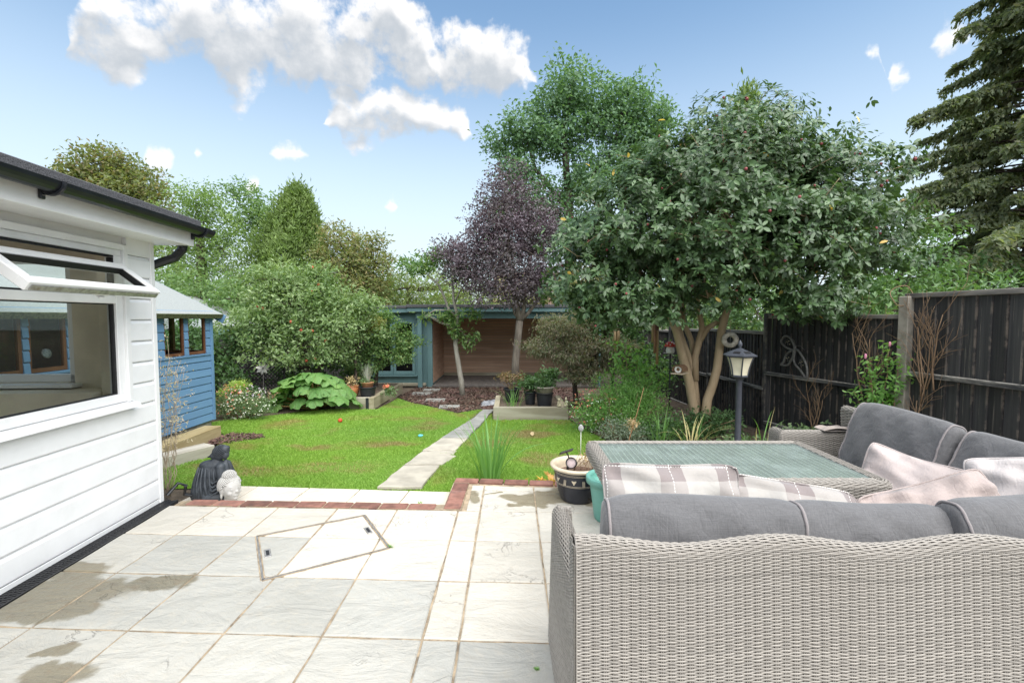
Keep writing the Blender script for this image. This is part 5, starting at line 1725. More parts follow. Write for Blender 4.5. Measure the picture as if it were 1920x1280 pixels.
tree('green_acer', 'layered green maple in front of the glazed doors', 'tree', (-3.35, 11.0, -.45), [([(-3.35, 11, -.5), (-3.3, 11, .2), (-3.2, 10.95, .8)], [.05, .045, .03])],
     [(-3.0, 10.8, 1.2, .62, .5, .34), (-2.55, 10.75, .92, .42, .4, .26), (-3.3, 10.7, .8, .6, .5, .3), (-3.7, 10.7, 1.3, .6, .5, .38), (-2.75, 10.75, .58, .42, .4, .22), (-3.5, 10.6, .42, .6, .4, .26), (-3.05, 10.8, 1.55, .35, .3, .18), (-4.0, 10.5, .7, .5, .4, .3)],
     800, 14, .07, .06, M_ACER, M_BARKD, 18, inner=.3, twigs=60, wr=.6, sp=dict(out=.35, up=.8, jit=.4, flat=.45), twig_r=.006)
tree('yellowing_acer', 'small maple with yellowing leaves beside the apple tree', 'tree', (-3.6, 10.4, -.42), [([(-3.6, 10.4, -.45), (-3.6, 10.4, .6)], [.04, .03])],
     [(-3.55, 10.3, 1.55, .5, .4, .25), (-3.15, 10.3, 1.4, .3, .3, .2), (-3.9, 10.2, 1.25, .4, .4, .25)], 170, 14, .06, .055, leafmat('yellowing_leaf', [(.14, .20, .05), (.22, .24, .06), (.30, .24, .07), (.16, .2, .05)], .5, .4), M_BARKD, 19, inner=.3, twigs=30, wr=.6, sp=dict(up=.8, flat=.5), twig_r=.006)
tree('hedge_shrub', 'dark leafy climber mass between the shed and the trellis', 'shrub', (-6.3, 9.6, -.35), [([(-6.3, 9.6, -.4), (-6.3, 9.6, .6)], [.05, .03])],
     [(-6.3, 9.5, .7, .55, .5, .6), (-6.8, 9.7, 1.1, .5, .5, .5), (-5.9, 9.3, .35, .5, .4, .35), (-5.6, 9.6, 1.1, .5, .4, .3), (-7.3, 9.8, .9, .5, .5, .6)], 330, 13, .085, .10, M_SHRUB, M_BARKD, 20, inner=.3, twigs=60)
tree('low_bush', 'small rounded dark green bush below the trellis', 'shrub', (-5.45, 8.95, -.33), [([(-5.45, 8.95, -.35), (-5.45, 8.95, .0)], [.02, .015])],
     [(-5.45, 8.9, .05, .38, .3, .30), (-5.15, 8.95, -.1, .25, .25, .2)], 190, 13, .04, .05, M_SHRUB, M_BARKD, 22, inner=.3, twigs=20, lobe_limbs=False)
tree('shade_shrub', 'dark shrub in the shade under the apple tree', 'shrub', (-4.6, 10.9, -.45), [([(-4.6, 10.9, -.45), (-4.6, 10.9, .2)], [.03, .02])],
     [(-4.8, 10.9, .25, .6, .4, .5), (-3.9, 11.2, .2, .6, .4, .5), (-5.5, 11.1, .3, .5, .4, .6)], 220, 13, .09, .10, M_SHRUB, M_BARKD, 23, inner=.3, twigs=20, lobe_limbs=False)
# ---- belt of garden trees behind the summerhouse
back = [('bamboo_clump', 'yellow-green bamboo rising behind the summerhouse roof', M_BAMBOO, [(-3.9, 17, 2.6, .9, .7, 1.0), (-2.6, 17, 2.5, .9, .7, .9), (-1.3, 17.2, 2.3, .9, .7, .8), (-4.8, 17, 2.3, .7, .7, .9), (-.2, 17.2, 2.2, .8, .7, .7)], .14, .22),
        ('hazel_shrub', 'mid-green tree behind the brown conifers', M_LIME, [(-6.6, 18.5, 3.0, 1.2, .9, 1.0), (-5.2, 18.5, 2.4, 1.1, .9, 1.0), (-6.0, 18.5, 1.6, 1.3, .9, 1.0)], .14, .45),
        ('hawthorn_tree', 'bushy green tree just behind the blue shed roof', M_LIME, [(-9.9, 14.5, 2.1, 1.2, 1, 1.1), (-8.6, 14.2, 2.0, 1.0, 1, .9), (-11.3, 14.6, 2.2, 1.0, 1, 1.0), (-9.4, 14.2, 1.0, 1.5, 1, .8)], .13, .45),
        ('bronze_hazel', 'orange-tinged tree at the extension corner behind the shed', M_ASH, [(-12.7, 15, 2.6, 1.1, 1, 1.2), (-13.9, 15, 2.0, 1.0, 1, 1.4), (-12.4, 14.8, 1.4, .9, .9, .9)], .14, .45),
        ('red_tinged_shrub', 'reddish green shrub behind the summerhouse right of the plum', M_BROWN, [(.9, 16.8, 2.3, .8, .7, .6), (2.1, 16.8, 2.6, .9, .7, .8), (3.3, 16.6, 2.6, .9, .8, .9), (.1, 17.5, 2.0, .6, .6, .5)], .14, .45),
        ('rear_hedge', 'dark green hedge behind the camellia at the end of the garden', M_SHRUB, [(3.6, 13.8, 1.4, 1.2, .8, 1.4), (5.4, 13.5, 1.6, 1.3, .9, 1.6), (7.2, 13.3, 1.6, 1.3, .9, 1.5), (4.5, 14.5, 2.8, 1.3, .9, 1.0)], .14, .5)]
for i, (nm, lb, mt, lob, lf_, wr_) in enumerate(back):
    c = lob[0]
    tree(nm, lb, 'tree' if 'tree' in lb else 'shrub', (c[0], c[1], -.6), [([(c[0], c[1], -.6), (c[0], c[1], c[2])], [.08, .04])], lob, 130 * len(lob), 13, .13, lf_, mt, M_BARKD, 60 + i, inner=.35, twigs=40, wr=wr_)
# far-off wood closing the horizon
rng = np.random.default_rng(90)
lob = []
for x in np.arange(-62, 66, 4.2):
    lob.append((x + rng.uniform(-1, 1), 48 + rng.uniform(-3, 3), rng.uniform(1.5, 3.2), 3.2, 2.2, rng.uniform(2.5, 4.2)))
C, d, k = clusters(lob, 2600, rng, .5)
P_, ax, nn = spread(C, d, 9, .45, rng)
o = leaf_cloud('distant_trees', P_, ax, nn, rng.uniform(.4, .8, len(P_)), .6, M_LIME, None)
tag(o, 'far band of garden trees along the horizon', 'trees', kind='stuff')

# ================================================================== RATTAN SET
def rattan_mat(name, c):
    m, t, b, out = mat_new(name)
    g = N(t, 'ShaderNodeNewGeometry')
    k = fmath(t, 'MULTIPLY_ADD', g.outputs['Random Per Island'], .35, .82)
    cc = mixrgb(t, 1.0, c, mixrgb(t, noise(t, 60, 3, .6, worldpos(t)), (.85, .84, .82), (1.1, 1.09, 1.08)), 'MULTIPLY')
    h = N(t, 'ShaderNodeHueSaturation')
    L(t, k, h.inputs['Value'])
    L(t, cc, h.inputs['Color'])
    L(t, h.outputs[0], b.inputs['Base Color'])
    b.inputs['Roughness'].default_value = .45
    b.inputs['Specular IOR Level'].default_value = .4
    return m


M_RATTAN = rattan_mat('grey_rattan_strand', (.29, .268, .243))
M_RATBACK = plain('dark_base_gap_shade', (.05, .042, .037), .8, .2, 30, .0)  # dark brown for base boxes, and for shade painted behind the weave


def fabric(name, c, scale=520, var=.12, rough=.9, wr=.5):
    m, t, b, out = mat_new(name)
    v = objvec(t)
    w1 = noise(t, scale, 2, .6, vmath(t, 'MULTIPLY', v, (1, .08, 1)))
    w2 = noise(t, scale, 2, .6, vmath(t, 'MULTIPLY', v, (.08, 1, 1)))
    f = fmath(t, 'ADD', fmath(t, 'MULTIPLY', w1, .5), fmath(t, 'MULTIPLY', w2, .5))
    cc = mixrgb(t, sstep(t, f, .3, .7), tuple(x * (1 - var) for x in c), tuple(x * (1 + var) for x in c))
    cc = mixrgb(t, sstep(t, noise(t, 5, 4, .6, v), .4, .7, 0, .2), cc, tuple(x * 1.15 for x in c))
    cr_ = noise(t, 7, 3, .5, vmath(t, 'MULTIPLY', v, (1.6, .35, 1)), 1.5)
    cre = sstep(t, fmath(t, 'ABSOLUTE', fmath(t, 'SUBTRACT', cr_, .5)), 0, .05)
    L(t, cc, b.inputs['Base Color'])
    b.inputs['Roughness'].default_value = rough
    b.inputs['Specular IOR Level'].default_value = .2
    b.inputs['Sheen Weight'].default_value = .25
    bump(t, b, fmath(t, 'ADD', fmath(t, 'ADD', fmath(t, 'MULTIPLY', noise(t, 9, 4, .55, v, .6), wr), fmath(t, 'MULTIPLY', cre, .06 * wr)), fmath(t, 'MULTIPLY', f, .06)), .55, .03)
    return m


M_GREYFAB = fabric('grey_cushion_fabric', (.125, .123, .127), 300, .16, .9, .8)
M_PIPE = fabric('piping_fabric', (.25, .225, .225))
M_PINK = fabric('blush_velvet', (.37, .305, .285), 300, .1, .55, .7)
M_PINKPALE = fabric('pale_blush_fabric', (.43, .37, .355), 300, .08, .7, .6)
M_PINKWHITE = fabric('whitish_blush_fabric', (.55, .50, .485), 300, .06, .7, .6)


def tartan():
    m, t, b, out = mat_new('check_fabric')
    c = N(t, 'ShaderNodeTexCoord')
    sp = N(t, 'ShaderNodeSeparateXYZ')
    L(t, c.outputs['Object'], sp.inputs[0])

    def band(s, per, w0, off):
        f = fmath(t, 'FRACT', fmath(t, 'MULTIPLY_ADD', s, 1 / per, off))
        return fmath(t, 'LESS_THAN', f, w0)
    a, bb = band(sp.outputs[0], .26, .46, .31), band(sp.outputs[1], .26, .46, .2)
    base = mixrgb(t, a, (.43, .41, .385), (.345, .315, .30))
    both = fmath(t, 'MULTIPLY', a, bb)
    cc = mixrgb(t, bb, base, mixrgb(t, a, (.365, .34, .32), (.235, .20, .195)))
    l1 = fmath(t, 'MULTIPLY', band(sp.outputs[0], .26, .011, .08), band(sp.outputs[1], .012, .6, 0))
    l2 = fmath(t, 'MULTIPLY', band(sp.outputs[1], .26, .011, .0), band(sp.outputs[0], .012, .6, 0))
    cc = mixrgb(t, fmath(t, 'MAXIMUM', l1, l2), cc, (.80, .78, .74))
    f = noise(t, 400, 2, .6, c.outputs['Object'])
    cc = mixrgb(t, sstep(t, f, .3, .7, 0, .2), cc, mixrgb(t, 1.0, cc, (.8, .8, .8), 'MULTIPLY'))
    L(t, cc, b.inputs['Base Color'])
    b.inputs['Roughness'].default_value = .95
    b.inputs['Specular IOR Level'].default_value = .15
    b.inputs['Sheen Weight'].default_value = .3
    bump(t, b, fmath(t, 'ADD', noise(t, 8, 3, .55, c.outputs['Object'], .5), fmath(t, 'MULTIPLY', f, .1)), .35, .03)
    return m


M_TARTAN = tartan()


def rounded_path(pts, r, n=7):
    out = []
    for i, p in enumerate(pts):
        p = np.array(p, float)
        if i in (0, len(pts) - 1):
            out.append(p)
            continue
        a, b = np.array(pts[i - 1], float), np.array(pts[i + 1], float)
        d0, d1 = unit(a - p), unit(b - p)
        s, e = p + d0 * r, p + d1 * r
        for k in range(n + 1):
            t = k / n
            out.append((1 - t) ** 2 * s + 2 * t * (1 - t) * p + t * t * e)
    return np.array(out)


def path_eval(path, u):
    seg = np.diff(path, axis=0)
    L_ = np.hypot(seg[:, 0], seg[:, 1])
    cum = np.concatenate([[0], np.cumsum(L_)])
    x = np.interp(u, cum, path[:, 0])
    y = np.interp(u, cum, path[:, 1])
    e = .004
    x2, y2 = np.interp(np.clip(u + e, 0, cum[-1]), cum, path[:, 0]), np.interp(np.clip(u + e, 0, cum[-1]), cum, path[:, 1])
    x1, y1 = np.interp(np.clip(u - e, 0, cum[-1]), cum, path[:, 0]), np.interp(np.clip(u - e, 0, cum[-1]), cum, path[:, 1])
    tx, ty = x2 - x1, y2 - y1
    l = np.maximum(np.hypot(tx, ty), 1e-9)
    return x, y, -ty / l, tx / l, cum[-1]


def path_len(path):
    return float(np.hypot(*np.diff(path, axis=0).T).sum())


def weave(name, S, U, V_, parent, p=.0052, stake=.0285, samp=4, amp=.0027, back=True):
    """woven skin over the surface S(u, v): strands along u passing over and under the stakes"""
    nr = int(V_ / p)
    p = V_ / nr
    ns = max(2, int(round(U / stake)))
    stake = U / ns
    nu = ns * samp + 1
    u = np.linspace(0, U, nu)
    rows = (np.arange(nr) + .5) * p
    uu, vv = np.meshgrid(u, rows)
    e = 1e-3
    Pm = S(uu, vv)
    dU = S(np.clip(uu + e, 0, U), vv) - S(np.clip(uu - e, 0, U), vv)
    dV = S(uu, np.clip(vv + e, 0, V_)) - S(uu, np.clip(vv - e, 0, V_))
    dU, dV = unit(dU), unit(dV)
    Nn = unit(np.cross(dV, dU))
    j = np.arange(nr)[:, None]
    ph = np.pi * uu / stake + np.pi * (j % 2)
    w = np.cos(ph)
    off = amp * w
    # strands close up where they dive behind a stake
    sway = (.10 * p) * np.sin(np.pi * uu / stake) * np.where(j % 2, 1, -1)
    hw = p * .42
    ctr = Pm + Nn * off[..., None] + dV * sway[..., None]
    A = ctr - dV * hw - Nn * .0012
    B = ctr - dV * hw * .45 + Nn * .0012
    C = ctr + dV * hw * .45 + Nn * .0012
    D = ctr + dV * hw - Nn * .0012
    vs = np.stack([A, B, C, D], 2)          # nr, nu, 4, 3
    idx = np.arange(nr * nu * 4).reshape(nr, nu, 4)
    fs = []
    for k in range(3):
        fs.append(np.stack([idx[:, :-1, k], idx[:, 1:, k], idx[:, 1:, k + 1], idx[:, :-1, k + 1]], -1).reshape(-1, 4))
    o = fast_mesh(name, vs.reshape(-1, 3), np.concatenate(fs), M_RATTAN, parent, smooth=True)
    tag(o, kind='stuff')
    # upright stakes, in pairs
    sv = np.linspace(0, V_, max(6, int(V_ / .03)))
    Pl, F = [], []
    base = 0
    for s in range(ns + 1):
        for dd in (-.0028, .0028):
            us = np.full(len(sv), np.clip(s * stake + dd, 0, U))
            c = S(us, sv)
            du = unit(S(np.clip(us + e, 0, U), sv) - S(np.clip(us - e, 0, U), sv))
            dv = unit(S(us, np.clip(sv + e, 0, V_)) - S(us, np.clip(sv - e, 0, V_)))
            n_ = unit(np.cross(dv, du))
            Pl.append(np.stack([c - du * .0022 - n_ * .002, c + n_ * .0002, c + du * .0022 - n_ * .002], 1).reshape(-1, 3))
            m = len(sv)
            ii = base + np.arange(m * 3).reshape(m, 3)
            for k in range(2):
                F.append(np.stack([ii[:-1, k], ii[:-1, k + 1], ii[1:, k + 1], ii[1:, k]], -1))
            base += m * 3
    so = fast_mesh('stakes', np.concatenate(Pl), np.concatenate(F), M_RATTAN, parent)
    tag(so, kind='stuff')
    if back:
        nv2 = max(4, int(V_ / .04))
        nu2 = max(4, int(U / .03))
        uu, vv = np.meshgrid(np.linspace(0, U, nu2), np.linspace(0, V_, nv2))
        Pm = S(uu, vv)
        dU = S(np.clip(uu + e, 0, U), vv) - S(np.clip(uu - e, 0, U), vv)
        dV = S(uu, np.clip(vv + e, 0, V_)) - S(uu, np.clip(vv - e, 0, V_))
        Pm = Pm - unit(np.cross(unit(dV), unit(dU))) * .006
        idx = np.arange(nu2 * nv2).reshape(nv2, nu2)
        f = np.stack([idx[:-1, :-1], idx[:-1, 1:], idx[1:, 1:], idx[1:, :-1]], -1).reshape(-1, 4)
        fast_mesh('weave_gap_shade', Pm.reshape(-1, 3), f, M_RATBACK, parent)  # added dark sheet that stands for shade in the weave's gaps
    return o


def wall_surface(path, H0, hfun, r, lean, drop):
    """upright panel with a rolled top along a plan path (outside on the left of travel)"""
    Vt = H0 + math.pi * r + drop

    def S(u, v):
        x, y, nx, ny, _ = path_eval(path, u)
        h = hfun(u) if hfun is not None else np.full_like(u, H0)
        k = h / H0
        th = np.clip((v - H0) / r, 0, math.pi)
        z = np.where(v < H0, v * k, np.where(v < H0 + math.pi * r, h + r * np.sin(th), h - (v - H0 - math.pi * r)))
        o = np.where(v < H0, lean * v / H0, np.where(v < H0 + math.pi * r, lean + r - r * np.cos(th), lean + 2 * r))
        return np.stack([x - nx * o, y - ny * o, z], -1)
    return S, Vt


SO = thing('rattan_corner_sofa', 'grey woven rattan corner sofa standing on the patio, seen from behind', 'sofa', (1.4, 1.9, .0))
org = np.array([1.4, 1.9, 0.0])


def rel(S):
    return lambda u, v: S(u, v) - org


# near back: long panel, rolled wavy top, rounded left corner
pth = rounded_path([(3.0, 1.26), (.192, 1.26)], .05)
Lb = path_len(pth)


def wave(u):
    x = 3.0 - u
    return .782 + .014 * np.cos((x - .22) / .595 * 2 * np.pi)


S, Vt = wall_surface(pth, .80, wave, .038, .055, .10)
weave('back_weave', rel(S), Lb, Vt, SO)
# woven end of the back
def S_end(u, v):
    return np.stack([.186 + 0 * u, 1.268 + .055 * v / .80 + u, v], -1)


weave('end_weave', rel(S_end), .10, .815, SO)
# left arm
pth = rounded_path([(.184, 1.345), (.172, 2.09), (.27, 2.09)], .04)
S, Vt = wall_surface(pth, .595, None, .036, .015, .06)
weave('arm_weave', rel(S), path_len(pth), Vt, SO)
# far arm of the side wing
pth = rounded_path([(2.80, 3.40), (2.03, 3.40), (2.03, 3.56)], .04)
S, Vt = wall_surface(pth, .595, None, .04, .01, .06)
weave('arm_weave', rel(S), path_len(pth), Vt, SO, p=.008, samp=3)
# back of the side wing, seen from inside
pth = rounded_path([(2.62, 1.4), (2.62, 3.5)], .03)
S, Vt = wall_surface(pth, .78, None, .036, -.06, .4)
weave('back_weave', rel(S), path_len(pth), Vt, SO, p=.011, samp=3, stake=.04)
MB().box(.30 - 1.4, 2.6 - 1.4, 1.42 - 1.9, 2.08 - 1.9, .06, .33).build('seat_base', M_RATBACK, SO)
MB().box(2.06 - 1.4, 2.6 - 1.4, 2.085 - 1.9, 3.38 - 1.9, .06, .33).build('seat_base', M_RATBACK, SO)


# ---------------------------------------------------------------- cushions
def soft_box(w, h, t, ex=3.4, bulge=.16, seed=0, nx=22, ny=16, nz=6, wrinkle=.009):
    """plump box cushion: local x width, y height, z thickness"""
    r = random.Random(seed)
    ph = [r.uniform(0, 6) for _ in range(8)]
    mb = MB()

    def P_(a, b, c):
        m_ = max(abs(b), abs(c))
        f = m_ / ((abs(b) ** ex + abs(c) ** ex) ** (1 / ex)) if m_ > 0 else 1.0
        e_ = 1 - .10 * abs(a) ** 9
        x, y, z = a * (1 - .012 * m_ ** 6), b * f * e_ * (1 + .02 * math.sin(3 * a + ph[5])), c * f * e_
        if abs(a) > .999:
            x *= 1 + .03 * (1 - b * b) * (1 - c * c)
        z *= .86 + bulge * (1 - a * a) * (1 - b * b)
        wv = wrinkle * (math.sin(9 * a + 5 * b + ph[0]) * .6 + math.sin(17 * a - 8 * b + ph[1]) * .4 + math.sin(6 * a + 21 * b + ph[2]) * .3) * (1 - .6 * (a * a + b * b) / 2)
        return (x * w / 2, y * h / 2 + wv * .6 * abs(c) * 0, z * t / 2 + wv * (1 if c > 0 else -1) * abs(c))
    g = lambda fn, nu, nv: mb.grid(fn, nu, nv)
    T = lambda q: 2 * q - 1
    g(lambda u, v: P_(T(u), T(v), 1), nx, ny)
    g(lambda u, v: P_(T(1 - u), T(v), -1), nx, ny)
    g(lambda u, v: P_(T(u), 1, T(1 - v)), nx, nz)
    g(lambda u, v: P_(T(u), -1, T(v)), nx, nz)
    g(lambda u, v: P_(1, T(u), T(v)), ny, nz)
    g(lambda u, v: P_(-1, T(u), T(1 - v)), ny, nz)
    me = mb.mesh('cushion', True)
    bm = bmesh.new()
    bm.from_mesh(me)
    bmesh.ops.remove_doubles(bm, verts=bm.verts, dist=.0005)
    bmesh.ops.recalc_face_normals(bm, faces=bm.faces)
    bm.to_mesh(me)
    bm.free()
    # piping loops round both faces
    loops = []
    for c in (.965, -.965):
        loop = []
        for k in range(64):
            a = 2 * math.pi * k / 64
            ca, sa = math.cos(a), math.sin(a)
            m_ = max(abs(ca), abs(sa))
            q = Vector(P_(c, ca / m_, sa / m_))
            loop.append(Vector((q.x, q.y * 1.008, q.z * 1.02)))
        loops.append(loop + [loop[0]])
    return me, loops


def back_cushion(label, w, h, t, M, seed, name='back_cushion'):
    me, loops = soft_box(w, h, t, seed=seed)
    me.name = name
    T = thing(name, label, 'cushion', M.translation, 0, 'grey back cushions on the corner sofa')
    T.matrix_world = M
    link('cover', me, M_GREYFAB, T)
    for lp in loops:
        MB().tube(lp, .0055, 6, False).build('piping', M_PIPE, T, True)
    return T


def pillow(label, w, h, t, M, mat, seed, pipe=None, pinch=.05, wrinkle=.008, name='throw_pillow'):
    r = random.Random(seed)
    ph = [r.uniform(0, 6) for _ in range(8)]

    def P_(a, b, s):
        rc = 1 - .075 * (a * a * b * b) ** 3
        x = a * (1 - pinch * (1 - b * b)) * rc
        y = b * (1 - pinch * (1 - a * a)) * rc
        th = max(0, (1 - abs(a) ** 2.4)) ** .55 * max(0, (1 - abs(b) ** 2.4)) ** .55
        wr = wrinkle * (math.sin(7 * a + 9 * b + ph[0]) + .6 * math.sin(15 * a - 6 * b + ph[1]) + .5 * math.sin(5 * a + 19 * b + ph[2])) * (.35 + .65 * (1 - th)) * min(1, th * 4)
        sag = .03 * math.sin(3 * a + ph[3]) * b * b + .02 * math.sin(4 * b + ph[4]) * a
        return (x * w / 2, y * h / 2, s * (th * t / 2) + wr + sag)
    mb = MB()
    n = 30
    mb.grid(lambda u, v: P_(2 * u - 1, 2 * v - 1, 1), n, n)
    mb.grid(lambda u, v: P_(1 - 2 * u, 2 * v - 1, -1), n, n)
    me = mb.mesh(name, True)
    bm = bmesh.new()
    bm.from_mesh(me)
    bmesh.ops.remove_doubles(bm, verts=bm.verts, dist=.0004)
    bmesh.ops.recalc_face_normals(bm, faces=bm.faces)
    bm.to_mesh(me)
    bm.free()
    T = thing(name, label, 'pillow', M.translation, 0, 'loose pillows on the corner sofa')
    T.matrix_world = M
    link('cover', me, mat, T)
    lp = []
    for k in range(96):
        q = k / 24
        i, f = int(q), q - int(q)
        a, b = [(2 * f - 1, -1), (1, 2 * f - 1), (1 - 2 * f, 1), (-1, 1 - 2 * f)][i]
        lp.append(Vector(P_(a, b, 1)))
    MB().tube(lp + [lp[0]], .0045, 6, False).build('piping', pipe or mat, T, True)
    return T


def pose(loc, rx=0, ry=0, rz=0):
    return Matrix.Translation(loc) @ Euler((R(rx), R(ry), R(rz)), 'XYZ').to_matrix().to_4x4()


# near row, seen over the woven back (local y is up after the 90 degree tip)
back_cushion('grey back cushion at the left end of the near sofa row', .70, .50, .17, pose((.675, 1.56, .612), 80, 0, -2), 1)
back_cushion('grey back cushion in the middle of the near sofa row', .58, .48, .17, pose((1.285, 1.57, .592), 76, 2, 1), 2)
back_cushion('grey back cushion at the right end of the near sofa row', .62, .50, .18, pose((1.86, 1.56, .612), 80, 0, 2), 3)
# side wing along the fence
back_cushion('grey back cushion at the far end by the woven arm', .68, .50, .17, pose((2.40, 2.80, .680), 72, 0, -90), 4)
back_cushion('grey back cushion of the side wing nearest the corner', .64, .50, .17, pose((2.44, 2.12, .655), 70, 0, -90), 5)
pillow('checked taupe and cream pillow at the left end of the sofa', .60, .56, .17, pose((.66, 1.80, .625), 76, 2, 3), M_TARTAN, 11, wrinkle=.018)
pillow('checked taupe and cream pillow second from the left, lying lower', .58, .54, .16, pose((1.21, 1.86, .535), 66, 9, -3), M_TARTAN, 12, wrinkle=.018)
pillow('blush velvet pillow tilted behind the near grey cushions', .56, .50, .17, pose((1.88, 1.90, .545), 60, -19, -8), M_PINK, 13, wrinkle=.02)
pillow('pale blush pillow leaning on the side wing beside the glass table', .52, .50, .17, pose((2.16, 2.40, .52), 56, 10, -52), M_PINKPALE, 14, wrinkle=.016)
pillow('whitish blush pillow at the right edge in the sofa corner', .52, .52, .17, pose((2.36, 1.92, .64), 68, -12, -40), M_PINKWHITE, 15, wrinkle=.016)
# seat pads
for (nm, x0, x1, y0, y1) in (('seat pad of the near row, mostly hidden', .31, 2.02, 1.66, 2.10), ('seat pad of the side wing under the pale pillow', 2.04, 2.44, 2.12, 3.37)):
    me, lp = soft_box(x1 - x0, y1 - y0, .13, ex=7, seed=9)
    T = thing('seat_cushion', 'grey ' + nm, 'cushion', ((x0 + x1) / 2, (y0 + y1) / 2, .395))
    link('cover', me, M_GREYFAB, T)
# a folded dark cloth on the far arm
cl = MB().grid(lambda u, v: ((u - .5) * .22, (v - .5) * .12, .012 * math.sin(u * 9) * math.sin(v * 7) + .03 * math.sin(math.pi * u) * (.6 + .4 * math.sin(6 * v))), 16, 10)
cl.grid(lambda u, v: ((.5 - u) * .22, (v - .5) * .12, -.004), 16, 10)
o = cl.build('folded_cloth', fabric('taupe_cloth', (.33, .28, .25)), smooth=True, loc=(2.48, 3.46, .642))
tag(o, 'crumpled taupe cloth lying on the far woven arm', 'cloth')

# ---------------------------------------------------------------- table
TB = thing('rattan_table', 'woven rattan garden table with a greenish glass top', 'table', (1.215, 2.63, 0))
TX, TY, TZ = .725, .40, .672
pth = rounded_path([(-.2, -TY), (-TX, -TY), (-TX, TY), (TX, TY), (TX, -TY), (-.201, -TY)], .035)
# outside on the left of travel: walk clockwise seen from above
pth = rounded_path([(0.0, -TY), (-TX, -TY), (-TX, TY), (TX, TY), (TX, -TY), (0.001, -TY)], .075)


def Srim(u, v):
    x, y, nx, ny, _ = path_eval(pth, u)
    r = .028
    hh = .052
    th = np.clip((v - hh) / r, 0, math.pi / 2)
    z = np.where(v < hh, TZ - r - hh + v, TZ - r + r * np.sin(th))
    o = np.where(v < hh, 0, r - r * np.cos(th)) + np.maximum(v - hh - r * math.pi / 2, 0)
    return np.stack([x - nx * o, y - ny * o, z], -1)


weave('rim_weave', Srim, path_len(pth), .052 + .028 * math.pi / 2 + .048, TB, p=.0075, stake=.03, samp=3)
MB().box(-TX + .02, TX - .02, -TY + .02, TY - .02, TZ - .06, TZ - .022).build('table_frame', M_RATBACK, TB)
# flat weave under the glass
fs_ = MB()
M_SLAT = rattan_mat('pale_slat', (.36, .37, .345))
M_RIB = plain('pale_rib', (.78, .78, .74), .5, .1)
x = -TX + .08
k = 0
while x < TX - .075:
    fs_.box(x, x + .0195, -TY + .075, TY - .075, TZ - .021, TZ - .018 + (.001 if k % 2 else 0))
    x += .0225
    k += 1
tag(fs_.build('slats', M_SLAT, TB), kind='stuff')
fs_ = MB()
x = -TX + .10
while x < TX - .075:
    fs_.box(x, x + .005, -TY + .075, TY - .075, TZ - .0165, TZ - .0135)
    x += .034
tag(fs_.build('ribs', M_RIB, TB), kind='stuff')
fs_ = MB()
y = -TY + .08
while y < TY - .075:
    fs_.box(-TX + .075, TX - .075, y, y + .003, TZ - .017, TZ - .0155)
    y += .022
tag(fs_.build('cross_strands', M_RATTAN, TB), kind='stuff')


def table_glass():
    m, t, b, out = mat_new('green_table_glass')
    b.inputs['Base Color'].default_value = (.50, .60, .565, 1)
    b.inputs['Roughness'].default_value = .55
    v = objvec(t)
    tr = N(t, 'ShaderNodeBsdfTransparent')
    tr.inputs[0].default_value = (.82, .93, .88, 1)
    gl = N(t, 'ShaderNodeBsdfGlossy')
    L(t, sstep(t, noise(t, 9, 5, .6, v), .4, .8, .05, .35), gl.inputs['Roughness'])
    # a film of dust keeps some of the surface matt
    dust = sstep(t, noise(t, 5, 6, .65, v), .42, .75, .30, .5)
    m1 = N(t, 'ShaderNodeMixShader')
    L(t, dust, m1.inputs[0])
    L(t, tr.outputs[0], m1.inputs[1])
    L(t, b.outputs[0], m1.inputs[2])
    fr = N(t, 'ShaderNodeFresnel')
    m2 = N(t, 'ShaderNodeMixShader')
    L(t, fr.outputs[0], m2.inputs[0])
    L(t, m1.outputs[0], m2.inputs[1])
    L(t, gl.outputs[0], m2.inputs[2])
    L(t, m2.outputs[0], out.inputs[0])
    return m


gx, gy = TX - .068, TY - .068
MB().add([(-gx, -gy, TZ - .004), (gx, -gy, TZ - .004), (gx, gy, TZ - .004), (-gx, gy, TZ - .004)], [(0, 1, 2, 3)]).build('glass_top', table_glass(), TB)
for sx in (-1, 1):
    for sy in (-1, 1):
        MB().cbox(sx * (TX - .30) - .04, sx * (TX - .30) + .04, sy * (TY - .14) - .04, sy * (TY - .14) + .04, .0, TZ - .07, .01).build('leg', M_RATTAN, TB)

# ================================================================== BEDS, POTS, PLANTS, ORNAMENTS
M_TERRA = plain('orange_glaze', (.40, .16, .065), .35, .2, 8, .1, 30, dirt=(.6, .45, .35), dirt_amt=.35)
M_CLAY = plain('terracotta', (.46, .22, .12), .85, .15, 12, .3, 60)
M_BLACKPOT = plain('black_pot_plastic', (.02, .022, .026), .5, .2, 12, .1, 40)
M_STONEP = plain('grey_stoneware', (.34, .31, .27), .7, .15, 14, .2, 60)
M_NAVY = plain('navy_glaze', (.022, .024, .034), .22, .15, 6, .03, 20, spec=.5)
M_CREAMGL = plain('cream_glaze', (.62, .53, .40), .3, .1, 10, .05, 30, spec=.5)
M_TEALPL = plain('teal_plastic', (.16, .40, .335), .45, .06, 4, .03, 20)
M_POTSOIL = plain('potting_soil', (.16, .10, .075), .95, .4, 25, .8, 60, bdist=.02)
M_STATUE = plain('charcoal_stone', (.052, .060, .072), .55, .35, 14, .3, 60, dirt=(.12, .135, .15), dirt_amt=.5)
M_WHITEST = plain('white_stone', (.50, .49, .47), .8, .06, 20, .15, 70, dirt=(.42, .40, .37), dirt_amt=.4)
M_STONEFIG = plain('yellowish_stone', (.42, .38, .26), .9, .25, 20, .4, 70)
M_IRON = plain('grey_iron', (.20, .19, .18), .6, .3, 30, .3, 90, metallic=.3)
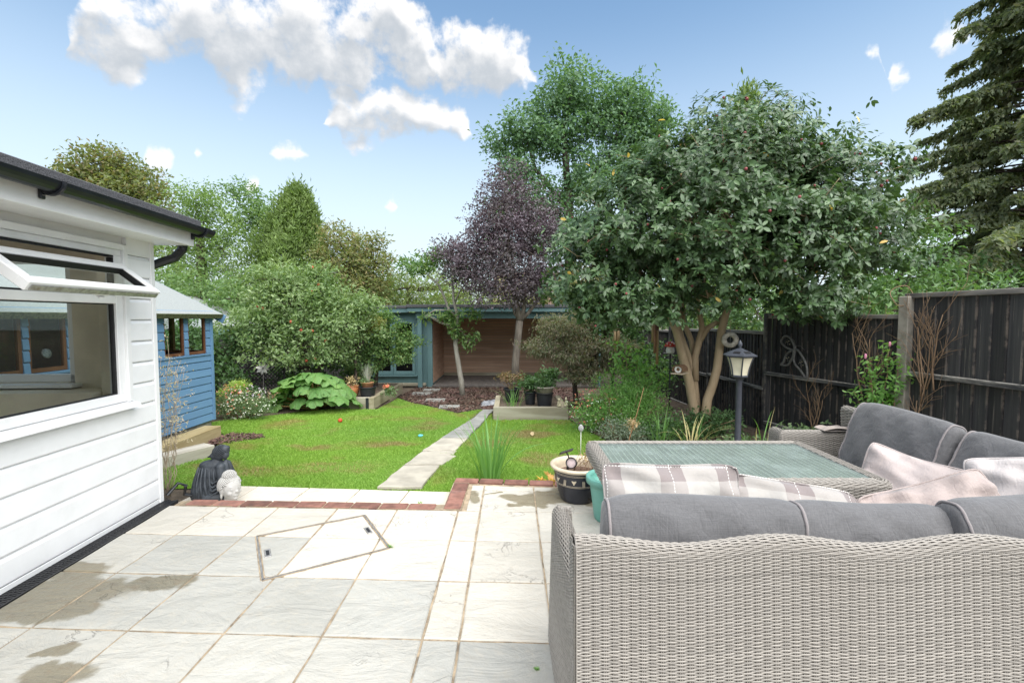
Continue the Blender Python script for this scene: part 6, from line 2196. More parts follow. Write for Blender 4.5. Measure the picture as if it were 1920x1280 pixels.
M_LAMP = plain('slate_lamp_paint', (.05, .055, .068), .45, .15, 12, .08, 50)
M_LAMPGL = plain('frosted_cream_panel', (.60, .56, .42), .4, .08, 10, .03, 20)
M_BAMB = wood('bamboo_tube', (.45, .32, .17), (.34, .22, .11), (1, 1, .2), .5, .15)
M_BAMBR = wood('reddish_bamboo_tube', (.30, .165, .10), (.22, .11, .065), (1, 1, .2), .5, .15)
M_RED = plain('red_paint', (.48, .045, .03), .35, .1, 10, .02, 20)
M_WHITEP = plain('white_paint', (.74, .72, .68), .5, .08, 12, .05, 30)
M_DRY = leafmat('dry_leaf', [(.36, .24, .12), (.45, .32, .17), (.28, .17, .08)], .8, .25, .2)
M_DRYTWIG = wood('dry_twig', (.30, .20, .125), (.20, .13, .08), (1, 1, .3), .9, .0)
M_IRIS = leafmat('iris_blade', [(.07, .18, .025), (.10, .24, .035), (.14, .29, .05)], .4, .35)
M_STRAW = leafmat('straw_blade', [(.50, .38, .14), (.55, .45, .2), (.45, .30, .1)], .6, .3)
M_RHU = None


def rhubarb_mat():
    m, t, b, out = mat_new('rhubarb_leaf')
    oi = N(t, 'ShaderNodeObjectInfo')
    v = objvec(t)
    cc = mixrgb(t, oi.outputs['Random'], (.11, .25, .06), (.21, .37, .10))
    cc = mixrgb(t, sstep(t, noise(t, 5, 4, .6, v), .4, .7, 0, .5), cc, (.10, .25, .07))
    tcc = N(t, 'ShaderNodeTexCoord')
    sx = N(t, 'ShaderNodeSeparateXYZ')
    L(t, tcc.outputs['Object'], sx.inputs[0])
    ang = fmath(t, 'ARCTAN2', sx.outputs[1], sx.outputs[0])
    vein = fmath(t, 'ABSOLUTE', fmath(t, 'SINE', fmath(t, 'MULTIPLY', ang, 4.0)))
    net = noise(t, 16, 3, .6, tcc.outputs['Object'])
    cc = mixrgb(t, sstep(t, vein, .0, .16, .55, 0), cc, (.34, .42, .18))
    cc = mixrgb(t, sstep(t, net, .42, .62, 0, .35), cc, mixrgb(t, 1.0, cc, (.62, .68, .6), 'MULTIPLY'))
    bump(t, b, fmath(t, 'ADD', fmath(t, 'MULTIPLY', net, .7), sstep(t, vein, 0, .25, 0, .6)), .8, .03)
    L(t, cc, b.inputs['Base Color'])
    b.inputs['Roughness'].default_value = .42
    tr = N(t, 'ShaderNodeBsdfTranslucent')
    L(t, mixrgb(t, 1.0, cc, (1.4, 1.5, .7), 'MULTIPLY'), tr.inputs[0])
    mx = N(t, 'ShaderNodeMixShader')
    mx.inputs[0].default_value = .25
    L(t, b.outputs[0], mx.inputs[1])
    L(t, tr.outputs[0], mx.inputs[2])
    L(t, mx.outputs[0], out.inputs[0])
    return m


# ---------------------------------------------------------------- raised beds
B1 = thing('raised_bed', 'timber sleeper raised bed holding the terracotta and lavender pots', 'raised bed', (-2.80, 9.10, -.345))
MB().cbox(-.78, -.10, .0, .10, -.02, .225, .006).build('sleeper', M_TIMBERX, B1)
MB().cbox(-.10, .0, .0, 1.25, -.02, .223, .006).build('sleeper', wood('bed_sleeper_side', (.40, .36, .26), (.27, .235, .155), (1, .1, 1), .9, .1, scale=8), B1)
MB().cbox(-.098, -.002, 1.25, 2.45, -.09, .17, .006).build('sleeper', bpy.data.materials['bed_sleeper_side'], B1)
MB().cbox(-.16, -.101, -.012, .0, -.02, .222, .004).build('corner_bracket', M_BLACKPOT, B1)
MB().box(-1.5, -.10, .10, 2.4, -.02, .175).build('soil', M_BED, B1)
B2 = thing('raised_bed', 'timber sleeper raised bed with black pots and stone figures', 'raised bed', (-.33, 7.88, -.30))
MB().cbox(.0, 1.32, .0, .10, -.02, .225, .006).build('sleeper', M_TIMBERX, B2)
MB().cbox(.0, .10, .10, 1.4, -.06, .20, .006).build('sleeper', bpy.data.materials['bed_sleeper_side'], B2)
MB().cbox(1.22, 1.32, .10, 1.4, -.06, .20, .006).build('sleeper', bpy.data.materials['bed_sleeper_side'], B2)
MB().box(.10, 1.22, .10, 1.4, -.06, .17).build('soil', M_BED, B2)


# ---------------------------------------------------------------- pots
def pot(name, label, loc, r0, r1, h, mat, rim=.02, rimh=.03, soil=True, belly=0.0, n=28, group=None):
    T = thing(name, label, 'pot', loc, 0, group)
    prof = [(0.0, .0), (r0 * .96, .0), (r0, .008)]
    for i in range(1, 9):
        t = i / 9
        prof.append((r0 + (r1 - r0) * t + belly * math.sin(math.pi * t), h * t * .97))
    prof += [(r1, h - rimh), (r1 + rim, h - rimh + .004), (r1 + rim, h - .005), (r1 + rim * .7, h), (r1 - .008, h), (r1 - .012, h - .02), (r1 * .9, h * .72), (.0, h * .72)]
    MB().lathe(prof, n).build('body', mat, T, True)
    if soil:
        MB().lathe([(.0, h - .035), (r1 * .6, h - .03), (r1 - .011, h - .04)], 20).build('soil', M_POTSOIL, T)
    return T


def tuft(parent, n, h, spread_, w_, mat, base=(0, 0, 0), seed=0, name='stems', bend=.35, droop=.0):
    """upright strappy leaves as one mesh"""
    r = np.random.default_rng(seed)
    Vv, F = [], []
    for k in range(n):
        a = r.uniform(0, 2 * np.pi)
        l = h * r.uniform(.6, 1.1)
        lean = spread_ * r.uniform(.1, 1)
        dx, dy = math.cos(a), math.sin(a)
        px, py = -dy, dx
        o = len(Vv)
        m = 5
        b0 = np.array(base) + np.array([dx, dy, 0]) * r.uniform(0, .04 if h > .1 else .008)
        for i in range(m + 1):
            t = i / m
            off = lean * (t * (1 - bend) + bend * t * t)
            c = b0 + np.array([dx * off, dy * off, l * t - droop * l * t ** 3])
            ww = w_ * (1 - t ** 2.2) * .5 + .0004
            Vv += [c + np.array([px, py, 0]) * ww, c - np.array([px, py, 0]) * ww]
            if i < m:
                F.append((o + 2 * i, o + 2 * i + 1, o + 2 * i + 3, o + 2 * i + 2))
    ob = fast_mesh(name, np.array(Vv), np.array(F), mat, parent)
    return tag(ob, kind='stuff')


def bushlet(parent, lobes, n, rad, leaf, mat, seed, name='foliage', per=9, wr=.45, sp=None, inner=.2, six=False):
    r = np.random.default_rng(seed)
    C, d, k = clusters(lobes, n, r, inner)
    P_, ax, nn = spread(C, d, per, rad, r, **(sp or {}))
    leaf_cloud(name, P_, ax, nn, r.uniform(leaf * .6, leaf * 1.3, len(P_)), wr, mat, parent, six)
    return C, d


def stems(parent, pairs, rad, mat, name='stems', wob=.05, seed=1):
    mb = MB()
    rr = random.Random(seed)
    for a, b in pairs:
        mb.tube(curve3(a, b, .0, 4, wob, rr), list(np.linspace(rad, rad * .5, 5)), 5)
    return tag(mb.build(name, mat, parent, True), kind='stuff')


P1 = pot('glazed_pot', 'orange-brown glazed pot on the left raised bed', (-3.36, 9.42, -.17), .10, .145, .25, M_TERRA, .012, .025, belly=.035)
stems(P1, [((0, 0, .2), (random.uniform(-.1, .1), random.uniform(-.1, .1), random.uniform(.3, .5))) for _ in range(14)], .004, M_DRYTWIG, 'dry_stems')
bushlet(P1, [(0, 0, .34, .12, .12, .1)], 20, .04, .06, M_DRY, 3, 'dry_leaves', 5)
P2 = pot('lavender_pot', 'square-shouldered black pot with dry lavender on the left raised bed', (-3.0, 9.36, -.17), .13, .17, .24, M_BLACKPOT, .012, .02)
pc = MB().lathe([(0, .2), (.10, .2), (.12, .32), (.13, .325), (.12, .33), (0, .31)], 20).build('clay_liner', M_CLAY, P2, True)
tuft(P2, 60, .40, .16, .007, leafmat('lavender_stem', [(.28, .26, .26), (.36, .33, .33), (.22, .2, .2)], .8, .2), (0, 0, .3), 4)
bushlet(P2, [(0, 0, .36, .14, .14, .06)], 24, .04, .05, M_HEB, 5)
gp = thing('geranium_plant', 'small plant with coral flowers behind the lavender pot', 'plant', (-2.62, 9.6, -.17))
bushlet(gp, [(0, 0, .12, .12, .1, .1)], 30, .04, .06, M_HEB, 6)
bushlet(gp, [(-.03, -.03, .22, .1, .08, .04)], 14, .02, .035, leafmat('coral_petal', [(.6, .13, .08), (.65, .22, .12)], .6, .3), 7, 'flowers', 4, .8)

P3 = pot('black_pot', 'black pot with a bronzing azalea at the back of the right raised bed', (.0, 8.75, -.13), .12, .155, .26, M_BLACKPOT, .01, .03)
stems(P3, [((0, 0, .22), (random.uniform(-.25, .25), random.uniform(-.2, .2), random.uniform(.38, .5))) for _ in range(16)], .006, M_DRYTWIG)
bushlet(P3, [(-.1, 0, .48, .16, .14, .08), (.15, 0, .46, .16, .14, .08)], 60, .04, .055, leafmat('bronze_azalea', [(.22, .09, .06), (.16, .13, .05), (.28, .14, .09), (.12, .14, .05)], .6, .3), 8)
P4 = pot('black_pot', 'small black pot between the azalea pot and the stoneware bowl', (.34, 8.45, -.13), .085, .11, .24, M_BLACKPOT, .008, .025)
bushlet(P4, [(0, 0, .38, .17, .15, .16)], 60, .045, .07, M_SHRUB, 9)
P5 = pot('stacked_pot', 'stoneware bowl set in a tall black pot above the stone figures', (.60, 8.30, -.13), .125, .155, .25, M_BLACKPOT, .008, .02, False)
MB().lathe([(.0, .18), (.13, .18), (.165, .34), (.19, .345), (.19, .365), (.175, .37), (.165, .35), (.13, .3), (0, .3)], 26).build('bowl', M_STONEP, P5, True)
bushlet(P5, [(0, 0, .48, .22, .2, .14), (.12, 0, .6, .12, .12, .1)], 80, .05, .075, M_SHRUB, 10)
stems(P5, [((0, 0, .3), (random.uniform(-.15, .15), random.uniform(-.1, .1), .55)) for _ in range(8)], .004, M_DRYTWIG)

# crumpled bag and a stone slab behind the right bed
rr = random.Random(5)
bagm = MB().grid(lambda u, v: ((u - .5) * .5 + .02 * math.sin(9 * v), (v - .5) * .3, .10 * math.sin(math.pi * u) ** .7 * math.sin(math.pi * v) ** .7 + .022 * math.sin(13 * u + 5 * v) * math.sin(11 * v - 3 * u)), 26, 18)
o = bagm.build('plastic_bag', plain('grey_bag_film', (.26, .27, .29), .25, .35, 18, .3, 40), smooth=True, loc=(-.42, 9.65, lawn_z(9.65)))
tag(o, 'crumpled grey plastic bag lying on the mulch by the purple tree', 'bag')


# ---------------------------------------------------------------- statues
def blobby(name, parts, voxel, mat, parent, smooth_it=4):
    """one continuous carved body: overlapping masses fused into one skin"""
    mb = MB()
    for p in parts:
        c, r = p[0], p[1]
        M = Euler([R(a) for a in p[2]]).to_matrix().to_4x4() if len(p) > 2 else None
        mb.ball(c, r, 16, 12, M)
    o = mb.build(name, mat, parent, True)
    md = o.modifiers.new('fuse', 'REMESH')
    md.mode = 'VOXEL'
    md.voxel_size = voxel
    md.use_smooth_shade = True
    ms = o.modifiers.new('soften', 'SMOOTH')
    ms.iterations = smooth_it
    ms.factor = .5
    return o


def capsule(a, b, r0, r1, n=6):
    a, b = Vector(a), Vector(b)
    return [(tuple(a.lerp(b, i / n)), r0 + (r1 - r0) * i / n) for i in range(n + 1)]


BS = thing('seated_statue', 'charcoal stone statue of a robed seated figure with bowed head', 'statue', (-2.66, 3.97, -.12), .15)
parts = [((-.01, 0, .06), (.165, .13, .085)), ((-.03, 0, .15), (.125, .10, .12)), ((-.01, 0, .24), (.115, .085, .11)), ((.0, 0, .315), (.112, .07, .045)), ((-.085, .0, .10), (.075, .11, .12), (0, 12, 0)), ((-.11, 0, .04), (.065, .10, .07)),
         ((.10, .04, .10), (.07, .08, .10)), ((.11, .05, .19), (.05, .06, .06)), ((.05, -.09, .05), (.12, .06, .05)), ((.12, -.03, .04), (.07, .09, .045)), ((.03, 0, .355), (.042, .042, .05))]
parts += capsule((.085, -.055, .305), (.105, -.085, .185), .036, .030) + capsule((.105, -.085, .185), (.125, -.02, .27), .028, .022) + capsule((.125, -.02, .27), (.11, -.01, .345), .022, .020)
parts += capsule((.09, .06, .30), (.13, .07, .20), .034, .028)
blobby('body', parts, .007, M_STATUE, BS, 5)
hd = blobby('head', [((.06, -.005, .415), (.060, .055, .062)), ((.085, -.005, .437), (.058, .05, .045), (0, -25, 0)), ((.105, -.01, .405), (.035, .042, .045)), ((.115, -.005, .462), (.030, .03, .022)), ((.02, -.03, .40), (.03, .02, .03)), ((.0, -.03, .398), (.022, .012, .012)), ((-.02, -.028, .392), (.014, .008, .007))], .006, M_STATUE, BS, 3)
cu = MB()
rr = random.Random(3)
for i in range(260):
    t = rr.uniform(0, 1)
    ph = i * 2.399
    zc = 1 - 1.25 * (i / 260)
    rc = math.sqrt(max(0, 1 - zc * zc))
    p = Vector((.072 + .066 * rc * math.cos(ph), -.005 + .060 * rc * math.sin(ph), .424 + .064 * zc))
    if p.x > .118 and p.z < .43:
        continue
    cu.ball(p, .0058, 5, 4)
tag(cu.build('hair_curls', M_STATUE, BS, True), kind='stuff')
fold = MB()
for k in range(9):
    a = math.radians(200 + k * 16)
    p0 = Vector((-.01 + .10 * math.cos(a), .085 * math.sin(a), .31))
    p1 = Vector((-.02 + .135 * math.cos(a + .1), .108 * math.sin(a + .1), .17))
    p2 = Vector((-.02 + .16 * math.cos(a + .25), .125 * math.sin(a + .25), .05))
    fold.tube([p0, p0.lerp(p1, .5) + Vector((0, -.004, 0)), p1, p1.lerp(p2, .5), p2], [.005, .008, .010, .011, .009], 6)
for k in range(5):
    zz = .05 + .032 * k
    fold.tube([(.01, -.125 + .006 * k, zz + .02), (.045, -.138 + .008 * k, zz), (.09, -.125 + .008 * k, zz + .025), (.115, -.09, zz + .05)], [.005, .010, .010, .006], 6)
fold.build('robe_folds', M_STATUE, BS, True)

WH = thing('buddha_head', 'white stone head with curled hair and long ear beside the dark statue', 'statue', (-2.43, 3.84, -.118), R(-24))
# local +x is the way the face looks
face = [((0, 0, .165), (.086, .076, .098)), ((.012, 0, .125), (.072, .064, .075)), ((.028, 0, .088), (.045, .046, .036)), ((.0, 0, .05), (.052, .05, .06)), ((.0, 0, .015), (.062, .058, .03)),
        ((-.008, 0, .258), (.050, .048, .040)), ((-.03, 0, .19), (.075, .074, .075)), ((.085, 0, .135), (.016, .013, .013)), ((.078, 0, .155), (.010, .009, .03)), ((.074, 0, .104), (.012, .022, .006)), ((.073, 0, .094), (.011, .018, .006)), ((.062, 0, .074), (.018, .022, .016))]
for s in (-1, 1):
    face += [((.066, s * .030, .158), (.013, .018, .009)), ((.066, s * .030, .178), (.012, .022, .005)), ((-.01, s * .076, .150), (.020, .010, .032)), ((-.008, s * .076, .105), (.012, .009, .030)), ((.045, s * .042, .125), (.026, .02, .026))]
blobby('face', face, .0048, M_WHITEST, WH, 2)
cu = MB()
for i in range(430):
    zc = 1 - 1.32 * (i / 430)
    rc = math.sqrt(max(0, 1 - zc * zc))
    ph = i * 2.399963
    x, y = rc * math.cos(ph), rc * math.sin(ph)
    p = Vector((-.012 + .090 * x, .084 * y, .172 + .094 * zc))
    hair_line = .172 + (.02 if x > .3 else -.06 if x < -.2 else -.01)
    if p.z < hair_line + (.025 if x > .6 else 0):
        continue
    cu.ball(p, .0078, 6, 4)
for i in range(90):
    zc = 1 - 1.1 * (i / 90)
    rc = math.sqrt(max(0, 1 - zc * zc))
    ph = i * 2.399963
    cu.ball((-.008 + .053 * rc * math.cos(ph), .051 * rc * math.sin(ph), .258 + .043 * zc), .0072, 6, 4)
tag(cu.build('hair_curls', M_WHITEST, WH, True), kind='stuff')

for i, (x, nm) in enumerate(((.83, 'small yellowish stone figure sitting on the bed sleeper, left one'), (.955, 'small mossy stone figure on the bed sleeper, right one'))):
    F_ = thing('stone_figure', nm, 'figure', (x, 7.94, -.078), R(20 - 60 * i), 'stone figures on the sleeper')
    blobby('body', [((0, 0, .03), (.042, .036, .032)), ((0, 0, .075), (.032, .028, .042)), ((0, -.004, .125 + .012 * i), (.024, .024, .026)), ((.028, -.02, .05), (.014, .014, .026)), ((-.028, -.02, .05), (.014, .014, .026)), ((0, -.03, .025), (.034, .02, .016))] + ([((0, 0, .165), (.010, .010, .02))] if i else [((.016, 0, .148), (.007, .006, .012)), ((-.016, 0, .148), (.007, .006, .012))]), .005, M_STONEFIG, F_, 2)

# ---------------------------------------------------------------- pots beside the table
K = thing('patterned_pot', 'large navy glazed pot with cream rim and leaf band', 'pot', (.545, 3.70, .0))
prof = [(0, .0), (.135, 0), (.142, .012), (.165, .08), (.186, .16), (.198, .235), (.203, .268)]
MB().lathe(prof, 40).build('body', M_NAVY, K, True)
MB().lathe([(.202, .262), (.224, .272), (.230, .284), (.226, .294), (.205, .298), (.190, .290), (.186, .25), (.18, .2)], 40).build('rim', M_CREAMGL, K, True)


def rad_at(z):
    return float(np.interp(z, [p[1] for p in prof], [p[0] for p in prof]))


for z in (.250, .241, .160, .151):
    MB().lathe([(rad_at(z) - .001, z - .0022), (rad_at(z) + .0016, z), (rad_at(z) - .001, z + .0022)], 40).build('band_line', M_CREAMGL, K, True)
for k in range(16):
    a = 2 * math.pi * k / 16 + .1
    z = .20
    r_ = rad_at(z) + .0006
    M = Matrix.Translation((math.cos(a) * r_, math.sin(a) * r_, z)) @ Matrix.Rotation(a + math.pi / 2, 4, 'Z') @ Matrix.Rotation(-.2, 4, 'X')
    mb = MB()
    if k % 2:
        for dx, rot in ((0, 0), (-.011, 28), (.011, -28)):
            M2 = M @ Matrix.Translation((dx, 0, .002)) @ Matrix.Rotation(R(-rot), 4, 'Y')
            mb.ball(M2.translation, (.0058, .0022, .020), 8, 6, M2.to_3x3().to_4x4())
        M2 = M @ Matrix.Translation((0, 0, -.018))
        mb.ball(M2.translation, (.005, .002, .006), 8, 5, M2.to_3x3().to_4x4())
        mb.build('leaf_motif', M_CREAMGL, K, True)
    else:
        for dx in (-.008, 0, .008):
            mb.box(dx - .0014, dx + .0014, -.002, .002, -.036, .037, M)
        mb.build('bar_motif', M_CREAMGL, K)
MB().lathe([(0, .225), (.1, .222), (.185, .21)], 24).build('soil', M_POTSOIL, K)
stems(K, [((random.uniform(-.05, .15), random.uniform(-.1, .1), .22), (random.uniform(-.02, .2), random.uniform(-.1, .12), random.uniform(.30, .42))) for _ in range(22)], .0022, M_DRYTWIG, 'dry_stems')
bushlet(K, [(.1, .0, .36, .1, .1, .06)], 18, .02, .03, M_DRY, 12, 'dry_leaves', 4)
for (x, y) in ((-.10, -.06), (-.07, -.09), (-.03, -.10), (-.12, -.02)):
    MB().ball((x, y, .228), (.028, .022, .014), 8, 6).build('pebble', plain('slate_pebble', (.14, .15, .17), .6, .2) if 'slate_pebble' not in MATS else MATS['slate_pebble'], K, True)
SLt = thing('solar_spotlight', 'black solar spotlight with a tilted panel stuck in the navy pot', 'light', (.46, 3.69, .23))
MB().tube([(0, 0, -.02), (0, 0, .06)], .010, 8).build('stake', M_BLACKPL, SLt, True)
Mh = Matrix.Translation((.035, -.02, .075)) @ Matrix.Rotation(R(-25), 4, 'Z') @ Matrix.Rotation(R(68), 4, 'X')
hd_ = MB().lathe([(0, -.045), (.03, -.042), (.040, -.01), (.046, .025), (.046, .035), (.040, .036), (.038, .02)], 22, M=Mh.to_3x3().to_4x4(), c=Mh.translation).build('lamp_head', M_BLACKPL, SLt, True)
MB().lathe([(0, .026), (.039, .024)], 22, M=Mh.to_3x3().to_4x4(), c=Mh.translation).build('lens', plain('lamp_lens', (.45, .36, .36), .15, .3, 20, 0), hd_, True)
MB().tube([(.02, -.01, .09), (.0, .0, .14), (-.008, 0, .155)], .006, 6).build('arm', M_BLACKPL, SLt, True)
MB().cbox(-.055, .055, -.04, .04, -.006, .006, .003).build('solar_panel', M_BLACKPL, SLt, loc=(-.012, 0, .165), rot=(R(-28), R(-14), .2))
tp = pot('plastic_pot', 'empty teal plastic pot behind the checked pillow', (.735, 3.32, 0), .12, .16, .325, M_TEALPL, .022, .05, False)

# ---------------------------------------------------------------- lamp post
LP = thing('lamp_post', 'slate grey garden lamp post with a cream panelled lantern', 'lamp post', (2.52, 5.0, -.15))
MB().lathe([(.0, 0), (.09, .0), (.09, .02), (.05, .05), (.034, .08), (.032, .95), (.034, .955)], 16).build('post', M_LAMP, LP, True)
MB().lathe([(.034, .945), (.036, .96), (.06, .985), (.075, 1.0), (.085, 1.005)], 16).build('collar', M_LAMP, LP, True)
zb, zt, r0, r1 = 1.005, 1.225, .088, .145
import itertools
for k in range(6):
    a0, a1 = 2 * math.pi * k / 6 + .3, 2 * math.pi * (k + 1) / 6 + .3

    def sidep(t, f, inset=0.0):
        r_ = r0 + (r1 - r0) * (t ** 1.6) - inset
        p0, p1 = (math.cos(a0) * r_, math.sin(a0) * r_), (math.cos(a1) * r_, math.sin(a1) * r_)
        return (p0[0] + (p1[0] - p0[0]) * f, p0[1] + (p1[1] - p0[1]) * f, zb + (zt - zb) * t)
    MB().grid(lambda u, v: sidep(v, u, .004), 1, 6).build('lantern_panel', M_LAMPGL, LP)
    MB().tube([sidep(t / 6, 0) for t in range(7)], .007, 6).build('lantern_rib', M_LAMP, LP, True)
MB().lathe([(.088, zb - .012), (.094, zb), (.088, zb + .012)], 6, rot=.3).build('lantern_base', M_LAMP, LP)
MB().lathe([(.145, zt - .012), (.156, zt), (.15, zt + .01)], 6, rot=.3).build('lantern_ring', M_LAMP, LP)
MB().lathe([(.178, zt), (.180, zt + .012), (.10, zt + .052), (.045, zt + .075), (.028, zt + .085), (.0, zt + .085)], 6, rot=.3).build('lantern_roof', M_LAMP, LP)
MB().lathe([(.016, zt + .08), (.014, zt + .10), (.024, zt + .118), (.022, zt + .140), (.008, zt + .168), (.0, zt + .178)], 14).build('finial', M_LAMP, LP, True)
for k in (3, 4):
    a = 2 * math.pi * (k + .5) / 6 + .3
    MB().box(-.035, .035, -.02, .02, -.002, .002, Matrix.Translation((math.cos(a) * .105, math.sin(a) * .105, zt + .044)) @ Matrix.Rotation(a + math.pi / 2, 4, 'Z') @ Matrix.Rotation(R(25), 4, 'X')).build('solar_cell', M_BLACKPL, LP)

# ---------------------------------------------------------------- hanging ornaments
def chime(label, loc, tubes, mat_list):
    T = thing('wind_chime', label, 'wind chime', loc, 0, 'bamboo wind chimes')
    MB().lathe([(0, 0), (.05, 0), (.05, .014), (0, .016)], 14).build('top_disc', M_BAMBR, T)
    for i, (a, l, r_, drop) in enumerate(tubes):
        x, y = .04 * math.cos(a), .04 * math.sin(a)
        MB().tube([(x, y, -drop), (x, y, -drop - l)], r_, 10).build('tube', mat_list[i % len(mat_list)], T, True)
        MB().tube([(x, y, 0), (x, y, -drop)], .001, 4).build('cord', M_WHITEP, T)
    MB().tube([(0, 0, .01), (0, 0, .30)], .0012, 4).build('hanging_cord', M_WHITEP, T)
    return T


chime('short pale bamboo wind chime hanging left of the climbing rose', (1.85, 8.0, 1.29), [(0, .30, .016, .02), (1.3, .36, .016, .03), (2.6, .28, .016, .015), (3.9, .34, .016, .03), (5.1, .26, .016, .02)], [M_BAMB])
chime('long reddish bamboo wind chime hanging beside the mushroom feeder', (2.34, 7.4, 1.45), [(3.3, .34, .026, .02), (4.3, .48, .022, .05), (.2, .30, .022, .02), (5.4, .55, .022, .16)], [M_BAMB, M_BAMBR, M_BAMBR, M_BAMB])
mf = thing('mushroom_feeder', 'red-capped toadstool bird feeder on a thin black pole', 'bird feeder', (2.52, 7.2, -.26))
MB().tube([(0, 0, 0), (0, 0, 1.19)], .012, 8).build('pole', M_BLACKPL, mf, True)
MB().lathe([(0, 1.185), (.055, 1.19), (.066, 1.22), (.06, 1.27), (.05, 1.30), (0, 1.30)], 18).build('stalk', M_WHITEP, mf, True)
cp_ = MB().lathe([(0, 1.295), (.088, 1.298), (.092, 1.308), (.075, 1.345), (.04, 1.375), (0, 1.385)], 20).build('cap', M_RED, mf, True)
for (a, z, r_) in ((-1.9, 1.33, .083), (-1.1, 1.35, .07), (-.3, 1.33, .083), (-1.5, 1.366, .05), (-2.6, 1.345, .075), (1, 1.34, .08)):
    MB().ball((math.cos(a) * r_, math.sin(a) * r_, z), .012, 8, 5).build('spot', M_WHITEP, cp_, True)
MB().box(-.10, -.05, -.02, .02, 1.195, 1.203).build('perch', M_WHITEP, mf)
lg = thing('log_feeder', 'small brown log bird feeder fixed to the left camellia stem', 'bird feeder', (2.42, 6.50, .70), -.7)
M_LOG = wood('log_wood', (.20, .12, .07), (.11, .062, .035), (1, .15, 1), .85, .0, scale=12)
for k in range(7):
    a = math.pi * k / 6
    MB().cbox(-.018, .018, -.10, .10, -.008, .008, .002, Matrix.Translation((math.cos(a) * .072, 0, .05 + math.sin(a) * .062)) @ Matrix.Rotation(-a + math.pi / 2, 4, 'Y')).build('roof_slat', M_LOG, lg)
MB().cbox(-.085, .085, -.14, .10, -.008, .008, .003).build('platform', wood('pale_board', (.5, .42, .31), (.4, .33, .24), (1, .2, 1), .8, 0), lg)
MB().lathe([(.026, .071), (.050, .071), (.050, .080), (.026, .080), (.026, .071)], 18, M=Matrix.Rotation(R(90), 4, 'X'), c=(0, 0, .06)).build('entrance_ring', M_WHITEP, lg)
MB().box(-.06, .06, -.07, -.065, .0, .10).build('front_panel', M_LOG, lg)
rg = thing('ceramic_ring', 'round mottled ceramic ring hanging on the right camellia stem', 'ornament', (3.11, 6.46, 1.18), R(-20))
mring = plain('mottled_ceramic', (.36, .33, .28), .6, .4, 14, .2, 50, dirt=(.18, .28, .26), dirt_amt=.7)
MB().add(*(lambda n, m: ([((.078 + .036 * math.cos(2 * math.pi * j / m)) * math.cos(2 * math.pi * i / n), .022 * math.sin(2 * math.pi * j / m), (.078 + .036 * math.cos(2 * math.pi * j / m)) * math.sin(2 * math.pi * i / n)) for i in range(n) for j in range(m)],
                        [(i * m + j, ((i + 1) % n) * m + j, ((i + 1) % n) * m + (j + 1) % m, i * m + (j + 1) % m) for i in range(n) for j in range(m)]))(28, 10)).build('ring', mring, rg, True)
MB().tube([(0, 0, .11), (.01, .04, .28)], .003, 5).build('cord', M_DRYTWIG, rg)

bf_ = thing('metal_butterfly', 'grey metal butterfly ornament mounted on the black fence', 'ornament', (4.02, 6.41, .95), math.atan2(1.85, -.51) + math.pi)
# local x runs towards the camera along the fence, z up, -y away from the boards


def wing(pts, r_=.016):
    mb = MB()
    n = 20
    P_ = [Vector(p) for p in pts]
    out = []
    m = len(P_)
    for i in range(m):
        for s in range(6):
            t = s / 6
            p0, p1, p2, p3 = P_[(i - 1) % m], P_[i], P_[(i + 1) % m], P_[(i + 2) % m]
            q = .5 * ((2 * p1) + (p2 - p0) * t + (2 * p0 - 5 * p1 + 4 * p2 - p3) * t * t + (3 * p1 - p0 - 3 * p2 + p3) * t ** 3)
            out.append((q.x, -.02, q.y))
    mb.tube(out + [out[0]], r_, 6, False)
    return mb


W4 = [[(0, .10), (-.06, .24), (-.16, .28), (-.23, .20), (-.14, .12)], [(-.02, .08), (-.13, .02), (-.18, -.10), (-.22, -.14), (-.10, -.13), (-.03, -.02)], [(.02, .10), (.12, .02), (.20, -.12), (.205, -.28), (.10, -.18), (.0, -.08)], ]
for wpts in W4:
    wob_ = wing(wpts).build('wing', M_IRON, bf_, True)
    cx_ = sum(p[0] for p in wpts) / len(wpts)
    cz_ = sum(p[1] for p in wpts) / len(wpts)
    for k in range(7):
        a = k * 2.4
        rr_ = .018 * math.sqrt(k)
        MB().ball((cx_ + rr_ * math.cos(a), -.02, cz_ + rr_ * math.sin(a)), .008, 7, 5).build('bead', M_STONEFIG if k % 2 else M_IRON, wob_, True)
MB().tube([(.02, -.022, .16), (.0, -.026, .08), (-.02, -.022, -.02)], [.012, .018, .008], 8).build('body', M_IRON, bf_, True)
MB().tube([(.02, -.022, .15), (.10, -.03, .155), (.17, -.03, .10)], .003, 5).build('antenna', M_IRON, bf_, True)
MB().tube([(.01, -.022, .16), (.0, -.03, .22), (-.06, -.03, .27)], .003, 5).build('antenna', M_IRON, bf_, True)

pw = thing('garden_spinner', 'white petalled flower spinner on a stick under the apple tree', 'spinner', (-5.24, 9.5, lawn_z(9.5)), R(20))
MB().tube([(0, 0, 0), (0, 0, .80)], .006, 6).build('stick', M_IRON, pw, True)
for k in range(8):
    a = 2 * math.pi * k / 8 + .2
    Mx = Matrix.Translation((0, -.02, .80)) @ Matrix.Rotation(a, 4, 'Y')
    mb = MB().grid(lambda u, v: tuple(Mx @ Vector(((u - .5) * .06 * math.sin(math.pi * min(1, v * .85 + .12)), .012 * (u - .5) * 2 * (.4 + v), .02 + v * .12))), 3, 7)
    mb.build('petal', M_WHITEP if k % 3 == 0 else plain('grey_petal', (.45, .44, .43), .5) if 'grey_petal' not in MATS else MATS['grey_petal'], pw, True)
MB().ball((0, -.03, .80), .016, 8, 6).build('hub', M_IRON, pw, True)
pn = thing('pinecone_stake', 'silvery pinecone ornament on a thin stake in the right lawn', 'ornament', (.815, 5.3, lawn_z(5.3)))
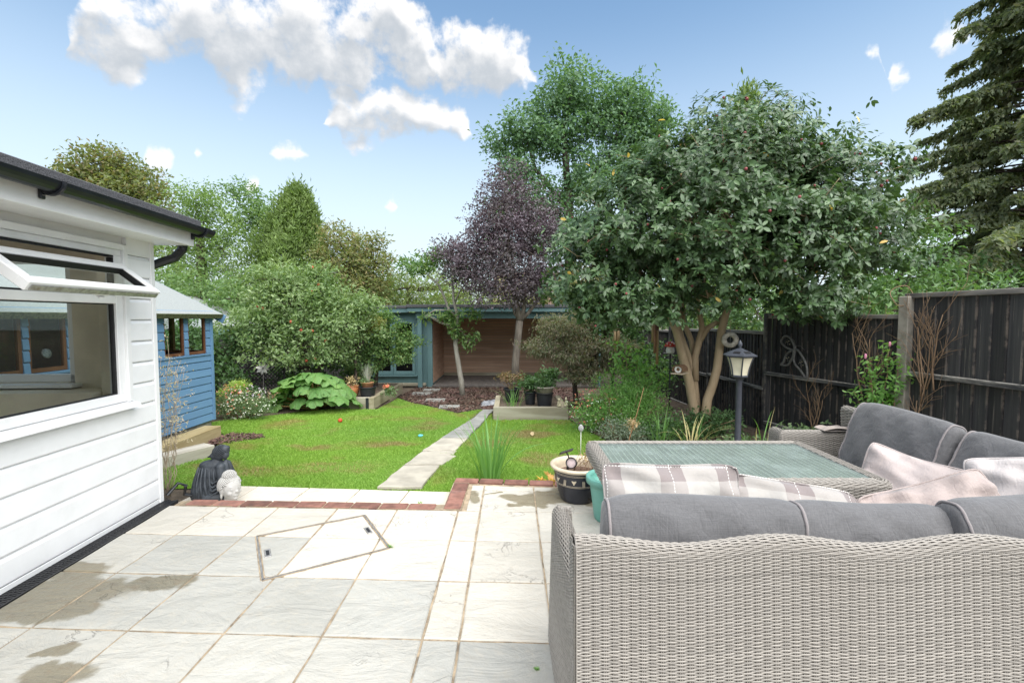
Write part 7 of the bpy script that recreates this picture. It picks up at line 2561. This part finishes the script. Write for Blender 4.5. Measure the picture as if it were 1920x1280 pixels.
MB().tube([(0, 0, 0), (0, 0, .34)], .004, 6).build('stake', M_WHITEP, pn, True)
cn = MB()
for i in range(70):
    t = i / 70
    a = i * 2.4
    r_ = .026 * math.sin(math.pi * (t * .86 + .10)) ** .8
    cn.ball((r_ * math.cos(a), r_ * math.sin(a), .335 + t * .075), (.007, .007, .0045), 6, 4)
cn.ball((0, 0, .372), (.02, .02, .038), 10, 8)
cn.build('cone', plain('silver_cone', (.50, .49, .49), .5, .2, 40, .2), pn, True)

# toys and leaves on the grass
o = MB().ball((0, 0, 0), .036, 14, 10).build('toy_ball', plain('red_ball', (.62, .07, .03), .5, .15, 30, .3), smooth=True, loc=(-2.93, 7.65, lawn_z(7.65) + .03))
tag(o, 'small red ball lying on the lawn', 'ball')
T = thing('plastic_toy', 'tiny turquoise toy half sunk in the grass beside the path', 'toy', (-1.336, 6.52, lawn_z(6.52) + .012))
mt_ = plain('turquoise_plastic', (.12, .50, .62), .35, .1)
MB().ball((0, 0, 0), (.034, .026, .022), 12, 8).build('body', mt_, T, True)
MB().ball((.03, 0, .006), (.014, .012, .012), 8, 6).build('knob', mt_, T, True)
rr = random.Random(8)
lm = MB().add([(-.05, 0, 0), (-.02, .025, .008), (.02, .028, .012), (.055, 0, .004), (.02, -.026, .010), (-.02, -.024, .004), (0, 0, .002)], [(0, 6, 1), (1, 6, 2), (2, 6, 3), (3, 6, 4), (4, 6, 5), (5, 6, 0)]).mesh('fallen_leaf')
LEAVES = [(-1.23, 7.75, 'orange-brown leaf fallen on the left lawn beside the path'), (.55, 5.05, 'yellow leaf fallen on the worn patch of the right lawn'), (.35, 4.4, 'yellow leaf on the grass just behind the brick edge'), (.62, 4.5, 'brown leaf on the grass behind the navy pot'),
          (.95, 5.6, 'yellow leaf at the lawn edge near the pinecone stake'), (.3, 6.6, 'yellow leaf alone in the middle of the right lawn'), (1.05, 6.1, 'brown leaf at the edge of the right border'), (-.15, 7.6, 'yellow leaf below the front sleeper of the right raised bed')]
for i, (x, y, lb) in enumerate(LEAVES):
    o = link('fallen_leaf', lm, M_YEL if 'yellow' in lb else M_DRY)
    o.location = (x, y, lawn_z(y) + .022)
    o.rotation_euler = (rr.uniform(-.4, .4), rr.uniform(-.4, .4), rr.uniform(0, 6))
    tag(o, lb, 'leaf', 'fallen leaves on the lawn')

# ---------------------------------------------------------------- rhubarb: each big leaf its own piece
M_RHU = rhubarb_mat()


def rhubarb_leaf(seed):
    r = random.Random(seed)
    ph = [r.uniform(0, 6) for _ in range(6)]
    nr, na = 6, 22
    vs, fs = [(0, 0, 0)], []
    for i in range(1, nr + 1):
        t = i / nr
        for k in range(na):
            a = -math.pi * .93 + 2 * math.pi * .93 * k / (na - 1)
            out = .5 * (1 + .42 * math.cos(a)) * (1 + .06 * math.sin(5 * a + ph[0]) + .04 * math.sin(11 * a + ph[1]))
            x, y = math.cos(a) * out * t, math.sin(a) * out * t * .92
            z = -.18 * t * t + .085 * t * t * math.sin(7 * a + ph[2]) + .04 * t * t * math.sin(13 * a + ph[3]) + .03 * math.cos(9 * a) * t + .06 * t * (1 - t)
            vs.append((x, y, z))
    for k in range(na - 1):
        fs.append((0, 1 + k, 2 + k))
    for i in range(nr - 1):
        for k in range(na - 1):
            a, b = 1 + i * na + k, 1 + (i + 1) * na + k
            fs.append((a, b, b + 1, a + 1))
    return MB().add(vs, fs).mesh('leaf', True)


rl = [rhubarb_leaf(s) for s in range(4)]
RB = thing('rhubarb_plant', 'large rhubarb clump with broad crinkled leaves beside the raised bed', 'plant', (-3.92, 8.95, lawn_z(8.95)))
M_STALK = plain('rhubarb_stalk', (.28, .20, .07), .5, .2, 10, .1)
rr = random.Random(12)
for i in range(64):
    a = rr.uniform(0, 2 * math.pi)
    tier = i / 64
    rad = .16 + .62 * (1 - tier) ** .7 * rr.uniform(.6, 1.0)
    h = .14 + .62 * tier ** .8 + rr.uniform(-.05, .06)
    x, y = rad * math.cos(a) * 1.08, rad * math.sin(a) * .62 - .05
    o = link('leaf', rl[i % 4], M_RHU, RB)
    s = rr.uniform(.27, .44)
    o.scale = (s, s, s)
    o.location = (x, y, h)
    o.rotation_euler = (rr.uniform(-.4, .4), R(8) + (1 - tier) * rr.uniform(.1, .95) + rr.uniform(-.15, .3), math.atan2(y, x) + rr.uniform(-.4, .4))
    MB().tube([(rr.uniform(-.06, .06), rr.uniform(-.06, .06), 0), (x * .5, y * .5, h * .65), (x, y, h - .004)], [.014, .012, .007], 6).build('stalk', M_STALK, RB, True)

# ---------------------------------------------------------------- iris clumps: each blade a piece
def blade_mesh(seed, bend):
    r = random.Random(seed)
    vs, fs = [], []
    m = 8
    for i in range(m + 1):
        t = i / m
        w_ = .5 * (1 - t ** 2.6) * (.55 + .45 * min(1, t * 4))
        off = bend * t ** 2.2
        zz = t - .28 * bend * t ** 4
        vs += [(off, -w_ * .05, zz), (off + .004, 0, zz), (off, w_ * .05, zz)]
        if i < m:
            b = 3 * i
            fs += [(b, b + 1, b + 4, b + 3), (b + 1, b + 2, b + 5, b + 4)]
    return MB().add(vs, fs).mesh('blade', True)


blades = [blade_mesh(s, b) for s, b in ((1, .04), (2, .12), (3, .22), (4, .45), (5, .8))]


def iris(name, label, loc, n, h, rad, seed, straw=0.0, wild=.2, w_=1.0):
    r = random.Random(seed)
    T = thing(name, label, 'plant', loc)
    for i in range(n):
        a = r.uniform(0, 2 * math.pi)
        d = rad * math.sqrt(r.random())
        k = 4 if r.random() < wild * .4 else 3 if r.random() < wild else r.choice((0, 0, 1, 1, 2))
        mt = M_STRAW if r.random() < straw else M_IRIS
        me = blades[k]
        if mt is M_STRAW:
            me = me.copy()
            me.materials.clear()
        o = link('blade', me, mt, T)
        o.location = (d * math.cos(a), d * math.sin(a), -.02)
        s = h * r.uniform(.55, 1.05)
        o.scale = (s, s * .55 * w_ * (h / s) ** .5, s)
        o.rotation_euler = (r.uniform(-.12, .12), r.uniform(-.05, .2) + d / rad * .12, a + r.uniform(-.6, .6))
    return T


iris('iris_clump', 'upright iris clump behind the brick edge in mid lawn', (-.22, 4.50, -.14), 46, .74, .095, 1, 0, .10, 1.25)
iris('iris_clump', 'iris blades growing behind the glass table', (1.98, 6.0, lawn_z(6)), 22, .62, .13, 2, .0, .15)
iris('iris_clump', 'iris with drooping yellowed blades in the right raised bed', (.02, 8.15, -.14), 26, .50, .14, 3, .25, .5, .8)
iris('wilting_lily', 'half-dead strappy plant with orange straw blades by the camellia foot', (2.35, 5.85, lawn_z(5.85)), 26, .55, .14, 4, .62, .9, 1.1)
iris('wilting_lily', 'thin green strap leaves beside the lamp post', (2.9, 5.2, lawn_z(5.2)), 12, .75, .16, 5, .3, .8, .7)


# ---------------------------------------------------------------- flowering bushes
def petals(name, parent, lobes, n, size, cols, seed, shell=.85):
    r = np.random.default_rng(seed)
    C, d, k = clusters(lobes, n, r, shell, .15)
    key = name + '_petal' + str(seed)
    P_, ax, nn = spread(C, d, 3, size * .4, r, out=.6, up=.5, jit=.5)
    leaf_cloud(name, P_, ax, nn, size, .8, leafmat(key, cols, .6, .3), parent)


def bush(name, label, loc, lobes, n, leaf, mat, seed, rad=.05, per=9, wr=.35):
    T = thing(name, label, 'bush', loc)
    mb = MB()
    rr = random.Random(seed)
    for l in lobes:
        for _ in range(10):
            e = (l[0] + rr.uniform(-1, 1) * l[3] * .8, l[1] + rr.uniform(-1, 1) * l[4] * .8, l[2] + rr.uniform(-.3, .9) * l[5])
            mb.tube(curve3((l[0] * .4 + rr.uniform(-.05, .05), l[1] * .4, -.02), e, .05, 4, .05, rr), [.007, .006, .005, .004, .002], 5)
    mb.build('stems', M_DRYTWIG, T, True)
    bushlet(T, lobes, n, rad, leaf, mat, seed, per=per, wr=wr, sp=dict(out=.4, up=.5, jit=.7, aout=.7, adown=-.3))
    return T


lob = [(0, 0, .22, .46, .34, .22), (.30, -.05, .22, .30, .28, .2), (-.30, .05, .25, .32, .28, .22)]
SB = bush('salvia_bush', 'rounded bush dotted with red and white flowers beside the shed', (-4.85, 8.05, lawn_z(8.05)), lob, 520, .04, M_HEB, 71)
petals('white_flowers', SB, [(.2, -.1, .26, .42, .34, .22)], 150, .022, [(.75, .73, .70), (.70, .66, .66)], 1)
petals('red_flowers', SB, [(-.15, 0, .34, .5, .34, .26)], 90, .03, [(.55, .10, .07), (.60, .22, .12), (.55, .2, .2)], 2)
petals('mauve_flowers', SB, [(.05, .1, .44, .4, .2, .12)], 60, .024, [(.48, .38, .55), (.55, .45, .6)], 3)
lob = [(0, 0, .34, .52, .46, .36), (-.40, .15, .26, .36, .36, .28), (.36, .1, .32, .4, .36, .36), (.05, .5, .50, .5, .36, .4), (.5, .4, .45, .4, .3, .4)]
SB = bush('salvia_bush', 'feathery green bush with small red and white flowers right of the lawn', (1.62, 6.75, lawn_z(6.75)), lob, 1300, .045, M_FRESH, 72)
petals('white_flowers', SB, [(-.42, .1, .34, .34, .3, .24)], 60, .022, [(.75, .73, .70)], 4)
petals('red_flowers', SB, [(-.36, .1, .38, .42, .36, .28)], 80, .024, [(.55, .08, .08), (.6, .2, .12)], 5)
b_ = bush('lavender_bush', 'grey-green lavender bush at the edge of the right lawn', (1.45, 6.15, lawn_z(6.15)), [(0, 0, .16, .26, .22, .16), (.22, -.05, .12, .2, .18, .13)], 240, .04, M_GREYG, 73)
b_ = bush('low_perennial', 'low sprawling green perennials in front of the camellia stems', (2.35, 6.4, lawn_z(6.4)), [(0, 0, .14, .45, .3, .16), (.55, .1, .2, .4, .3, .2), (-.4, -.2, .1, .3, .25, .12)], 420, .055, M_SHRUB, 74, wr=.45)
b_ = bush('geranium_patch', 'mixed green plants at the foot of the lamp post by the fence', (3.2, 5.3, lawn_z(5.3)), [(0, 0, .12, .45, .3, .15), (.5, .15, .15, .35, .3, .18), (-.4, .1, .1, .3, .25, .12)], 320, .06, M_HEB, 75, wr=.5)
b_ = bush('spurge_patch', 'yellow-green spurge leaves beside the shed bush', (-5.1, 8.35, lawn_z(8.35)), [(0, 0, .55, .2, .15, .10), (-.15, .1, .4, .2, .2, .15)], 90, .06, M_LIMEG, 76, wr=.4)
b_ = bush('hosta_patch', 'bright yellow-orange hosta leaves behind the navy pot', (.72, 4.22, -.14), [(-.3, 0, .07, .16, .08, .07), (-.1, .05, .06, .12, .1, .06)], 26, .09, M_YEL, 77, per=5, wr=.4)
b_ = bush('fern_patch', 'brown dying fern fronds near the rhubarb', (-4.75, 9.3, lawn_z(9.3)), [(0, 0, .2, .25, .2, .16), (.35, 0, .15, .2, .2, .12)], 70, .10, M_DRY, 78, wr=.2)
# ---- bronze laceleaf maple
tree('bronze_maple', 'drooping bronze-pink laceleaf maple right of the open bay', 'tree', (1.35, 9.35, lawn_z(9.35)),
     [([(1.35, 9.35, -.4), (1.3, 9.35, .1), (1.15, 9.35, .6), (1.05, 9.35, 1.1)], [.06, .05, .045, .03]), ([(1.3, 9.35, .1), (1.6, 9.3, .5), (1.8, 9.3, .8)], [.045, .035, .02])],
     [(1.05, 9.25, 1.30, .55, .5, .28), (.65, 9.2, .92, .42, .4, .24), (1.55, 9.2, .95, .5, .45, .26), (1.15, 9.1, .72, .45, .4, .2), (1.95, 9.2, .55, .5, .4, .24), (1.45, 9.0, .35, .4, .35, .18), (2.1, 9.0, .9, .4, .4, .2), (1.5, 9.3, 1.5, .35, .4, .22)],
     1100, 16, .075, .085, M_MAPLE, M_BARKD, 81, inner=.35, twigs=90, wr=.16, sp=dict(out=.4, up=.5, jit=.5, aout=.5, adown=.75, flat=.55), twig_r=.006, limb_r=.02)
tree('variegated_shrub', 'green shrub with pale leaves between the maple and the camellia', 'shrub', (2.1, 9.4, lawn_z(9.4)), [([(2.1, 9.4, -.4), (2.1, 9.4, .8)], [.04, .03])],
     [(2.0, 9.3, 1.2, .55, .4, .45), (2.5, 9.2, .8, .5, .4, .45), (2.9, 9.0, .5, .5, .4, .4), (1.7, 9.6, 1.7, .5, .4, .35), (2.6, 9.4, 1.5, .5, .4, .4)], 420, 12, .08, .085, M_SHRUB, M_BARKD, 82, inner=.3, twigs=50)
# ---- climbing rose and weeds
CR = thing('climbing_rose', 'leggy leafy rose with arching stems in front of the far fence', 'plant', (2.15, 7.7, lawn_z(7.7)))
rr = random.Random(6)
mb = MB()
tips = []
for i in range(13):
    e = Vector((rr.uniform(-.42, .55), rr.uniform(-.2, .2), rr.uniform(.7, 1.35)))
    c = curve3((rr.uniform(-.1, .1), 0, 0), e, .08, 7, .025, rr)
    mb.tube(c, list(np.linspace(.009, .003, 8)), 5)
    tips += c[2:]
mb.build('stems', M_DRYTWIG, CR, True)
r_ = np.random.default_rng(7)
C = np.array([list(p) for p in tips])
d = unit(r_.normal(size=C.shape))
P_, ax, nn = spread(C, d, 11, .07, r_, up=.7, jit=.5)
leaf_cloud('leaves', P_, ax, nn, r_.uniform(.05, .10, len(P_)), .55, M_FRESH, CR, True)

WD = thing('fence_weed', 'bright green leafy weed with pink flower spikes against the concrete post', 'plant', (4.24, 5.12, -.1))
mb = MB()
C = []
for (dx, dy, h) in ((-.20, .02, 1.12), (.0, -.04, 1.26), (.10, -.08, 1.15), (-.08, .05, .85), (.03, 0, .7), (-.28, .1, .75)):
    c = curve3((rr.uniform(-.04, .04), 0, 0), (dx, dy, h), .03, 8, .012, rr)
    mb.tube(c, list(np.linspace(.007, .003, 9)), 5)
    C += [list(p) for p in c[3:]] + [list((c[i] + c[i + 1]) / 2) for i in range(3, 8)]
mb.build('stems', M_DRYTWIG, WD, True)
C = np.array(C)
P_, ax, nn = spread(C, unit(r_.normal(size=C.shape)), 12, .055, r_, up=.8, jit=.5)
leaf_cloud('leaves', P_, ax, nn, r_.uniform(.04, .085, len(P_)), .38, M_FRESH, WD, True)
M_PINKFL = plain('pink_flower', (.62, .25, .36), .8, .15, 60, .4, 120)
for (x, y, z) in ((-.22, .02, 1.16), (.0, -.04, 1.30)):
    MB().ball((x, y, z), (.014, .014, .032), 8, 6).build('flower_spike', M_PINKFL, WD, True)


def climber(label, loc, ang, seed, h, w_, n):
    """dead climber stems fanned flat over the boards"""
    T = thing('dead_climber', label, 'plant', loc, ang)
    rr = random.Random(seed)
    mb = MB()

    def grow(p, a, l, r_, depth):
        pts = [Vector(p)]
        q = Vector(p)
        for i in range(5):
            a2 = a + rr.uniform(-.12, .12)
            q = q + Vector((math.sin(a2), 0, math.cos(a2))) * l / 5
            pts.append(q.copy())
        mb.tube(pts, list(np.linspace(r_, r_ * .45, 6)), 5)
        if depth:
            for i in range(1, 6):
                if rr.random() < .8:
                    grow(pts[i], a + rr.choice((-1, 1)) * rr.uniform(.35, .7), l * rr.uniform(.35, .6), r_ * .5, depth - 1)
    for i in range(n):
        grow((rr.uniform(-w_, w_) * .35, -.035, rr.uniform(-.1, .15)), rr.uniform(-.25, .25), h * rr.uniform(.6, 1.0), .009, 2)
    mb.build('stems', M_DRYTWIG, T, True)


fa = math.atan2(1.88, -.21) + math.pi
climber('dead brown climber stems fanned over the nearest fence panel', (4.42, 4.78, .62), fa, 3, .85, .25, 5)
climber('thick dead climber stem low on the nearest fence panel', (4.42, 4.92, .05), fa, 5, .6, .12, 2)
fa2 = math.atan2(1.85, -.51) + math.pi
climber('dead grey climber stems on the butterfly fence panel', (4.30, 5.42, .35), fa2, 8, .95, .2, 4)
climber('wispy dead stems low on the butterfly fence panel', (4.10, 6.05, -.05), fa2, 9, .7, .12, 3)
# a loose loop of stem above the concrete post
o = MB().tube([(4.36 + .13 * math.cos(a) - .03, 5.05 + .02 * math.sin(3 * a), 1.74 + .11 * math.sin(a)) for a in np.linspace(-.6, 5.4, 26)], .005, 5).build('stem_loop', M_DRYTWIG, smooth=True)
tag(o, 'loop of dead climber stem on top of the concrete post', 'stem')

# ---- dried plume plant in the gap between the extension and the shed
DP = thing('dried_plume', 'dried feathery stems at the corner of the extension before the shed', 'plant', (-3.12, 4.05, -.13))
mb = MB()
C = []
rr = random.Random(15)
for i in range(13):
    e = Vector((rr.uniform(-.12, .18), rr.uniform(-.1, .1), rr.uniform(.55, 1.45)))
    c = curve3((rr.uniform(-.04, .04), rr.uniform(-.04, .04), 0), e, .05, 7, .03, rr)
    mb.tube(c, list(np.linspace(.003, .0013, 8)), 4)
    C += [list(p) for p in c[4:]]
    for k in range(3):
        q = c[rr.randrange(3, 7)]
        e2 = q + Vector((rr.uniform(-.12, .12), rr.uniform(-.08, .08), rr.uniform(-.05, .14)))
        mb.tube(curve3(q, e2, .05, 3, .05, rr), .0012, 4)
        C.append(list(e2))
mb.build('stems', plain('pale_dry_stem', (.50, .40, .30), .9, .2), DP, True)
C = np.array(C)
P_, ax, nn = spread(C, unit(r_.normal(size=C.shape)), 7, .028, r_)
leaf_cloud('seed_heads', P_, ax, nn, r_.uniform(.015, .04, len(P_)), .3, leafmat('seed_head', [(.50, .38, .28), (.58, .46, .36), (.40, .28, .2)], .9, .3), DP)
# tall dead flower stalk in the right border
DS = thing('dead_stalk', 'tall reddish dead flower stalk leaning in the right border', 'plant', (1.42, 5.6, lawn_z(5.6)))
MB().tube([(0, 0, 0), (.06, 0, .22), (.14, 0, .5), (.22, 0, .82)], [.006, .006, .005, .003], 5).build('stem', plain('red_stem', (.32, .17, .09), .8, .2), DS, True)
bushlet(DS, [(.09, 0, .36, .07, .06, .07)], 26, .02, .05, M_DRY, 21, 'seed_head', 5, .15)
# moss tuft and weeds in the paving joints
mt = thing('paving_weed', 'tiny green moss tuft on the slab beside the sofa arm', 'weed', (.105, 1.86, .0))
tuft(mt, 40, .007, .012, .002, M_FRESH, (0, 0, 0), 3, 'moss')
mt = thing('paving_weed', 'tiny weed growing at the corner of the inspection cover', 'weed', (-.79, 2.89, .0))
tuft(mt, 20, .018, .03, .003, M_FRESH, (0, 0, 0), 4, 'shoots')
mt = thing('paving_weed', 'little seedling on the low step by the bricks', 'weed', (-.78, 3.75, -.118))
bushlet(mt, [(0, 0, .05, .025, .02, .03)], 8, .01, .02, M_FRESH, 30, 'shoots', 3)
